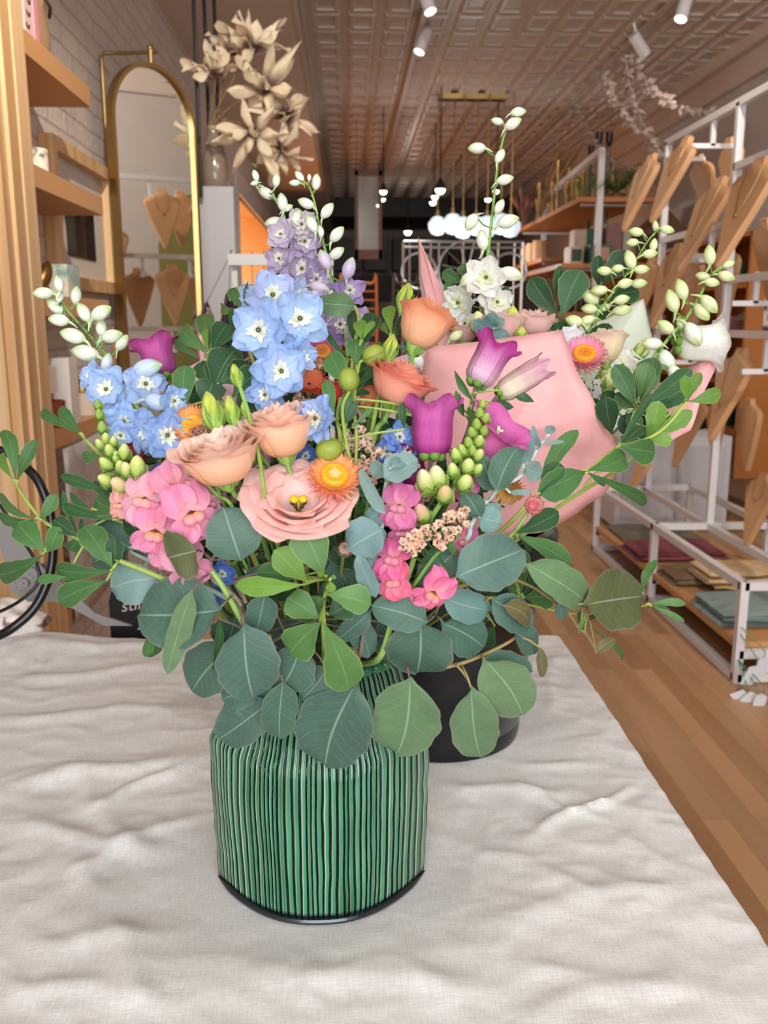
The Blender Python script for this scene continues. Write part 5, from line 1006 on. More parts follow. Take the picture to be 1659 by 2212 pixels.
def lbud(label, x0, y0, x1, y1, wpx, track=None, dY=0, bq='v', c1='#c4cf5c', c0='#86a63f', cat='flower bud', group='lisianthus buds'):
    """twisted closed bud from its base x0, y0 to its tip"""
    t = sprig('lisianthus_bud', label, cat, group, bq); b0 = at(x0, y0, dY, bq); tp = at(x1, y1, dY, bq); a = tp - b0; L = a.length; ax, u, v2 = frame(a); w_ = wpx * mpp(b0) / 2
    pts = [b0] + [at(a_, b_, dY + .008, bq) for a_, b_ in (track or [])]; stemmesh(t, pts + tail(pts[-1], bq), .0017, hexc('#7fa04c')); c0, c1 = hexc(c0), hexc(c1)
    m = MB(); m.grid(lambda q, v: b0 + ax * (L * v) + (u * math.cos(2 * PI * q + v * 1.8) + v2 * math.sin(2 * PI * q + v * 1.8)) * (w_ * (math.sin(PI * (.10 + .89 * v)) ** .7) * (1 + .13 * math.cos(5 * 2 * PI * q)) * (1.05 - .25 * v)), 30, 14, lambda q, v: mix(c0, c1, sm(.1, .6, v) * .8 + .2 * (.5 + .5 * math.cos(5 * 2 * PI * q))), closed=True); m.build('petals', M_['bud'], t)
    m = MB(); m.ball(b0, w_ * .55, 10, hexc('#7fa04c'), ax=ax)
    for i in range(5): an = i * 2 * PI / 5; rad = u * math.cos(an) + v2 * math.sin(an); m.tube(smooth_path([b0, b0 + rad * w_ * 1.0 + ax * L * .25, b0 + rad * w_ * 1.12 + ax * L * .58], 4), lambda t_: w_ * .26 * (1 - .85 * t_), 5, hexc('#5f8a3c'))
    m.build('sepals', M_['stem'], t); return t
# ---- strawflower
def straw(label, x, y, Rp, ins, mid_, outc, disc, dx=0, dz=.3, dY=0, bq='v', op=1.0, sd=1, ring=None, rings=6, track=None):
    t = sprig('strawflower', label, 'flower', 'strawflowers', bq); p = at(x, y, dY, bq); s = Rp * 1.22 * mpp(p); ax, u, v2 = frame(tocam(p, dx, dz)); r = random.Random(sd)
    pts = [p - ax * s * .25] + [at(a, b_, dY + .01, bq) for a, b_ in (track or [])]; stemmesh(t, pts + tail(pts[-1], bq), .0016, hexc('#7d9a4a')); m = MB(); ins, mid_, outc = hexc(ins), hexc(mid_), hexc(outc)
    for k in range(rings):
        f = k / (rings - 1); th = R(104 - 44 * f) * op; ln = s * (.98 - .42 * f); r00 = s * (.08 + .26 * f)
        for i in range(24):
            a = 2 * PI * (i + .5 * (k % 2)) / 24 + r.uniform(-.06, .06); rad = u * math.cos(a) + v2 * math.sin(a); d = (rad * math.sin(th) + ax * math.cos(th)).normalized(); n_ = (ax * math.sin(th) - rad * math.cos(th)).normalized()
            c1 = jit(mix(mix(outc, mid_, min(1, f * 2)), ins, max(0, f * 2 - 1)), r, .12); c0 = mix(c1, mid_, .4); petal(m, p + rad * r00 + ax * s * (.10 * f - .10), n_, d, 0, ln * .82 * r.uniform(.85, 1.05), s * .19, .20, c0, c1, i + k * 40, .02, .8, .75, 4, 2)
    o = m.build('bracts', M_['petal'], t); m = MB()
    if disc:
        dc = hexc(disc); m.lathe([(s * .40, s * .02), (s * .38, s * .12), (s * .30, s * .17), (s * .18, s * .13), (.0001, s * .12)], p + ax * s * .05, ax, 22, lambda q: mix(dc, ring and hexc(ring) or dc, sm(.8, .95, q)))
        for i in range(90):
            a = i * 2.39996; q = (i / 90) ** .5 * .39 * s; pp = p + ax * (s * (.20 - .08 * (i / 90))) + (u * math.cos(a) + v2 * math.sin(a)) * q; m.tube([pp - ax * s * .06, pp + ax * s * .06], s * .018, 4, jit(dc if q > .17 * s or not ring else hexc(ring), r, .12))
        m.build('flower_disc', M_['bud'], t)
    return t
# ---- snapdragon
def snapflower(parent, c, d, s, c0, c1, sd, upv=None, pal='#e8c63a'):
    """two lipped snapdragon floret facing d"""
    s *= 1.12; r = random.Random(sd); ax, u, v2 = frame(d, upv or (r.uniform(-.7, .7), 0, 1)); v2 = v2 if v2.z > 0 else -v2; c0, c1 = hexc(c0), hexc(c1); m = MB()
    m.tube(smooth_path([c - ax * s * 1.0, c - ax * s * .5, c + ax * s * .05], 4), lambda t_: s * (.24 + .18 * t_), 12, lambda t_: mix(c0, c1, .4 * t_), cap=False)
    for sg in (-1, 1):
        rad = (v2 * .9 + u * sg * .5).normalized(); petal(m, c + v2 * s * .10, ax, rad, s * .05, s * 1.0, s * 1.15, -.25 + r.uniform(-.3, .25), mix(c0, c1, .4), jit(c1, r, .06), r.random() * 99, .13, .5, 0, 8, 7)
    for sg in (-1, 0, 1):
        rad = (-v2 * (1 if sg == 0 else .6) + u * sg * .8).normalized(); petal(m, c - v2 * s * .12, ax, rad, s * .08, s * (.75 if sg == 0 else .85), s * .95, -.2 + r.uniform(-.3, .2), mix(c0, c1, .4), jit(c1, r, .06), r.random() * 99, .14, .5, 0, 7, 6)
    o = m.build('floret', M_['petal'], parent); m = MB()
    for sg in (-1, 1): m.ball(c - v2 * s * .10 + ax * s * .20 + u * sg * s * .13, s * .24, 12, ax=v2, k=.75, colf=lambda q: mix(mix(c1, c0, .5), hexc(pal), .75 * sm(.55, .9, q)))
    m.build('floret_lip', M_['petal'], o)
def snapbud(m, c, d, L, c0, c1, sd):
    ax, u, v2 = frame(d); c0, c1 = hexc(c0), hexc(c1); w_ = L * .27
    m.grid(lambda a, b_: c + ax * (L * (b_ - .4)) + (u * math.cos(2 * PI * a) * (1 + .10 * math.cos(4 * PI * a)) + v2 * math.sin(2 * PI * a)) * (w_ * math.sin(PI * (.04 + .955 * b_)) ** .6 * (1 - .15 * b_)), 16, 9, lambda a, b_: mix(c0, c1, sm(.35, .95, b_)), closed=True)
    for i in range(4):
        a = i * PI / 2 + .4; rad = u * math.cos(a) + v2 * math.sin(a); petal(m, c - ax * L * .42, rad, ax, 0, L * .55, w_ * 1.8, .10, hexc('#5f8a3c'), hexc('#8db052'), i, .03, .6, .5, 4, 4)
        m.v[-25:] = [tuple(V(p) + rad * w_ * .85 * math.sin(PI * .5 * min(1, (j // 5) / 2.2))) for j, p in enumerate(m.v[-25:])]
def snap(label, track, buds, flowers, dY=0, bq='v', c0='#eeb3a6', c1='#e2709c'):
    t = sprig('snapdragon_stem', label, 'flower', 'snapdragons', bq); P_ = [at(x, y, dY + .008, bq) for x, y in track]; stemmesh(t, P_ + tail(P_[-1], bq), lambda q: .0014 + .002 * q, hexc('#8aa956')); vis = smooth_path(P_, 10); r = random.Random(5)
    for i, b_ in enumerate(buds):
        x, y, L = b_[:3]; cc = b_[3] if len(b_) > 3 else '#c7d27c'; p = at(x, y, dY - .006 + r.uniform(-.006, .004), bq); q = min(vis, key=lambda z_: (z_ - p).length); d = (p - q) / max(1e-6, (p - q).length) + V((0, -.35, .85)); m = MB(); snapbud(m, p, d.normalized(), L * 1.4 * mpp(p), '#a9bf62', cc, i); m.tube([q, p - d.normalized() * L * mpp(p) * .3], .0012, 5, hexc('#8aa956')); m.build('flower_bud', M_['bud'], t)
    for i, f in enumerate(flowers):
        x, y, S = f[:3]; dx, dz = (f[3], f[4]) if len(f) > 4 else (r.uniform(-.4, .4), r.uniform(-.1, .3)); p = at(x, y, dY - .01 + (f[5] if len(f) > 5 else 0), bq); snapflower(t, p, tocam(p, dx, dz), S * mpp(p), c0, f[6] if len(f) > 6 else c1, i * 7 + int(x))
    return t
# ---- bellflower
def bell(parent, c, ax, Rr, L, cbase, crim, sd, lobe=.14, flare=.30, rib=None, twist=0, closed_=0):
    r = random.Random(sd); ax, u, v2 = frame(ax); cbase, crim = hexc(cbase), hexc(crim); rib = hexc(rib) if rib else crim; m = MB(); P3 = [(0, .12, 0), (.08, .52, .03), (.2, .74, .14), (.4, .80, .38), (.6, .80, .62), (.78, .86, .82), (.9, 1.0, .94), (1, 1.14, 1.0)]; ph0 = r.uniform(0, 6)
    for rad_k in (1.0, .97):
        def fn(a, t):
            ph = 2 * PI * a; lb = .5 + .5 * math.cos(5 * ph + ph0); rr_, hh = pr3(P3, t); k = sm(.66, 1, t)
            R_ = Rr * rad_k * (rr_ * (1 + .05 * math.cos(5 * ph + ph0) * (1 - k)) + k * (flare * lb - closed_ * .75 * (1 - .2 * lb)) + .03 * k * math.sin(13 * ph) + .012 * math.sin(23 * ph)); hh += lobe * (lb - .5) * 2 * sm(.55, 1, t) - flare * .35 * lb * sm(.9, 1, t)
            return c + ax * (L * hh) + (u * math.cos(ph + twist * t) + v2 * math.sin(ph + twist * t)) * R_
        m.grid(fn, 50, 18, lambda a, t: mix(mix(cbase, crim, sm(.1, .9, t)), rib, min(.7, .40 * math.exp(-((math.cos(5 * 2 * PI * a + ph0) - 1) / .05) ** 2) + .22 * max(0, math.cos(25 * 2 * PI * a + 3 * math.sin(9 * t))) ** 3)), closed=True)
    o = m.build('bell_blossom', M_['petal'], parent); m = MB(); m.tube([c, c + ax * L * .75], .0016, 6, hexc('#e6dfa8'))
    for i in range(3): a = i * 2.1; m.tube([c + ax * L * .74, c + ax * L * .80 + (u * math.cos(a) + v2 * math.sin(a)) * Rr * .14], .0012, 5, hexc('#efe7b0'))
    m.build('pistil', M_['bud'], o)
def campan(label, x, y, axpx, Rp, Lp, cb, cr, sd, dY=0, bq='v', tilt=0, track=None, **k):
    t = sprig('bellflower_stem', label, 'flower', 'bellflowers', bq); p = at(x, y, dY, bq); s = mpp(p); ax = ((rt * axpx[0] - up * axpx[1]).normalized() + tocam(p) * tilt).normalized(); pts = [p] + [at(a, b_, dY + .01, bq) for a, b_ in (track or [])]; stemmesh(t, pts + tail(pts[-1], bq), .002, hexc('#7a5f55')); bell(t, p, ax, Rp * s, Lp * s, cb, cr, sd, **k)
    m = MB(); _, u, v2 = frame(ax)
    for i in range(5):
        a = i * 2 * PI / 5 + .3; rad = u * math.cos(a) + v2 * math.sin(a); d = (ax * .75 + rad * .6).normalized(); petal(m, p - ax * s * 4, (rad - d * rad.dot(d)).normalized(), d, s * 2, s * Lp * .30, s * Rp * .55, -.5, hexc('#5d8a36'), hexc('#7fa848'), i, .08, .6, .6, 5, 4); rad2 = u * math.cos(a + .6) + v2 * math.sin(a + .6); m.ball(p + rad2 * s * Rp * .35 + ax * s * 2, s * Rp * .24, 8, hexc('#82a94b'))
    m.build('calyx', M_['petal'], t); return t
# ---- statice
def statice(label, track, pts_px, rp, cols, dY=0, bq='v', sd=1, green='#3f6a34', name='statice_stem', nleaf=16):
    t = sprig(name, label, 'flower', 'statice sprays', bq); r = random.Random(sd); P_ = [at(x, y, dY + .012, bq) for x, y in track]; stemmesh(t, P_ + tail(P_[-1], bq), .0016, hexc('#5f8a3c')); vis = smooth_path(P_, 8)
    for x, y in pts_px:
        m = MB(); c = at(x, y, dY + r.uniform(-.006, .006), bq); q = min(vis, key=lambda z_: (z_ - c).length); m.tube(smooth_path([q, q.lerp(c, .6) + V((0, .002, -.004)), c], 3), .001, 5, hexc(green))
        for i in range(5):
            p = c + V((r.uniform(-1, 1), r.uniform(-.6, .4), r.uniform(-1, 1))) * rp * mpp(c) * .85; ax, u, v2 = frame(tocam(p, r.uniform(-.6, .6), r.uniform(-.3, .8))); rr_ = rp * mpp(c) * r.uniform(.45, .7); cc = jit(hexc(r.choice(cols)), r, .1); ph = r.uniform(0, 6)
            m.grid(lambda a, t_: p + ax * (rr_ * (1.3 * t_ - .9)) + (u * math.cos(2 * PI * a) + v2 * math.sin(2 * PI * a)) * (rr_ * (.25 + .75 * t_ ** 1.5) * (1 + .16 * math.cos(10 * PI * a + ph) * t_)) + ax * rr_ * .18 * math.sin(10 * PI * a) * t_, 20, 4, lambda a, t_: mix(mix(cc, hexc('#f3e3c8'), .5), cc, sm(0, .6, t_)), closed=True)
            for k in range(3): a = k * 2.1; rad = u * math.cos(a) + v2 * math.sin(a); petal(m, p - ax * rr_ * .9, rad, ax, 0, rr_ * .9, rr_ * .5, .2, hexc(green), hexc('#5c8a45'), k, .05, .7, .5, 3, 2)
        m.build('flower_cluster', M_['petal'], t)
    m = MB()
    for i in range(nleaf):
        q = r.choice(vis); d = V((r.uniform(-1, 1), r.uniform(-.6, .6), r.uniform(-.8, 1))).normalized(); leafmesh(m, q, q + d * r.uniform(.008, .02), r.uniform(.003, .006), 'lance', r.uniform(-1, 1), .1, .2, jit(hexc(green), r, .15), i, nl=5, nw=3)
    m.build('leaves', M_['green'], t); return t
def pod(label, x, y, Rp, axpx, track, dY=0):
    t = sprig('seed_pod_stem', label, 'seed pod', 'green seed pods'); p = at(x, y, dY); s = Rp * mpp(p); ax, u, v2 = frame(rt * axpx[0] - up * axpx[1]); pts = [p - ax * s * 1.0] + [at(a, b_, dY + .006) for a, b_ in track]; stemmesh(t, pts + tail(pts[-1]), .0014, hexc('#8a9a44'))
    m = MB(); m.grid(lambda a, b_: p - ax * s * 1.08 * math.cos(PI * b_) + (u * math.cos(2 * PI * a) + v2 * math.sin(2 * PI * a)) * (s * .98 * math.sin(PI * b_) ** .9 * (1 - .05 * math.exp(-(math.sin(3 * PI * a) / .12) ** 2))), 36, 16, lambda a, b_: mix(hexc('#8b9b3d'), hexc('#5f7027'), .8 * math.exp(-(math.sin(3 * PI * a) / .05) ** 2)), closed=True); m.build('pod', M_['bud'], t)
    m = MB()
    for i in range(7): a = i * .9; m.tube(smooth_path([p - ax * s * 1.02, p - ax * s * 1.0 + (u * math.cos(a) + v2 * math.sin(a)) * s * .28, p - ax * s * .85 + (u * math.cos(a) + v2 * math.sin(a)) * s * .5], 3), lambda q: .0011 * (1 - .7 * q), 4, hexc('#6f6a34'))
    m.build('sepals', M_['stem'], t)
# ================================================================ eucalyptus in the green vase
GE = 'silver dollar eucalyptus branches'
branch('eucalyptus_branch', 'eucalyptus branch whose dark upright leaf crosses the pink snapdragons', GE, [(428, 1185), (455, 1210), (458, 1250), (492, 1275), (522, 1310), (535, 1380)],
  [(424, 1190, 362, 1206, 124, 'w', .35, .05, -.03), (415, 1272, 360, 1457, 52, 'o', .1, .02, -.035), (478, 1318, 294, 1328, 158, 'e', 0, .06, -.02), (527, 1348, 548, 1514, 138, 'e', 0, .08, -.03), (521, 1212, 482, 1096, 122, 'e', .1, .05, -.015)], dY=-.012, shoots=[(455, 1210, 492, 1190), (492, 1190, 505, 1170), (490, 1192, 520, 1200)])
branch('eucalyptus_branch', 'eucalyptus branch with overlapping leaves low over the vase shoulder', GE, [(570, 1400), (600, 1380), (640, 1370)],
  [(588, 1512, 468, 1600, 100, 'e', 0, .06, -.02), (612, 1470, 604, 1598, 82, 'e', .2, .05, -.026), (505, 1395, 412, 1496, 112, 'e', 0, .05, .0), (560, 1470, 478, 1512, 80, 'e', 0, .04, -.01), (600, 1500, 505, 1542, 40, 'e', .3, .04, -.012), (650, 1392, 600, 1494, 104, 'e', 0, .06, -.02), (710, 1440, 652, 1512, 80, 'e', 0, .05, -.018), (572, 1282, 552, 1374, 74, 'e', .3, .05, -.01), (470, 1330, 462, 1450, 28, 'g', .9, .05, -.02)], dY=0)
branch('eucalyptus_branch', 'eucalyptus branch with the largest bottom leaf over the vase front', GE, [(800, 1320), (785, 1370), (775, 1420)],
  [(768, 1478, 700, 1660, 168, 'e', 0, .06, -.03), (802, 1318, 725, 1385, 50, 'e', .3, .05, 0), (770, 1400, 735, 1440, 50, 'w', .2, .05, .01), (760, 1330, 800, 1420, 60, 'e', .2, .05, .02)], dY=0)
branch('eucalyptus_branch', 'eucalyptus branch with one round olive leaf hanging beside the vase neck', GE, [(880, 1395), (884, 1440), (860, 1400)],
  [(886, 1462, 858, 1634, 150, 'o', 0, .05, -.02)], dY=-.01, scol='#7d4f4a')
branch('eucalyptus_branch', 'eucalyptus branch with broad leaves over the vase beads', GE, [(940, 1330), (920, 1345), (880, 1370)],
  [(908, 1338, 900, 1460, 148, 'e', 0, .08, -.02), (925, 1345, 803, 1308, 84, 'e', 0, .07, -.028), (955, 1345, 1048, 1400, 96, 'e', .1, .06, -.008), (955, 1290, 1062, 1318, 74, 'b', .1, .06, -.01), (1000, 1180, 905, 1262, 76, 'e', .1, .06, 0)], dY=0)
branch('eucalyptus_branch', 'long eucalyptus branch reaching out over the floor with a round olive tip leaf', GE, [(1268, 1312), (1210, 1306), (1150, 1268), (1080, 1245), (1010, 1262), (945, 1278), (880, 1315)],
  [(984, 1246, 1134, 1186, 124, 'e', 0, .07, -.012), (1134, 1216, 1278, 1304, 84, 'o', .25, .10, -.01), (1262, 1306, 1390, 1288, 136, 'w', 0, .04, -.01), (1206, 1300, 1215, 1340, 30, 'e', .1, .04, -.005), (1250, 1368, 1262, 1330, 10, 'l', .1, .05, 0, 'lance'), (1285, 1412, 1330, 1378, 26, 'w', .2, .05, -.01), (1268, 1342, 1288, 1326, 10, 'w', .1, .05, 0, 'lance')],
  dY=-.02, sr=.0014, scol='#7c6d44', shoots=[(1206, 1306, 1250, 1358), (1250, 1358, 1284, 1400), (1250, 1358, 1275, 1385), (1130, 1236, 1150, 1220)])
branch('eucalyptus_branch', 'eucalyptus branch with two hanging green leaves before the black bucket', GE, [(1110, 1360), (1112, 1378), (1050, 1412), (985, 1436), (930, 1440), (870, 1400)],
  [(1046, 1424, 1132, 1550, 116, 'o', 0, .05, -.012), (1018, 1484, 1040, 1642, 106, 'o', .05, .06, -.02), (1040, 1424, 1152, 1452, 74, 'e', .1, .07, .008), (1060, 1292, 1152, 1354, 78, 'e', .2, .1, -.004), (1088, 1306, 1150, 1345, 52, 'w', .5, .12, -.02), (1165, 1396, 1172, 1465, 24, 'w', .2, .05, -.005), (1110, 1362, 1165, 1400, 62, 'e', .3, .05, .005)], dY=-.012, scol='#8d7b4c', shoots=[(985, 1436, 1018, 1484), (1050, 1300, 1062, 1292)])
branch('baby_blue_eucalyptus', 'silvery blue eucalyptus stem between the open pink lisianthus and the peach statice', 'silvery eucalyptus stems', [(870, 985), (838, 1030), (826, 1100), (822, 1160), (800, 1250)],
  [(828, 1032, 902, 990, 66, 'b', .3, .1, -.02), (838, 1025, 800, 1000, 40, 'b', .5, .1, 0), (832, 1112, 776, 1014, 32, 'b', .4, .1, -.02), (828, 1142, 752, 1186, 92, 'b', 0, .08, -.02), (830, 1100, 792, 1126, 44, 'b', 0, .05, 0), (812, 1292, 772, 1200, 48, 'b', .5, .1, -.02), (790, 1200, 822, 1240, 36, 'b', .2, .1, 0), (848, 1010, 862, 985, 16, 'b', .3, .1, -.03), (842, 1012, 880, 1000, 12, 'b', .3, .1, -.03), (812, 1130, 800, 1180, 60, 'b', .3, .1, .012)], dY=-.01, scol='#b4c4bd')
branch('baby_blue_eucalyptus', 'silvery blue eucalyptus stem rising in front of the pink wrapping paper', 'silvery eucalyptus stems', [(1190, 935), (1160, 972), (1128, 1025), (1072, 1060), (1020, 1130), (1000, 1180)],
  [(1168, 968, 1150, 920, 18, 'b', .4, .1), (1170, 958, 1222, 952, 10, 'b', .4, .1), (1186, 940, 1190, 918, 24, 'b', .1, .05), (1130, 1004, 1140, 938, 42, 'b', .3, .1), (1132, 1008, 1172, 1024, 46, 'b', .1, .05), (1072, 1062, 1118, 962, 68, 'e', .3, .1, -.02), (1070, 1060, 1038, 985, 56, 'e', .3, .08), (1038, 1118, 1000, 1062, 52, 'e', .3, .08, -.01), (1034, 1116, 1084, 1128, 62, 'b', .2, .1), (1100, 1065, 1150, 1062, 14, 'b', .3, .1), (1035, 1120, 1082, 1090, 40, 'b', .5, .1, .01)], dY=-.005, scol='#bccdc4')
branch('eucalyptus_branch', 'eucalyptus branch with large bluish leaves low on the bouquet side by the black cord', GE, [(300, 1180), (282, 1190), (330, 1215), (400, 1250), (500, 1300)],
  [(345, 1248, 238, 1272, 96, 'b', .1, .1, -.012), (282, 1186, 205, 1132, 112, 'e', .1, .05, 0), (278, 1188, 196, 1218, 66, 'e', .2, .05, .01), (284, 1190, 330, 1160, 70, 'e', 0, .05, .02), (300, 1262, 250, 1292, 60, 'b', .3, .05, .01)], dY=.012, scol='#9fb5a8')
branch('eucalyptus_branch', 'single grey green leaf tip standing behind the blue delphinium cluster', GE, [(765, 660), (775, 700), (760, 800)], [(768, 660, 680, 656, 58, 'o', .4, .12, -.02)], dY=.01, scol='#93a05c')
branch('eucalyptus_branch', 'eucalyptus branch tucked in the shade between the two snapdragon stems', GE, [(620, 1210), (640, 1260), (660, 1340)],
  [(730, 1200, 752, 1265, 72, 'e', .2, .05, .02), (560, 1220, 540, 1290, 60, 'e', .3, .05, .03), (860, 1270, 820, 1210, 60, 'e', .2, .05, .03), (600, 1340, 650, 1400, 80, 'e', .2, .05, .02), (740, 1180, 715, 1235, 50, 'e', .2, .05, .02), (820, 1340, 860, 1420, 80, 'e', .2, .05, .01), (510, 1330, 490, 1400, 90, 'e', .2, .05, .02), (480, 1400, 560, 1460, 90, 'e', .2, .05, .015), (930, 1400, 890, 1440, 50, 'e', .2, .05, .0), (400, 1290, 460, 1340, 70, 'e', 0, .05, .03)], dY=.02)
# ---------------------------------------------------------------- fresh green foliage in the green vase
GG = 'fresh green foliage sprigs'
def sprg(label, stem, leaves, **k): k.setdefault('shape', 'obov'); return branch('green_foliage_sprig', label, k.pop('group', GG), stem, leaves, matn='green', scol=k.pop('scol', '#8fa650'), **k)
sprg('bright green sprig fanning out front and centre over the vase', [(712, 1252), (702, 1286), (698, 1340), (700, 1400)],
  [(700, 1246, 652, 1138, 84, 'l', 0, .06, -.03), (663, 1258, 594, 1188, 62, 'y', 0, .06, -.03), (662, 1262, 508, 1268, 46, 'y', .3, .08, -.03), (650, 1250, 556, 1236, 44, 'g', .2, .05, -.02), (705, 1284, 802, 1304, 64, 'l', .1, .1, -.03), (692, 1338, 620, 1290, 66, 'l', 0, .06, -.02), (694, 1342, 624, 1412, 84, 'l', 0, .07, -.03), (699, 1345, 756, 1494, 88, 'l', 0, .06, -.045), (712, 1252, 716, 1280, 22, 'y', .5, .1, -.04), (714, 1250, 726, 1246, 12, 'y', .5, .1, -.04), (704, 1244, 690, 1236, 14, 'y', .5, .1, -.04), (702, 1290, 640, 1330, 60, 'g', .2, .05, -.005), (708, 1330, 760, 1300, 66, 'd', .1, .05, .0)], dY=-.012)
sprg('green sprig arching low past the black cord', [(32, 1042), (60, 1085), (100, 1130), (172, 1165), (245, 1205), (330, 1240), (430, 1290)],
  [(34, 1040, 8, 922, 34, 'g'), (36, 1040, 76, 950, 32, 'g', .4), (30, 1038, 0, 975, 24, 'y', .3), (80, 1122, -6, 1066, 26, 'g', .5), (80, 1122, -10, 1112, 28, 'g', .3), (84, 1124, 121, 1068, 30, 'g', .2), (100, 1194, 38, 1128, 60, 'g'), (101, 1194, 126, 1140, 42, 'g', .3), (98, 1196, -12, 1242, 50, 'g'), (171, 1162, 114, 1122, 38, 'd', .1), (246, 1232, 182, 1132, 62, 'g'), (247, 1232, 246, 1160, 42, 'd', .4, .05, .01), (244, 1234, 112, 1230, 42, 'g', .2), (235, 1252, 122, 1302, 54, 'g', .05), (150, 1246, 80, 1256, 22, 'g', .3), (172, 1160, 150, 1190, 40, 'g', .2, .05, .01)], dY=-.02)
sprg('thin leaved dark green sprig pointing out under the green snapdragon buds', [(235, 1118), (270, 1130), (330, 1160), (420, 1230)],
  [(244, 1066, 128, 1030, 28, 'd', .3), (240, 1078, 200, 1040, 18, 'd', .4), (200, 1100, 148, 1066, 18, 'd', .5), (248, 1124, 124, 1092, 28, 'd', .4), (172, 1160, 134, 1060, 16, 'd', .5), (174, 1160, 176, 1120, 12, 'd', .5), (262, 1112, 204, 1078, 56, 'g', .1), (264, 1114, 300, 1150, 50, 'd', .3), (230, 1090, 262, 1055, 44, 'd', .2, .05, .015)], dY=.005)
sprg('green sprig with two blades sticking out beside the blue florets', [(172, 936), (200, 965), (225, 992), (300, 1060)], [(175, 938, 80, 884, 26, 'g', .2), (176, 937, 126, 880, 28, 'g', .2), (220, 984, 176, 986, 28, 'g', .1)], dY=.01)
sprg('dark green leafy stem behind the blue delphinium and the peach lisianthus', [(452, 760), (460, 800), (470, 850), (520, 930), (600, 1050)],
  [(452, 762, 436, 674, 44, 'g'), (448, 765, 384, 704, 44, 'g'), (456, 762, 492, 700, 50, 'd'), (438, 778, 371, 736, 17, 'g', .3), (453, 762, 414, 724, 16, 'y', .3), (452, 762, 440, 706, 16, 'y', .3), (461, 846, 506, 756, 84, 'd'), (460, 846, 440, 776, 50, 'd'), (402, 884, 400, 788, 52, 'g', .1, .05, -.01), (470, 830, 540, 790, 60, 'd'), (470, 850, 400, 850, 56, 'd', .1, .05, .02), (500, 860, 560, 800, 60, 'd', .1), (440, 880, 460, 820, 70, 'd', .1), (520, 900, 545, 850, 60, 'd')], dY=.02)
sprg('small green sprig standing in front of the white bellflower behind', [(528, 650), (530, 690), (540, 760), (580, 900)],
  [(526, 672, 500, 620, 26, 'g'), (522, 676, 470, 660, 24, 'l', .2), (530, 660, 536, 606, 10, 'd', .3, .05, -.01, 'lance'), (528, 690, 492, 690, 44, 'd'), (530, 700, 560, 650, 40, 'd'), (528, 730, 480, 720, 50, 'd'), (532, 730, 570, 690, 46, 'd'), (530, 780, 490, 760, 60, 'd')], dY=.04)
sprg('green sprig above the round seed pods with pale young leaves', [(778, 700), (772, 762), (765, 830), (740, 960)],
  [(775, 762, 766, 666, 30, 'd'), (776, 764, 812, 672, 42, 'd'), (780, 735, 778, 690, 30, 'y', .1, .05, -.02), (782, 736, 808, 692, 16, 'y', .3, .05, -.02), (758, 778, 702, 714, 16, 'd', .4), (770, 790, 772, 730, 44, 'g', 0, .05, -.01), (756, 836, 712, 760, 50, 'g', .1), (765, 840, 812, 756, 58, 'g', 0, .05, .01), (812, 790, 770, 850, 50, 'd', .2, .05, .02)], dY=.012)
sprg('tall bright sprig between the seed pods and the upper peach bloom', [(846, 700), (842, 735), (830, 800), (800, 950)], [(844, 722, 838, 656, 30, 'y', .1), (842, 726, 822, 698, 16, 'y', .3), (848, 735, 880, 680, 28, 'd'), (838, 760, 812, 744, 20, 'y', .3), (850, 740, 905, 770, 16, 'd', .3)], dY=.03)
sprg('upright green sprig beside the seed pod stem in the middle', [(735, 860), (728, 905), (735, 980)], [(722, 908, 706, 818, 30, 'g'), (720, 906, 694, 862, 28, 'g'), (732, 906, 756, 848, 30, 'g'), (738, 920, 768, 868, 26, 'd'), (752, 930, 806, 880, 10, 'g', .3), (880, 880, 872, 816, 28, 'g', .1), (892, 900, 905, 846, 32, 'd'), (874, 930, 868, 870, 20, 'd', .3)], dY=.0)
sprg('green sprig filling the shade under the open pink lisianthus', [(700, 1180), (720, 1220), (730, 1300)], [(720, 1200, 690, 1160, 60, 'd'), (760, 1230, 720, 1180, 50, 'd'), (750, 1280, 800, 1240, 60, 'd'), (740, 1300, 700, 1260, 60, 'd'), (640, 1250, 600, 1210, 50, 'd'), (600, 1300, 640, 1260, 50, 'd')], dY=.04)
sprg('leaf showing below the big eucalyptus leaf over the bare cloth', [(318, 1340), (330, 1330), (400, 1320)], [(318, 1350, 332, 1422, 40, 'g', .1), (322, 1350, 316, 1420, 26, 'g', .4)], dY=.01)
sprg('long green sprig springing right across the pink wrap', [(1160, 1068), (1100, 1100), (1040, 1150), (960, 1250)], [(1162, 1070, 1248, 924, 38, 'g', .25), (1166, 1068, 1205, 1000, 46, 'd', .1), (1168, 1066, 1268, 1020, 76, 'g', .2, .1), (1135, 1100, 1210, 1102, 50, 'd', .2, .08), (1150, 1130, 1180, 1098, 30, 'g', .2)], dY=.06, scol='#9fb04e') if False else None
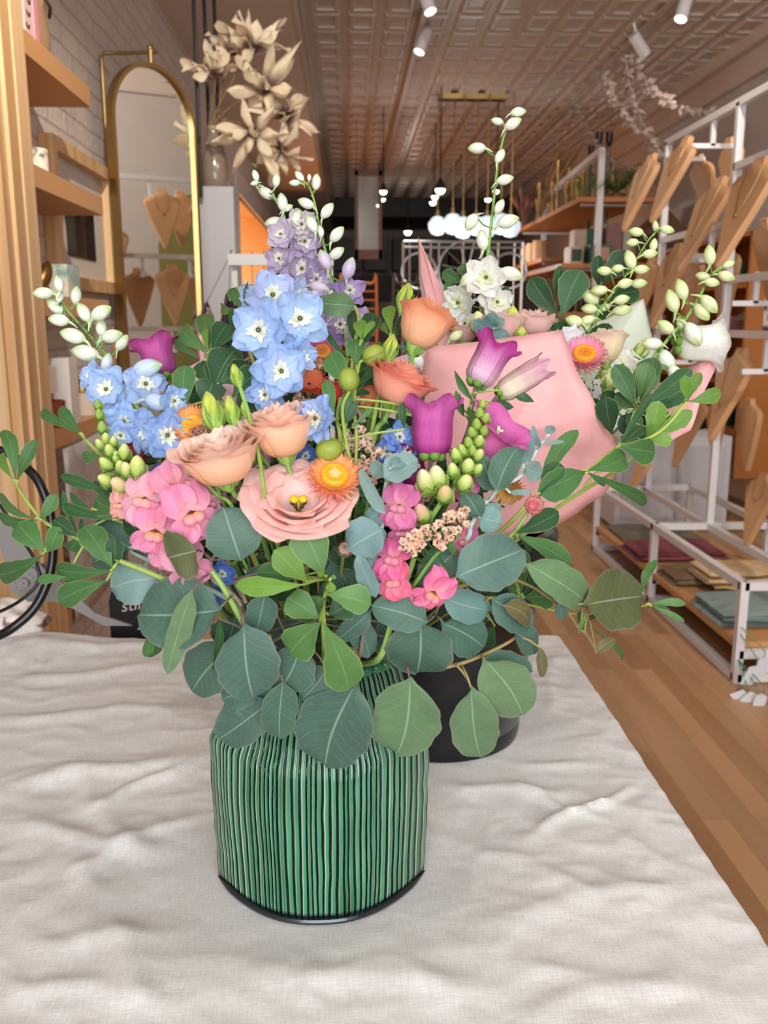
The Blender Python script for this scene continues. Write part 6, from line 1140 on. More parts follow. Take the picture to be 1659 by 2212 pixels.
# ---------------------------------------------------------------- shaded filler foliage
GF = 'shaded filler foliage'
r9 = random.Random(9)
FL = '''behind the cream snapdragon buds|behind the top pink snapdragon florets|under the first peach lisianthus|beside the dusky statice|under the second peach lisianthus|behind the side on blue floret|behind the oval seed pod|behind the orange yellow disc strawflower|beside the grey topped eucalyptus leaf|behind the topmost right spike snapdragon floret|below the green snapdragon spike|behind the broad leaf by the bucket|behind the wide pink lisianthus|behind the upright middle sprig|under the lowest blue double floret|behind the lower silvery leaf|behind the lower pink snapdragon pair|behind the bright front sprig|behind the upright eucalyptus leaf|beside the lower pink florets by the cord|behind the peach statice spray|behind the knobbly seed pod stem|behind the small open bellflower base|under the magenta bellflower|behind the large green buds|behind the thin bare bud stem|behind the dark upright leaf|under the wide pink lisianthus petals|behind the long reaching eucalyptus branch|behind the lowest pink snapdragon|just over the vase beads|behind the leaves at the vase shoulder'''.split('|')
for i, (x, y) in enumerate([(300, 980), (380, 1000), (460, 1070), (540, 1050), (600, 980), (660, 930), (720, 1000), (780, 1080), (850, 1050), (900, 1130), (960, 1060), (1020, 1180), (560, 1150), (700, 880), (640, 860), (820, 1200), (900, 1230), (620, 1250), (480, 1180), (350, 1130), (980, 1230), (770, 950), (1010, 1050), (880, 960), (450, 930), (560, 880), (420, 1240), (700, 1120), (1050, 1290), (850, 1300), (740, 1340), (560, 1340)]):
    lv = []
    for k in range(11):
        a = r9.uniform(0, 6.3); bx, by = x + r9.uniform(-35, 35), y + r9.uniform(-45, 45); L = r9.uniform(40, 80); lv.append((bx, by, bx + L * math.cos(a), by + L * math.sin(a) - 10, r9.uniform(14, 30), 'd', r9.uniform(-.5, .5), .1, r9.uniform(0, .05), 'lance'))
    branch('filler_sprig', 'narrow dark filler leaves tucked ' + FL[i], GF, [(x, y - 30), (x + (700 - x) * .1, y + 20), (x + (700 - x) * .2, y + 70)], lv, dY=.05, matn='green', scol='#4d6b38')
# ================================================================ blooms in the green vase
delph('blue delphinium with white green buds, tallest over the jars', 'blue delphiniums', [(128, 622), (140, 662), (185, 715), (232, 770), (262, 830), (290, 870), (330, 930), (372, 1010), (440, 1100)],
  [(93, 633, 44, 185), (127, 613, 36, 100), (129, 640, 30, 75), (164, 638, 40, 80), (120, 662, 46, 140), (127, 691, 46, 175), (181, 675, 46, 120), (219, 675, 52, 25), (157, 725, 56, 165), (218, 707, 40, 90), (242, 726, 50, 10), (264, 740, 42, 50), (184, 762, 60, 170), (231, 784, 44, 75, '#c9d2e2'), (318, 795, 68, 12, '#bccbe6'), (341, 869, 64, -20, '#b5c6ea')],
  [(232, 842, 50, -.25, .1), (200, 812, 34, -.6, .2), (312, 832, 52, .3, .3, hexc('#a9bfe8')), (374, 866, 36, .5, 0), (358, 940, 58, .35, .0, hexc('#97b7e8'), -.025), (268, 908, 46, -.1, -.3), (262, 938, 36, -.2, -.4), (318, 935, 48, 0, .1, hexc('#9cbae9'), .005)],
  '#dfe6d2', '#a3c26b', '#dbe5f2', '#a6c2ee', dY=.01)
delph('blue delphinium with open double florets, highest blue cluster', 'blue delphiniums', [(606, 640), (615, 680), (605, 760), (600, 860), (610, 960), (640, 1080)], [],
  [(590, 640, 58, -.05, .25, hexc('#b4c2ec'), -.02), (562, 714, 66, -.25, .1, hexc('#a9c5f0'), -.028), (646, 690, 66, .15, .15, hexc('#a9c5f0'), -.024), (606, 802, 60, .15, .05, hexc('#a3c0ee'), -.02), (645, 770, 48, .9, -.1, hexc('#9fbdec'), .0), (575, 850, 44, -.3, -.3, hexc('#98b6e8'), 0), (545, 650, 34, -.5, .2, hexc('#a5b8e6'), .012), (640, 640, 36, .5, .2, hexc('#b9c8ea'), .012)], '#dfe6d2', '#a3c26b', '#e2e9f4', '#a6c2ee', dY=.0)
delph('short blue delphinium floret seen side on above the peach statice', 'blue delphiniums', [(690, 900), (700, 960), (700, 1060)], [], [(690, 905, 56, -.9, .1, hexc('#a2bfee'), -.02)], '#dfe6d2', '#a3c26b', '#dbe5f2', '#a6c2ee', dY=.0)
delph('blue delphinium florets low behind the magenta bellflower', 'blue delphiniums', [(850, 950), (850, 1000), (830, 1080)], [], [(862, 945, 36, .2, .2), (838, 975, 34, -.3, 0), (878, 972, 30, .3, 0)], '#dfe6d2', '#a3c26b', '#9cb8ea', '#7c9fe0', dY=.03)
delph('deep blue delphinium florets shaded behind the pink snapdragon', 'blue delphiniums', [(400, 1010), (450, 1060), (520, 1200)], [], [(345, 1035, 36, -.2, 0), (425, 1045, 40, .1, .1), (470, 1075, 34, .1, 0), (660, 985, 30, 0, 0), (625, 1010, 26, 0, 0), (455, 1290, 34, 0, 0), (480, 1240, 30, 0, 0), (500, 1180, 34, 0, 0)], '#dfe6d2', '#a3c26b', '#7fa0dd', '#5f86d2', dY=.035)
delph('lilac delphinium behind, leaning toward the doorway', 'lilac delphiniums', [(548, 388), (575, 412), (605, 440), (617, 480), (628, 530), (640, 580), (650, 640), (660, 720), (690, 860)],
  [(552, 379, 26, 110), (549, 396, 18, 200), (597, 389, 30, 85), (563, 406, 24, 160), (575, 417, 40, 155), (610, 437, 40, 100), (621, 449, 26, 20), (593, 481, 44, 190), (665, 549, 44, 5), (691, 622, 46, -20, '#cdbfd8'), (640, 470, 34, 60)],
  [(608, 508, 34, -.3, .3, hexc('#c5b8cc')), (649, 487, 38, .3, .4, hexc('#cfc6cf')), (606, 560, 36, -.4, .2, hexc('#bba9c6')), (656, 524, 40, .3, .3, hexc('#bda9c9')), (652, 582, 44, 0, .2, hexc('#bba6c8')), (680, 604, 38, .4, .2, hexc('#b4a0c4')), (690, 668, 40, 0, 0, hexc('#b39dc6')), (715, 700, 44, .2, 0, hexc('#a78fbe')), (700, 735, 36, 0, -.2, hexc('#a78fbe')), (640, 650, 36, 0, 0, hexc('#c2b3cc'))],
  '#dfe2d3', '#a3bd72', '#d6cdd6', '#bba9c8', dY=.13, cen='#e9e4d8', mid=None)
delph('lilac delphinium behind, standing straighter beside the hanging window', 'lilac delphiniums', [(648, 384), (668, 405), (680, 440), (692, 500), (708, 560), (720, 620), (738, 680), (750, 760), (740, 880)],
  [(647, 381, 28, 130), (668, 383, 16, 90), (683, 393, 36, 85), (636, 395, 24, 185), (661, 439, 38, 160), (707, 455, 40, 50), (673, 484, 40, 120), (728, 506, 42, 45), (692, 500, 28, 100), (701, 561, 46, 115, '#c9bbd6'), (727, 547, 40, 35), (754, 580, 50, 70, '#c3b2d3'), (675, 640, 44, 190, '#d0c4d8')],
  [(754, 630, 36, .3, .4, hexc('#a88fc2')), (735, 700, 36, 0, 0, hexc('#ab94c0')), (780, 690, 30, .3, 0, hexc('#b39dc6')), (770, 735, 28, .3, 0, hexc('#a78fbe'))],
  '#e0e4d6', '#a9c278', '#d6cdd6', '#bba9c8', dY=.125, cen='#e9e4d8')
pch, rim_ = '#f0b184', '#eca58e'
lisi('peach lisianthus closest to the orange strawflower', 492, 1042, (-.28, -1), 84, 98, '#f5caa4', '#f9dccd', 11, dY=-.02, track=[(512, 1075), (545, 1100)], tilt=.42, layers=6, inner='#fae4d8', kmin=.2, n=4)
lisi('peach lisianthus between the first peach bloom and the blue side floret', 618, 985, (-.18, -1), 70, 98, '#f5c9a3', '#f9dac9', 12, dY=.0, track=[(625, 1010), (640, 1060)], tilt=.34, layers=6, inner='#f7d3c2', kmin=.14, n=4)
lisi('wide open pink lisianthus with yellow stigma at the bouquet centre', 645, 1122, (0, -.25), 106, 104, '#f9ddd6', '#f5c8c1', 13, dY=-.005, P3=OPEN, layers=4, ruf=.085, centre=True, tilt=1.0, inner='#f3bcb3', kmin=.48, n=5)
lisi('apricot lisianthus seen from its side, highest bloom by the pink paper spike', 895, 752, (.35, -.85), 56, 92, '#f2c29c', '#e9a07a', 14, dY=.03, track=[(885, 795), (860, 900)], tilt=.05, layers=7, ruf=.05, kmin=.15, n=4)
lisi('coral lisianthus turned away below the apricot bloom', 846, 872, (.30, -.7), 66, 78, '#f1b39a', '#f0a693', 15, dY=.015, track=[(830, 910), (805, 960)], tilt=.25, layers=7, ruf=.06, kmin=.12, n=4)
lisi('dark coral lisianthus hidden in shade behind the seed pod stem', 800, 885, (-.2, -.8), 40, 50, '#d98258', '#c9684c', 16, dY=.05, layers=4)
lbud('plump green lisianthus bud at the top beside the apricot bloom', 868, 672, 884, 612, 34, [(850, 730), (830, 800)], dY=.03)
lbud('lime lisianthus bud just above the seed pod', 838, 780, 850, 722, 32, [(835, 840)], dY=.02)
lbud('large green lisianthus bud against the orange strawflower', 470, 928, 446, 846, 46, [(500, 990)], dY=-.02)
lbud('slimmer green lisianthus bud behind the large one', 508, 918, 492, 854, 34, [(520, 990)], dY=-.01)
lbud('thin lisianthus bud on a long bare stem crossing the peach blooms', 517, 832, 503, 786, 26, [(545, 920), (562, 1000), (575, 1080)], dY=-.03)
lbud('small closed lisianthus bud arching under the first peach bloom', 428, 1030, 398, 1004, 24, [(470, 1070), (510, 1110)], dY=-.015)
lbud('tiny green bud between the large buds and the peach blooms', 530, 900, 524, 868, 16, [(540, 950)], dY=-.005)
straw('orange strawflower with yellow disc beside the green buds', 416, 920, 50, '#f0ae6e', '#eba474', '#c4685a', '#eda219', -.1, .35, dY=-.005, sd=2)
straw('largest orange strawflower with pale eye touching the pink lisianthus', 722, 1030, 62, '#f3ac6c', '#f2a685', '#efb29e', '#f0a61c', .1, .75, dY=-.02, sd=3, ring='#f4e0a8')
straw('magenta strawflower shaded behind the top blue florets', 696, 762, 40, '#d96a8e', '#cf4f7e', '#c05c84', '#e08a3a', .0, .8, dY=.05, sd=4)
straw('orange red strawflower seen from below under the magenta one', 668, 826, 42, '#e8875a', '#df7450', '#dd7a58', None, .1, .8, dY=.03, sd=5, rings=4, op=.8)
straw('red strawflower bud cluster beside the orange red one', 712, 852, 36, '#e04a4e', '#e3514e', '#e8705a', None, .2, .4, dY=.02, sd=6, rings=4, op=.7)
straw('dark crimson strawflower above the cream snapdragon buds', 284, 986, 34, '#a02440', '#8f1c3a', '#7f1a38', None, .2, .6, dY=.01, sd=7, rings=4, op=.9)
straw('half closed red and white strawflower under the pink lisianthus', 745, 1182, 30, '#b5434a', '#c05a58', '#e9dcc8', None, .1, -.2, dY=.0, sd=8, rings=4, op=.45)
straw('half closed strawflower with pink striped white bracts by the wrap', 1150, 1094, 32, '#f1e3d0', '#e9b3ab', '#d0506a', None, .3, .2, dY=-.005, sd=9, rings=4, op=.55, track=[(1118, 1140), (1080, 1180)])
straw('tan spent strawflower behind the silvery leaves', 1100, 1062, 34, '#cf9a50', '#c48a42', '#b98444', None, -.1, -.6, dY=.02, sd=10, rings=4, op=1.2)
snap('pink snapdragon at the bouquet side with green budding tip', [(212, 880), (222, 940), (240, 985), (280, 1040), (330, 1080), (390, 1160), (470, 1250), (540, 1370), (590, 1420)],
  [(212, 876, 22, '#7fa648'), (215, 897, 24, '#86ab4c'), (221, 925, 26, '#8bb052'), (229, 950, 26), (245, 958, 24), (218, 962, 26), (237, 975, 28), (268, 980, 34), (252, 990, 26), (232, 1004, 34), (262, 1012, 32), (274, 1018, 34, '#d9cfa0'), (297, 1014, 46), (232, 1038, 36), (262, 1050, 46, '#e6bfa0')],
  [(312, 1082, 56, -.25, .1, 0, '#eaacc2'), (392, 1052, 58, .2, .3, 0, '#e9a0be'), (414, 1112, 62, .25, -.1, -.012, '#ea98bb'), (335, 1150, 54, -.1, -.4, 0, '#ea94b8'), (405, 1222, 52, .2, -.4, .0, '#e99dbc'), (258, 1090, 30, -.6, 0, 0, '#e8a7a0'), (450, 1085, 40, .5, .1, .015, '#e59cbc'), (360, 1195, 40, -.2, -.3, .012, '#e9a0be')], dY=-.012, c0='#f0b9b0')
snap('pink snapdragon with a tall green bud spike before the bellflowers', [(1042, 878), (1035, 940), (1015, 1000), (985, 1050), (950, 1090), (910, 1160), (880, 1250), (850, 1330), (820, 1420)],
  [(1042, 876, 22, '#a5b850'), (1036, 895, 26, '#8fae4c'), (1048, 906, 26, '#9cb858'), (1030, 920, 28, '#8fae4c'), (1046, 932, 28, '#9cb858'), (1020, 938, 28, '#8fae4c'), (1035, 955, 28, '#b7c66c'), (1012, 958, 26, '#8fae4c'), (1020, 975, 28, '#9cb858'), (998, 976, 28, '#a9bf5c'), (1032, 985, 32, '#c2cd78'), (978, 1018, 32, '#c9d48a'), (1010, 1010, 38, '#cfd98e'), (985, 985, 30, '#b7c66c'), (1030, 1015, 28, '#c2cd78'), (1002, 1045, 44, '#d3dc8e'), (945, 1035, 50, '#d9d8a8'), (920, 1045, 52, '#d8cfa6'), (960, 1070, 44, '#d8b78c'), (912, 1112, 48, '#d9a494')],
  [(862, 1096, 46, -.3, .2, 0, '#db7cae'), (868, 1150, 36, -.2, .1, .012, '#d879ac'), (848, 1212, 44, -.2, .5, -.005, '#e06aa2'), (850, 1255, 42, -.3, -.2, -.01, '#e2708f'), (935, 1282, 46, .2, -.6, -.01, '#ef7aa8'), (1000, 1170, 34, .5, 0, .02, '#dd7cab'), (1010, 1060, 30, .5, 0, .03, '#d879ac')], dY=-.01, c0='#efb3b8')
campan('magenta bellflower upright in the middle right of the bouquet', 932, 986, (.02, -1), 54, 122, '#bf4a9c', '#cd62ad', 21, dY=.0, flare=.16, lobe=.12, rib='#8a1f6c', track=[(925, 1030), (900, 1120)])
campan('open magenta bellflower facing out beside the green snapdragon spike', 1040, 975, (.5, -.6), 58, 84, '#dc82bd', '#d96fb4', 22, dY=.02, tilt=.55, flare=.25, lobe=.10, track=[(1020, 1030), (980, 1120)])
campan('pink and white bellflower leaning up over the wrapping paper', 1028, 830, (.55, -1), 44, 104, '#e9cbdc', '#c24aa0', 23, dY=.02, flare=.15, lobe=.13, rib='#a83a8c', track=[(1020, 880), (1000, 960)])
campan('half closed cream bellflower with magenta tips pointing outward', 1078, 852, (1, -.62), 34, 118, '#e6e2c4', '#d6a9b4', 24, dY=.025, flare=.0, lobe=.08, closed_=.45, rib='#bb3f9c', twist=.4, track=[(1050, 890), (1010, 960)])
campan('orchid pink bellflower rising behind the blue florets by the mirror', 352, 815, (-.25, -.9), 42, 84, '#b9589c', '#c6559f', 25, dY=.045, flare=.35, lobe=.10, rib='#953a7c', tilt=-.1)
campan('deep magenta bellflower drooping in shade beside the statice', 900, 1060, (-.2, -.9), 36, 100, '#8f1f6c', '#a83585', 26, dY=.03, flare=.2, lobe=.1, rib='#6f1452')
campan('white bellflower behind the small green sprig', 545, 700, (-.05, -1), 26, 84, '#d9dcd4', '#dfe0e2', 27, dY=.12, flare=.5, lobe=.08, rib='#cfd2d0')
campan('magenta bellflower hem peeking below the snapdragon buds', 1020, 1080, (.3, .9), 24, 40, '#bf4a9c', '#cd62ad', 28, dY=.03, flare=.2)
bellg = '#5a8a36'
sprg('toothed green bellflower leaves around the upper blooms', [(1020, 850), (1015, 900), (1010, 970)], [(1022, 866, 980, 800, 18, 'g', .3, .15), (1030, 850, 1056, 806, 20, 'g', .3, .15), (1100, 846, 1155, 868, 22, 'd', .2, .12), (1060, 870, 1110, 880, 26, 'd', .2), (1002, 900, 992, 850, 20, 'd', .3), (1090, 1010, 1040, 985, 22, 'g', .3), (985, 1000, 975, 968, 18, 'd', .2), (1010, 880, 1026, 920, 20, 'g', .2), (990, 880, 984, 842, 14, 'l', .2), (1085, 775, 1078, 750, 8, 'd', .3)], dY=.015, shape='lance', cat='foliage', group=None)
statice('peach statice spray reaching out over the round leaf', [(1010, 1110), (985, 1160), (940, 1200), (890, 1270)], [(868, 1178), (888, 1190), (900, 1160), (915, 1148), (905, 1180), (935, 1160), (952, 1138), (968, 1120), (945, 1172), (980, 1150), (985, 1118), (1005, 1108), (930, 1135), (1000, 1135), (962, 1160), (890, 1165)], 13, ['#fbdcc4', '#f8d2ba', '#fbe2cc', '#f8d0be'], dY=-.03, sd=2)
statice('peach statice behind the seed pods and the side on blue floret', [(770, 930), (780, 1000), (770, 1100)], [(760, 945), (780, 945), (800, 950), (775, 965), (795, 968), (740, 955), (752, 975), (812, 975), (735, 990), (775, 925)], 13, ['#f3d3bf', '#f0c8b4', '#f4dccb'], dY=.02, sd=3)
statice('peach statice beside the grey topped eucalyptus leaf', [(800, 1000), (800, 1060), (780, 1150)], [(790, 995), (808, 1000), (800, 1018), (785, 1010), (815, 985), (840, 992), (895, 1000), (765, 1005), (750, 1010), (790, 1040), (810, 1035)], 12, ['#f3d3bf', '#f0c8b4', '#f4dccb'], dY=.01, sd=4)
statice('dusky statice between the peach blooms and the open pink bloom', [(560, 1010), (560, 1060), (580, 1150)], [(545, 1030), (565, 1022), (585, 1025), (550, 1050), (575, 1045), (595, 1040), (530, 1040), (520, 1060), (480, 1060), (495, 1075), (470, 1085), (540, 1075), (600, 1020)], 12, ['#d3aa9a', '#c99d8e', '#dcb8a6'], dY=.015, sd=5)
statice('cream and tan statice tufts under the orange red strawflower', [(690, 860), (680, 900), (690, 1000)], [(650, 868), (668, 872), (640, 860), (775, 850), (770, 870), (690, 790), (700, 800), (680, 880)], 12, ['#d8b493', '#dcc0a2', '#cfa488'], dY=.03, sd=6)
statice('rust coloured statice tuft tucked beside the first orange strawflower', [(400, 930), (440, 980), (480, 1080)], [(438, 922), (425, 935), (445, 938)], 14, ['#cf9c84', '#c48f7a'], dY=-.015, sd=7, nleaf=6)
pod('round green seed pod leaning on the lime bud', 808, 768, 24, (.9, -.4), [(775, 790), (765, 870), (770, 960), (760, 1080)], dY=.0)
pod('round green seed pod on the long knobbly stem', 753, 820, 24, (.05, -1) if False else (-.1, -1), [(740, 880), (745, 940), (757, 1010), (755, 1110)], dY=-.015)
pod('oval green seed pod lying against the peach statice', 711, 972, 27, (-.9, .35), [(745, 962), (760, 1010), (755, 1100)], dY=-.015)
# ================================================================ wrapped bouquet in the black bucket
paper_pink, ntp, bp_ = newmat('pink_paper'); bp_.inputs['Base Color'].default_value = (*hexc('#e3a7a4'), 1); bp_.inputs['Roughness'].default_value = .62; bp_.inputs['Specular IOR Level'].default_value = .3
def pmat(name, c, r=.62): return mat(name, hexc(c), r, var=.03, vscale=12)
def sheet(name, label, edge, cen, mt, cat='wrapping paper', bulge=.03, crease=.002, n=10, group='sheets of wrapping paper'):
    """edge: (px, py, Y) around the sheet, cen: (px, py) where it bulges toward the table front"""
    E0 = [aY(*e) for e in edge]; E = [E0[i].lerp(E0[(i + 1) % len(E0)], q / 5) for i in range(len(E0)) for q in range(5)]; c = aY(cen[0], cen[1], sum(e[2] for e in edge) / len(edge) - bulge); k = len(E); m = MB(); vs = []
    for j in range(n + 1):
        f = j / n
        for p in E:
            q = c.lerp(p, f); q = q + V((0, -bulge * .6 * (math.sin(PI * f) * .5) + crease * noise.noise(V((q.x * 22, q.z * 22, 1))) * 4 * f, 0)); vs.append(q)
    m.add(vs, [(j * k + i, j * k + (i + 1) % k, (j + 1) * k + (i + 1) % k, (j + 1) * k + i) for j in range(n) for i in range(k)]); o = m.build(name, mt); tag(o, label, cat, group)
    md = o.modifiers.new('thickness', 'SOLIDIFY'); md.thickness = .0006; return o
PP = pmat('pink_wrap', '#d99f9f'); PG = pmat('pale_green_wrap', '#cdd6c6'); PM = pmat('shaded_pink_lilac_wrap', '#bf9aa5')
sheet('wrapping_sheet', 'large pink wrapping sheet folded across the front of the bucket bouquet', [(922, 750, 1.12), (1070, 734, 1.09), (1214, 712, 1.12), (1246, 800, 1.10), (1290, 885, 1.10), (1336, 958, 1.13), (1345, 1010, 1.15), (1300, 1070, 1.14), (1250, 1108, 1.12), (1165, 1150, 1.11), (1050, 1165, 1.10), (950, 1130, 1.10), (900, 1000, 1.12), (895, 860, 1.12)], (1100, 940), PP, bulge=.05, crease=.004)
sheet('wrapping_sheet', 'tall pointed pink paper corner rising beside the apricot bloom', [(903, 512, 1.36), (918, 545, 1.34), (945, 600, 1.33), (972, 655, 1.31), (1010, 780, 1.28), (960, 800, 1.28), (930, 690, 1.30), (908, 590, 1.34)], (945, 660), PP, bulge=.01)
sheet('wrapping_sheet', 'pale reverse of the pointed paper corner', [(903, 520, 1.365), (912, 600, 1.35), (930, 680, 1.33), (962, 740, 1.32), (940, 770, 1.32), (918, 690, 1.34), (905, 600, 1.36)], (922, 670), pmat('pale_wrap', '#c9c4b8'), bulge=.004)
sheet('wrapping_sheet', 'pink paper edge cupping the white bellflower', [(1470, 800, 1.27), (1510, 778, 1.25), (1548, 752, 1.25), (1543, 800, 1.24), (1515, 860, 1.22), (1492, 930, 1.21), (1440, 960, 1.22), (1430, 860, 1.25)], (1490, 850), PP, bulge=.012)
sheet('wrapping_sheet', 'pale green paper corner standing behind the cream bloom', [(1205, 760, 1.36), (1250, 705, 1.38), (1310, 688, 1.38), (1350, 665, 1.38), (1388, 645, 1.38), (1400, 690, 1.37), (1412, 740, 1.36), (1425, 820, 1.34), (1180, 1120, 1.28), (1100, 1120, 1.28), (1250, 800, 1.34)], (1320, 750), PG, bulge=.01)
sheet('wrapping_sheet', 'pink paper with shade in its mauve colour, seen between the coral lisianthus stems', [(770, 880, 1.17), (830, 780, 1.18), (940, 745, 1.18), (960, 900, 1.15), (940, 1010, 1.14), (850, 1010, 1.14), (790, 960, 1.15)], (870, 900), PM, bulge=.01)  # pink sheet further back, its shade put into the mauve colour
sheet('wrapping_sheet', 'lilac paper scrap behind the dark leaves near the mirror foot', [(395, 800, 1.15), (440, 775, 1.15), (540, 790, 1.15), (560, 870, 1.15), (860, 1140, 1.2), (820, 1140, 1.2), (450, 880, 1.14), (400, 860, 1.14)], (460, 825), PM, bulge=.01)
GK = 'foliage of the bucket bouquet'
K = dict(bq='k', group=GK)
delph('white delphinium, tallest stem of all', 'white delphiniums', [(1106, 252), (1090, 290), (1076, 350), (1068, 420), (1062, 480), (1055, 540), (1048, 600), (1045, 660), (1050, 760)],
  [(1120, 242, 34, 5), (1108, 267, 40, 25), (1074, 262, 28, 170), (1030, 320, 40, 185), (1080, 337, 34, 60), (1091, 388, 38, 10), (1079, 446, 34, 60), (1097, 478, 50, 15), (1018, 480, 46, 240), (1042, 518, 46, 100), (1015, 602, 52, 215), (1105, 592, 52, -25), (1085, 690, 30, 0), (1060, 690, 30, 180)],
  [(1050, 602, 46, 0, .3, hexc('#eceae6')), (995, 655, 46, -.8, .1, hexc('#eceae6')), (1072, 655, 40, .3, .3, hexc('#eceae6')), (1005, 700, 34, -.2, .2, hexc('#e6e6e2'))], '#e8e8da', '#b0c878', '#f0f0ea', '#eceae6', bq='k', dY=.04, sr=.0022, cen='#e5ebc4')
gb = ('#d9e0b0', '#9cbc50', '#e8e8d8', '#e4e4d4')
delph('green budded white delphinium leaning out toward the top rack busts', 'white delphiniums', [(1425, 492), (1400, 520), (1375, 560), (1345, 605), (1310, 650), (1285, 690), (1262, 740), (1230, 820)],
  [(1441, 496, 32, -20), (1416, 488, 24, 100), (1374, 501, 34, 175), (1366, 524, 30, 190), (1412, 529, 30, 80), (1404, 548, 34, 5), (1361, 561, 44, 110), (1386, 582, 34, 0), (1334, 580, 30, 190), (1305, 585, 34, 180), (1380, 612, 36, 0), (1351, 612, 36, 10), (1294, 627, 38, 185), (1274, 642, 46, 150), (1273, 667, 38, 180), (1306, 664, 30, 200), (1343, 647, 36, 10), (1344, 670, 42, 5), (1240, 693, 42, 170), (1268, 692, 36, 200)], [], *gb, bq='k', dY=.02, sr=.0018)
delph('green budded white delphinium arching right of the pale green paper', 'white delphiniums', [(1560, 575), (1530, 600), (1512, 640), (1480, 690), (1445, 730), (1410, 775), (1365, 830), (1340, 880)],
  [(1533, 551, 44, 100), (1574, 571, 28, 20), (1518, 597, 34, 170), (1569, 597, 38, -25), (1538, 610, 34, -10), (1472, 625, 48, 110), (1452, 650, 52, 110), (1532, 657, 50, -50), (1516, 674, 48, -55), (1438, 706, 44, 150), (1472, 699, 36, 120), (1498, 722, 58, -60, '#e6e8d6'), (1408, 742, 46, 180, '#e6e8d6'), (1347, 766, 54, 185, '#ecece2'), (1322, 760, 54, 120, '#ecece2'), (1440, 780, 60, -60, '#e8eadc'), (1460, 810, 50, -60, '#ecece2')], [(1345, 790, 36, 0, .2, hexc('#ecece4'))], *gb, bq='k', dY=-.02, sr=.0024)
campan('white bellflower opening sideways over the pink paper edge', 1462, 742, (1, -.02), 46, 96, '#eceee2', '#f6f5f3', 31, dY=.0, bq='k', flare=.32, lobe=.07, rib='#d8dcc8', track=[(1430, 790), (1400, 850)])
lisi('cream lisianthus in front of the pale green paper', 1308, 785, (-.05, -1), 42, 66, '#e9dcb4', '#ecd3c2', 41, dY=-.02, bq='k', layers=5, ruf=.04)
lisi('blush ruffled carnation bloom beside the green bud', 1150, 728, (.05, -1), 42, 44, '#edc9c2', '#f0d0cb', 42, dY=.02, bq='k', layers=7, ruf=.14, kmin=.15, group=None)
lisi('blush bloom showing just over the pink sheet edge', 1085, 745, (.05, -1), 44, 60, '#ecc2b8', '#efccc4', 43, dY=.0, bq='k', layers=5, ruf=.06, group=None)
lisi('tiny pale pink bloom tucked beside the apricot lisianthus', 1003, 742, (0, -1), 26, 34, '#e8b9b4', '#edc6c0', 44, dY=.02, bq='k', layers=4, ruf=.04, group=None)
lisi('soft white double bloom between coral and magenta flowers', 955, 880, (.2, -1), 46, 74, '#e2e8e4', '#e6ece8', 45, dY=.02, bq='k', layers=6, ruf=.09, group=None)
lisi('white bloom half hidden behind the pink sheet edge', 1225, 800, (0, -1), 30, 90, '#eef0f2', '#f2f2f4', 46, dY=.0, bq='k', layers=4, ruf=.05, group=None)
lbud('green bud standing over the pink sheet', 1103, 722, 1108, 660, 42, bq='k', dY=.0, group='buds in the bucket bouquet')
lbud('cream opening bud beside the silvery leaf pair', 1040, 720, 1030, 672, 40, bq='k', dY=.01, c1='#e6e3a8', c0='#c4cf7c', group='buds in the bucket bouquet')
lbud('small green bud against the carnation bloom', 1124, 735, 1128, 705, 26, bq='k', dY=-.02, group='buds in the bucket bouquet')
lbud('green bud above the white statice', 1312, 842, 1322, 796, 46, bq='k', dY=-.03, c1='#cbd08a', c0='#a9b860', group='buds in the bucket bouquet')
lbud('yellow green bud leaning on the pale paper', 1372, 775, 1402, 730, 30, bq='k', dY=.0, c1='#d8dfa0', c0='#a9c25c', group='buds in the bucket bouquet')
delph('white delphinium spurs below the apricot bloom', 'white delphiniums', [(960, 775), (935, 800), (905, 830), (880, 900)], [(950, 772, 38, 60, '#e8eadc'), (898, 775, 50, 130, '#e4e6dc'), (940, 700, 30, 0, '#e8ecd0'), (985, 725, 34, 30)], [], *gb, bq='k', dY=-.10)
straw('pink strawflower with orange disc behind the pink sheet edge', 1262, 768, 52, '#f0a0bc', '#eda6bb', '#ecc9b0', '#ee9a2c', .1, 1.0, dY=-.04, bq='k', sd=31)
statice('white statice along the edge of the pink sheet', [(1285, 850), (1280, 900), (1240, 980)], [(1262, 825), (1280, 838), (1290, 855), (1275, 860), (1300, 866), (1268, 845), (1308, 880), (1290, 875)], 13, ['#eceae8', '#f2f1ef'], dY=-.03, bq='k', sd=32)
statice('tiny pink and white sprig under the white delphinium spurs', [(1330, 850), (1320, 900)], [(1322, 850), (1312, 862), (1360, 830)], 9, ['#e7b3c2', '#f0e6e0'], dY=-.02, bq='k', sd=33, nleaf=6)
sprg('dark green sprig of three large leaves between the white stems', [(1209, 684), (1200, 720), (1180, 800)], [(1206, 684, 1146, 600, 50, 'd', .1), (1212, 686, 1256, 582, 66, 'd', 0, .05, -.01), (1212, 660, 1209, 574, 26, 'd', .3, .05, .02), (1200, 690, 1175, 740, 40, 'd', .2), (1230, 720, 1200, 700, 40, 'd', .3)], dY=.03, **K)
sprg('dark green sprig behind the green budded stem', [(1297, 615), (1290, 660), (1270, 760)], [(1294, 622, 1292, 552, 30, 'd', .2), (1300, 615, 1362, 545, 56, 'd', .1), (1304, 650, 1382, 628, 52, 'd', .1), (1280, 640, 1310, 690, 30, 'd', .3), (1260, 720, 1330, 715, 36, 'd', .3)], dY=.05, **K)
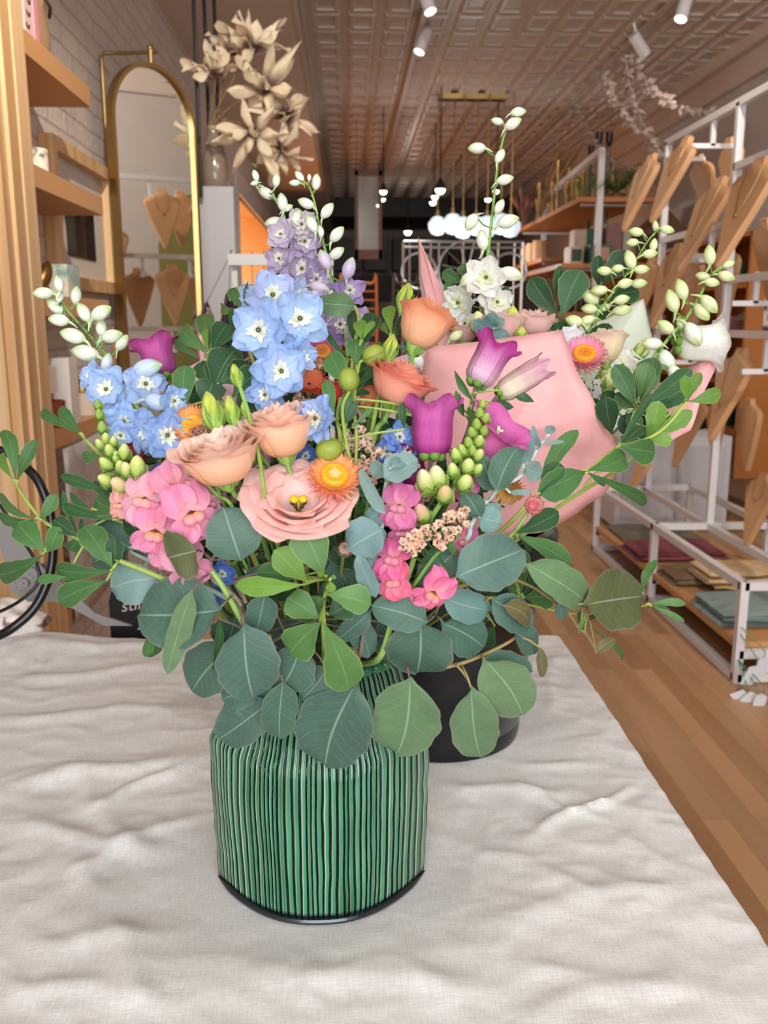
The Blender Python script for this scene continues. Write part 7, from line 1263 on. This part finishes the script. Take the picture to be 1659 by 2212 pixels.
sprg('green leaves around the white blooms by the pointed paper', [(1010, 600), (1000, 660), (1010, 760)], [(1005, 612, 955, 588, 30, 'g', .2), (1010, 600, 1000, 570, 30, 'g', .2), (975, 690, 968, 600, 22, 'g', .3), (1025, 690, 990, 622, 40, 'd', .2, .05, .02), (970, 690, 940, 672, 36, 'd', .2), (980, 720, 965, 680, 30, 'd', .2), (1070, 640, 1100, 620, 12, 'd', .3), (1185, 670, 1150, 690, 24, 'g', .3)], dY=.05, **K)
branch('baby_blue_eucalyptus', 'silvery leaf pair poking above the pink sheet', None, [(1062, 690), (1060, 720), (1070, 800)], [(1060, 720, 1022, 692, 34, 'b', .1), (1060, 705, 1066, 676, 36, 'b', .3), (1066, 712, 1084, 680, 30, 'b', .2), (1070, 740, 1095, 715, 40, 'b', .2)], bq='k', dY=-.03, scol='#bccdc4')
# leafy stems springing right, in front of the wrap
sprg('leafy green stem springing far over the pink sheet toward the rack', [(1484, 868), (1440, 920), (1397, 948), (1335, 966), (1267, 1018), (1162, 1071), (1100, 1130), (1000, 1220)],
  [(1162, 1070, 1248, 926, 40, 'g', .25), (1166, 1068, 1210, 1000, 50, 'd', .1), (1266, 1018, 1168, 1062, 72, 'g', .2, .1), (1268, 1016, 1356, 982, 54, 'g', .1), (1268, 1020, 1408, 1090, 32, 'g', .25), (1268, 1022, 1310, 1048, 18, 'd', .4), (1336, 964, 1418, 978, 60, 'g', 0, .08, -.01), (1338, 962, 1411, 848, 20, 'd', .4), (1338, 960, 1390, 920, 30, 'd', .3)], dY=.10, scol='#9fb04e')
sprg('bright leaf tips highest beside the white bellflower', [(1484, 866), (1440, 900), (1400, 950), (1340, 1010), (1200, 1100)],
  [(1484, 866, 1480, 812, 26, 'y', .1), (1486, 865, 1512, 804, 26, 'y', .1), (1488, 868, 1558, 846, 34, 'y', .05), (1397, 947, 1424, 866, 44, 'y', .05), (1399, 948, 1496, 888, 36, 'y', .1), (1399, 950, 1452, 952, 32, 'y', .2), (1396, 946, 1412, 916, 12, 'y', .4, .05, -.01)], dY=.14, scol='#8aa044', group=None)
sprg('dense dark green leaves spilling over the right rim of the wrap', [(1373, 880), (1350, 940), (1320, 990), (1250, 1060)],
  [(1374, 880, 1328, 788, 46, 'g', 0, .05, -.02), (1376, 882, 1416, 772, 56, 'd', .1, .05, .02), (1380, 860, 1400, 782, 44, 'l', .1, .05, .01), (1372, 882, 1328, 854, 36, 'g', .1), (1376, 884, 1496, 796, 42, 'd', .1, .05, -.01), (1390, 890, 1484, 838, 46, 'd', .1, .05, .02), (1322, 940, 1308, 858, 52, 'd', .1, .05, -.02), (1380, 870, 1426, 806, 14, 'g', .5, .05, -.03), (1340, 870, 1300, 850, 36, 'd', .2, .05, .02), (1320, 880, 1265, 870, 30, 'd', .2, .05, .02), (1400, 960, 1340, 900, 50, 'd', .2, .05, .02), (1392, 955, 1340, 945, 22, 'g', .4), (1430, 940, 1490, 900, 26, 'd', .3, .05, .02), (1394, 960, 1396, 925, 50, 'd', .2, .05, .01), (1400, 905, 1450, 900, 30, 'd', .2, .05, .03), (1350, 890, 1380, 930, 40, 'd', .3, .05, .02)], dY=-.10, **K)
sprg('green leaves below the striped strawflower against the bucket', [(1128, 1130), (1115, 1155), (1060, 1200), (960, 1280)],
  [(1112, 1153, 1208, 1106, 48, 'd', .1), (1114, 1156, 1234, 1218, 44, 'g', .2), (1118, 1160, 1150, 1190, 18, 'd', .5), (1125, 1290, 1134, 1190, 40, 'g', .2, .05, .01), (1130, 1292, 1196, 1290, 56, 'g', .1, .05, .01), (1128, 1294, 1168, 1230, 30, 'd', .3, .05, .02), (1122, 1292, 1100, 1246, 20, 'g', .4), (1060, 1340, 1010, 1330, 60, 'd', .2, .05, .02), (1070, 1350, 1040, 1395, 46, 'd', .2, .05, .02)], dY=.02)
sprg('slim green shoot reaching the furthest over the wooden floor', [(1402, 1306), (1340, 1320), (1245, 1326), (1150, 1308), (1050, 1290), (960, 1330)],
  [(1402, 1306, 1482, 1304, 18, 'l', .1), (1404, 1304, 1440, 1312, 14, 'g', .2), (1404, 1308, 1480, 1342, 13, 'l', .3), (1385, 1280, 1394, 1230, 16, 'l', .2, .05, .01), (1388, 1284, 1418, 1206, 22, 'g', .4), (1262, 1345, 1360, 1428, 16, 'g', .4), (1264, 1368, 1252, 1320, 12, 'd', .4), (1260, 1330, 1360, 1345, 30, 'g', .4)], dY=.03, sr=.001, scol='#8fa93e')
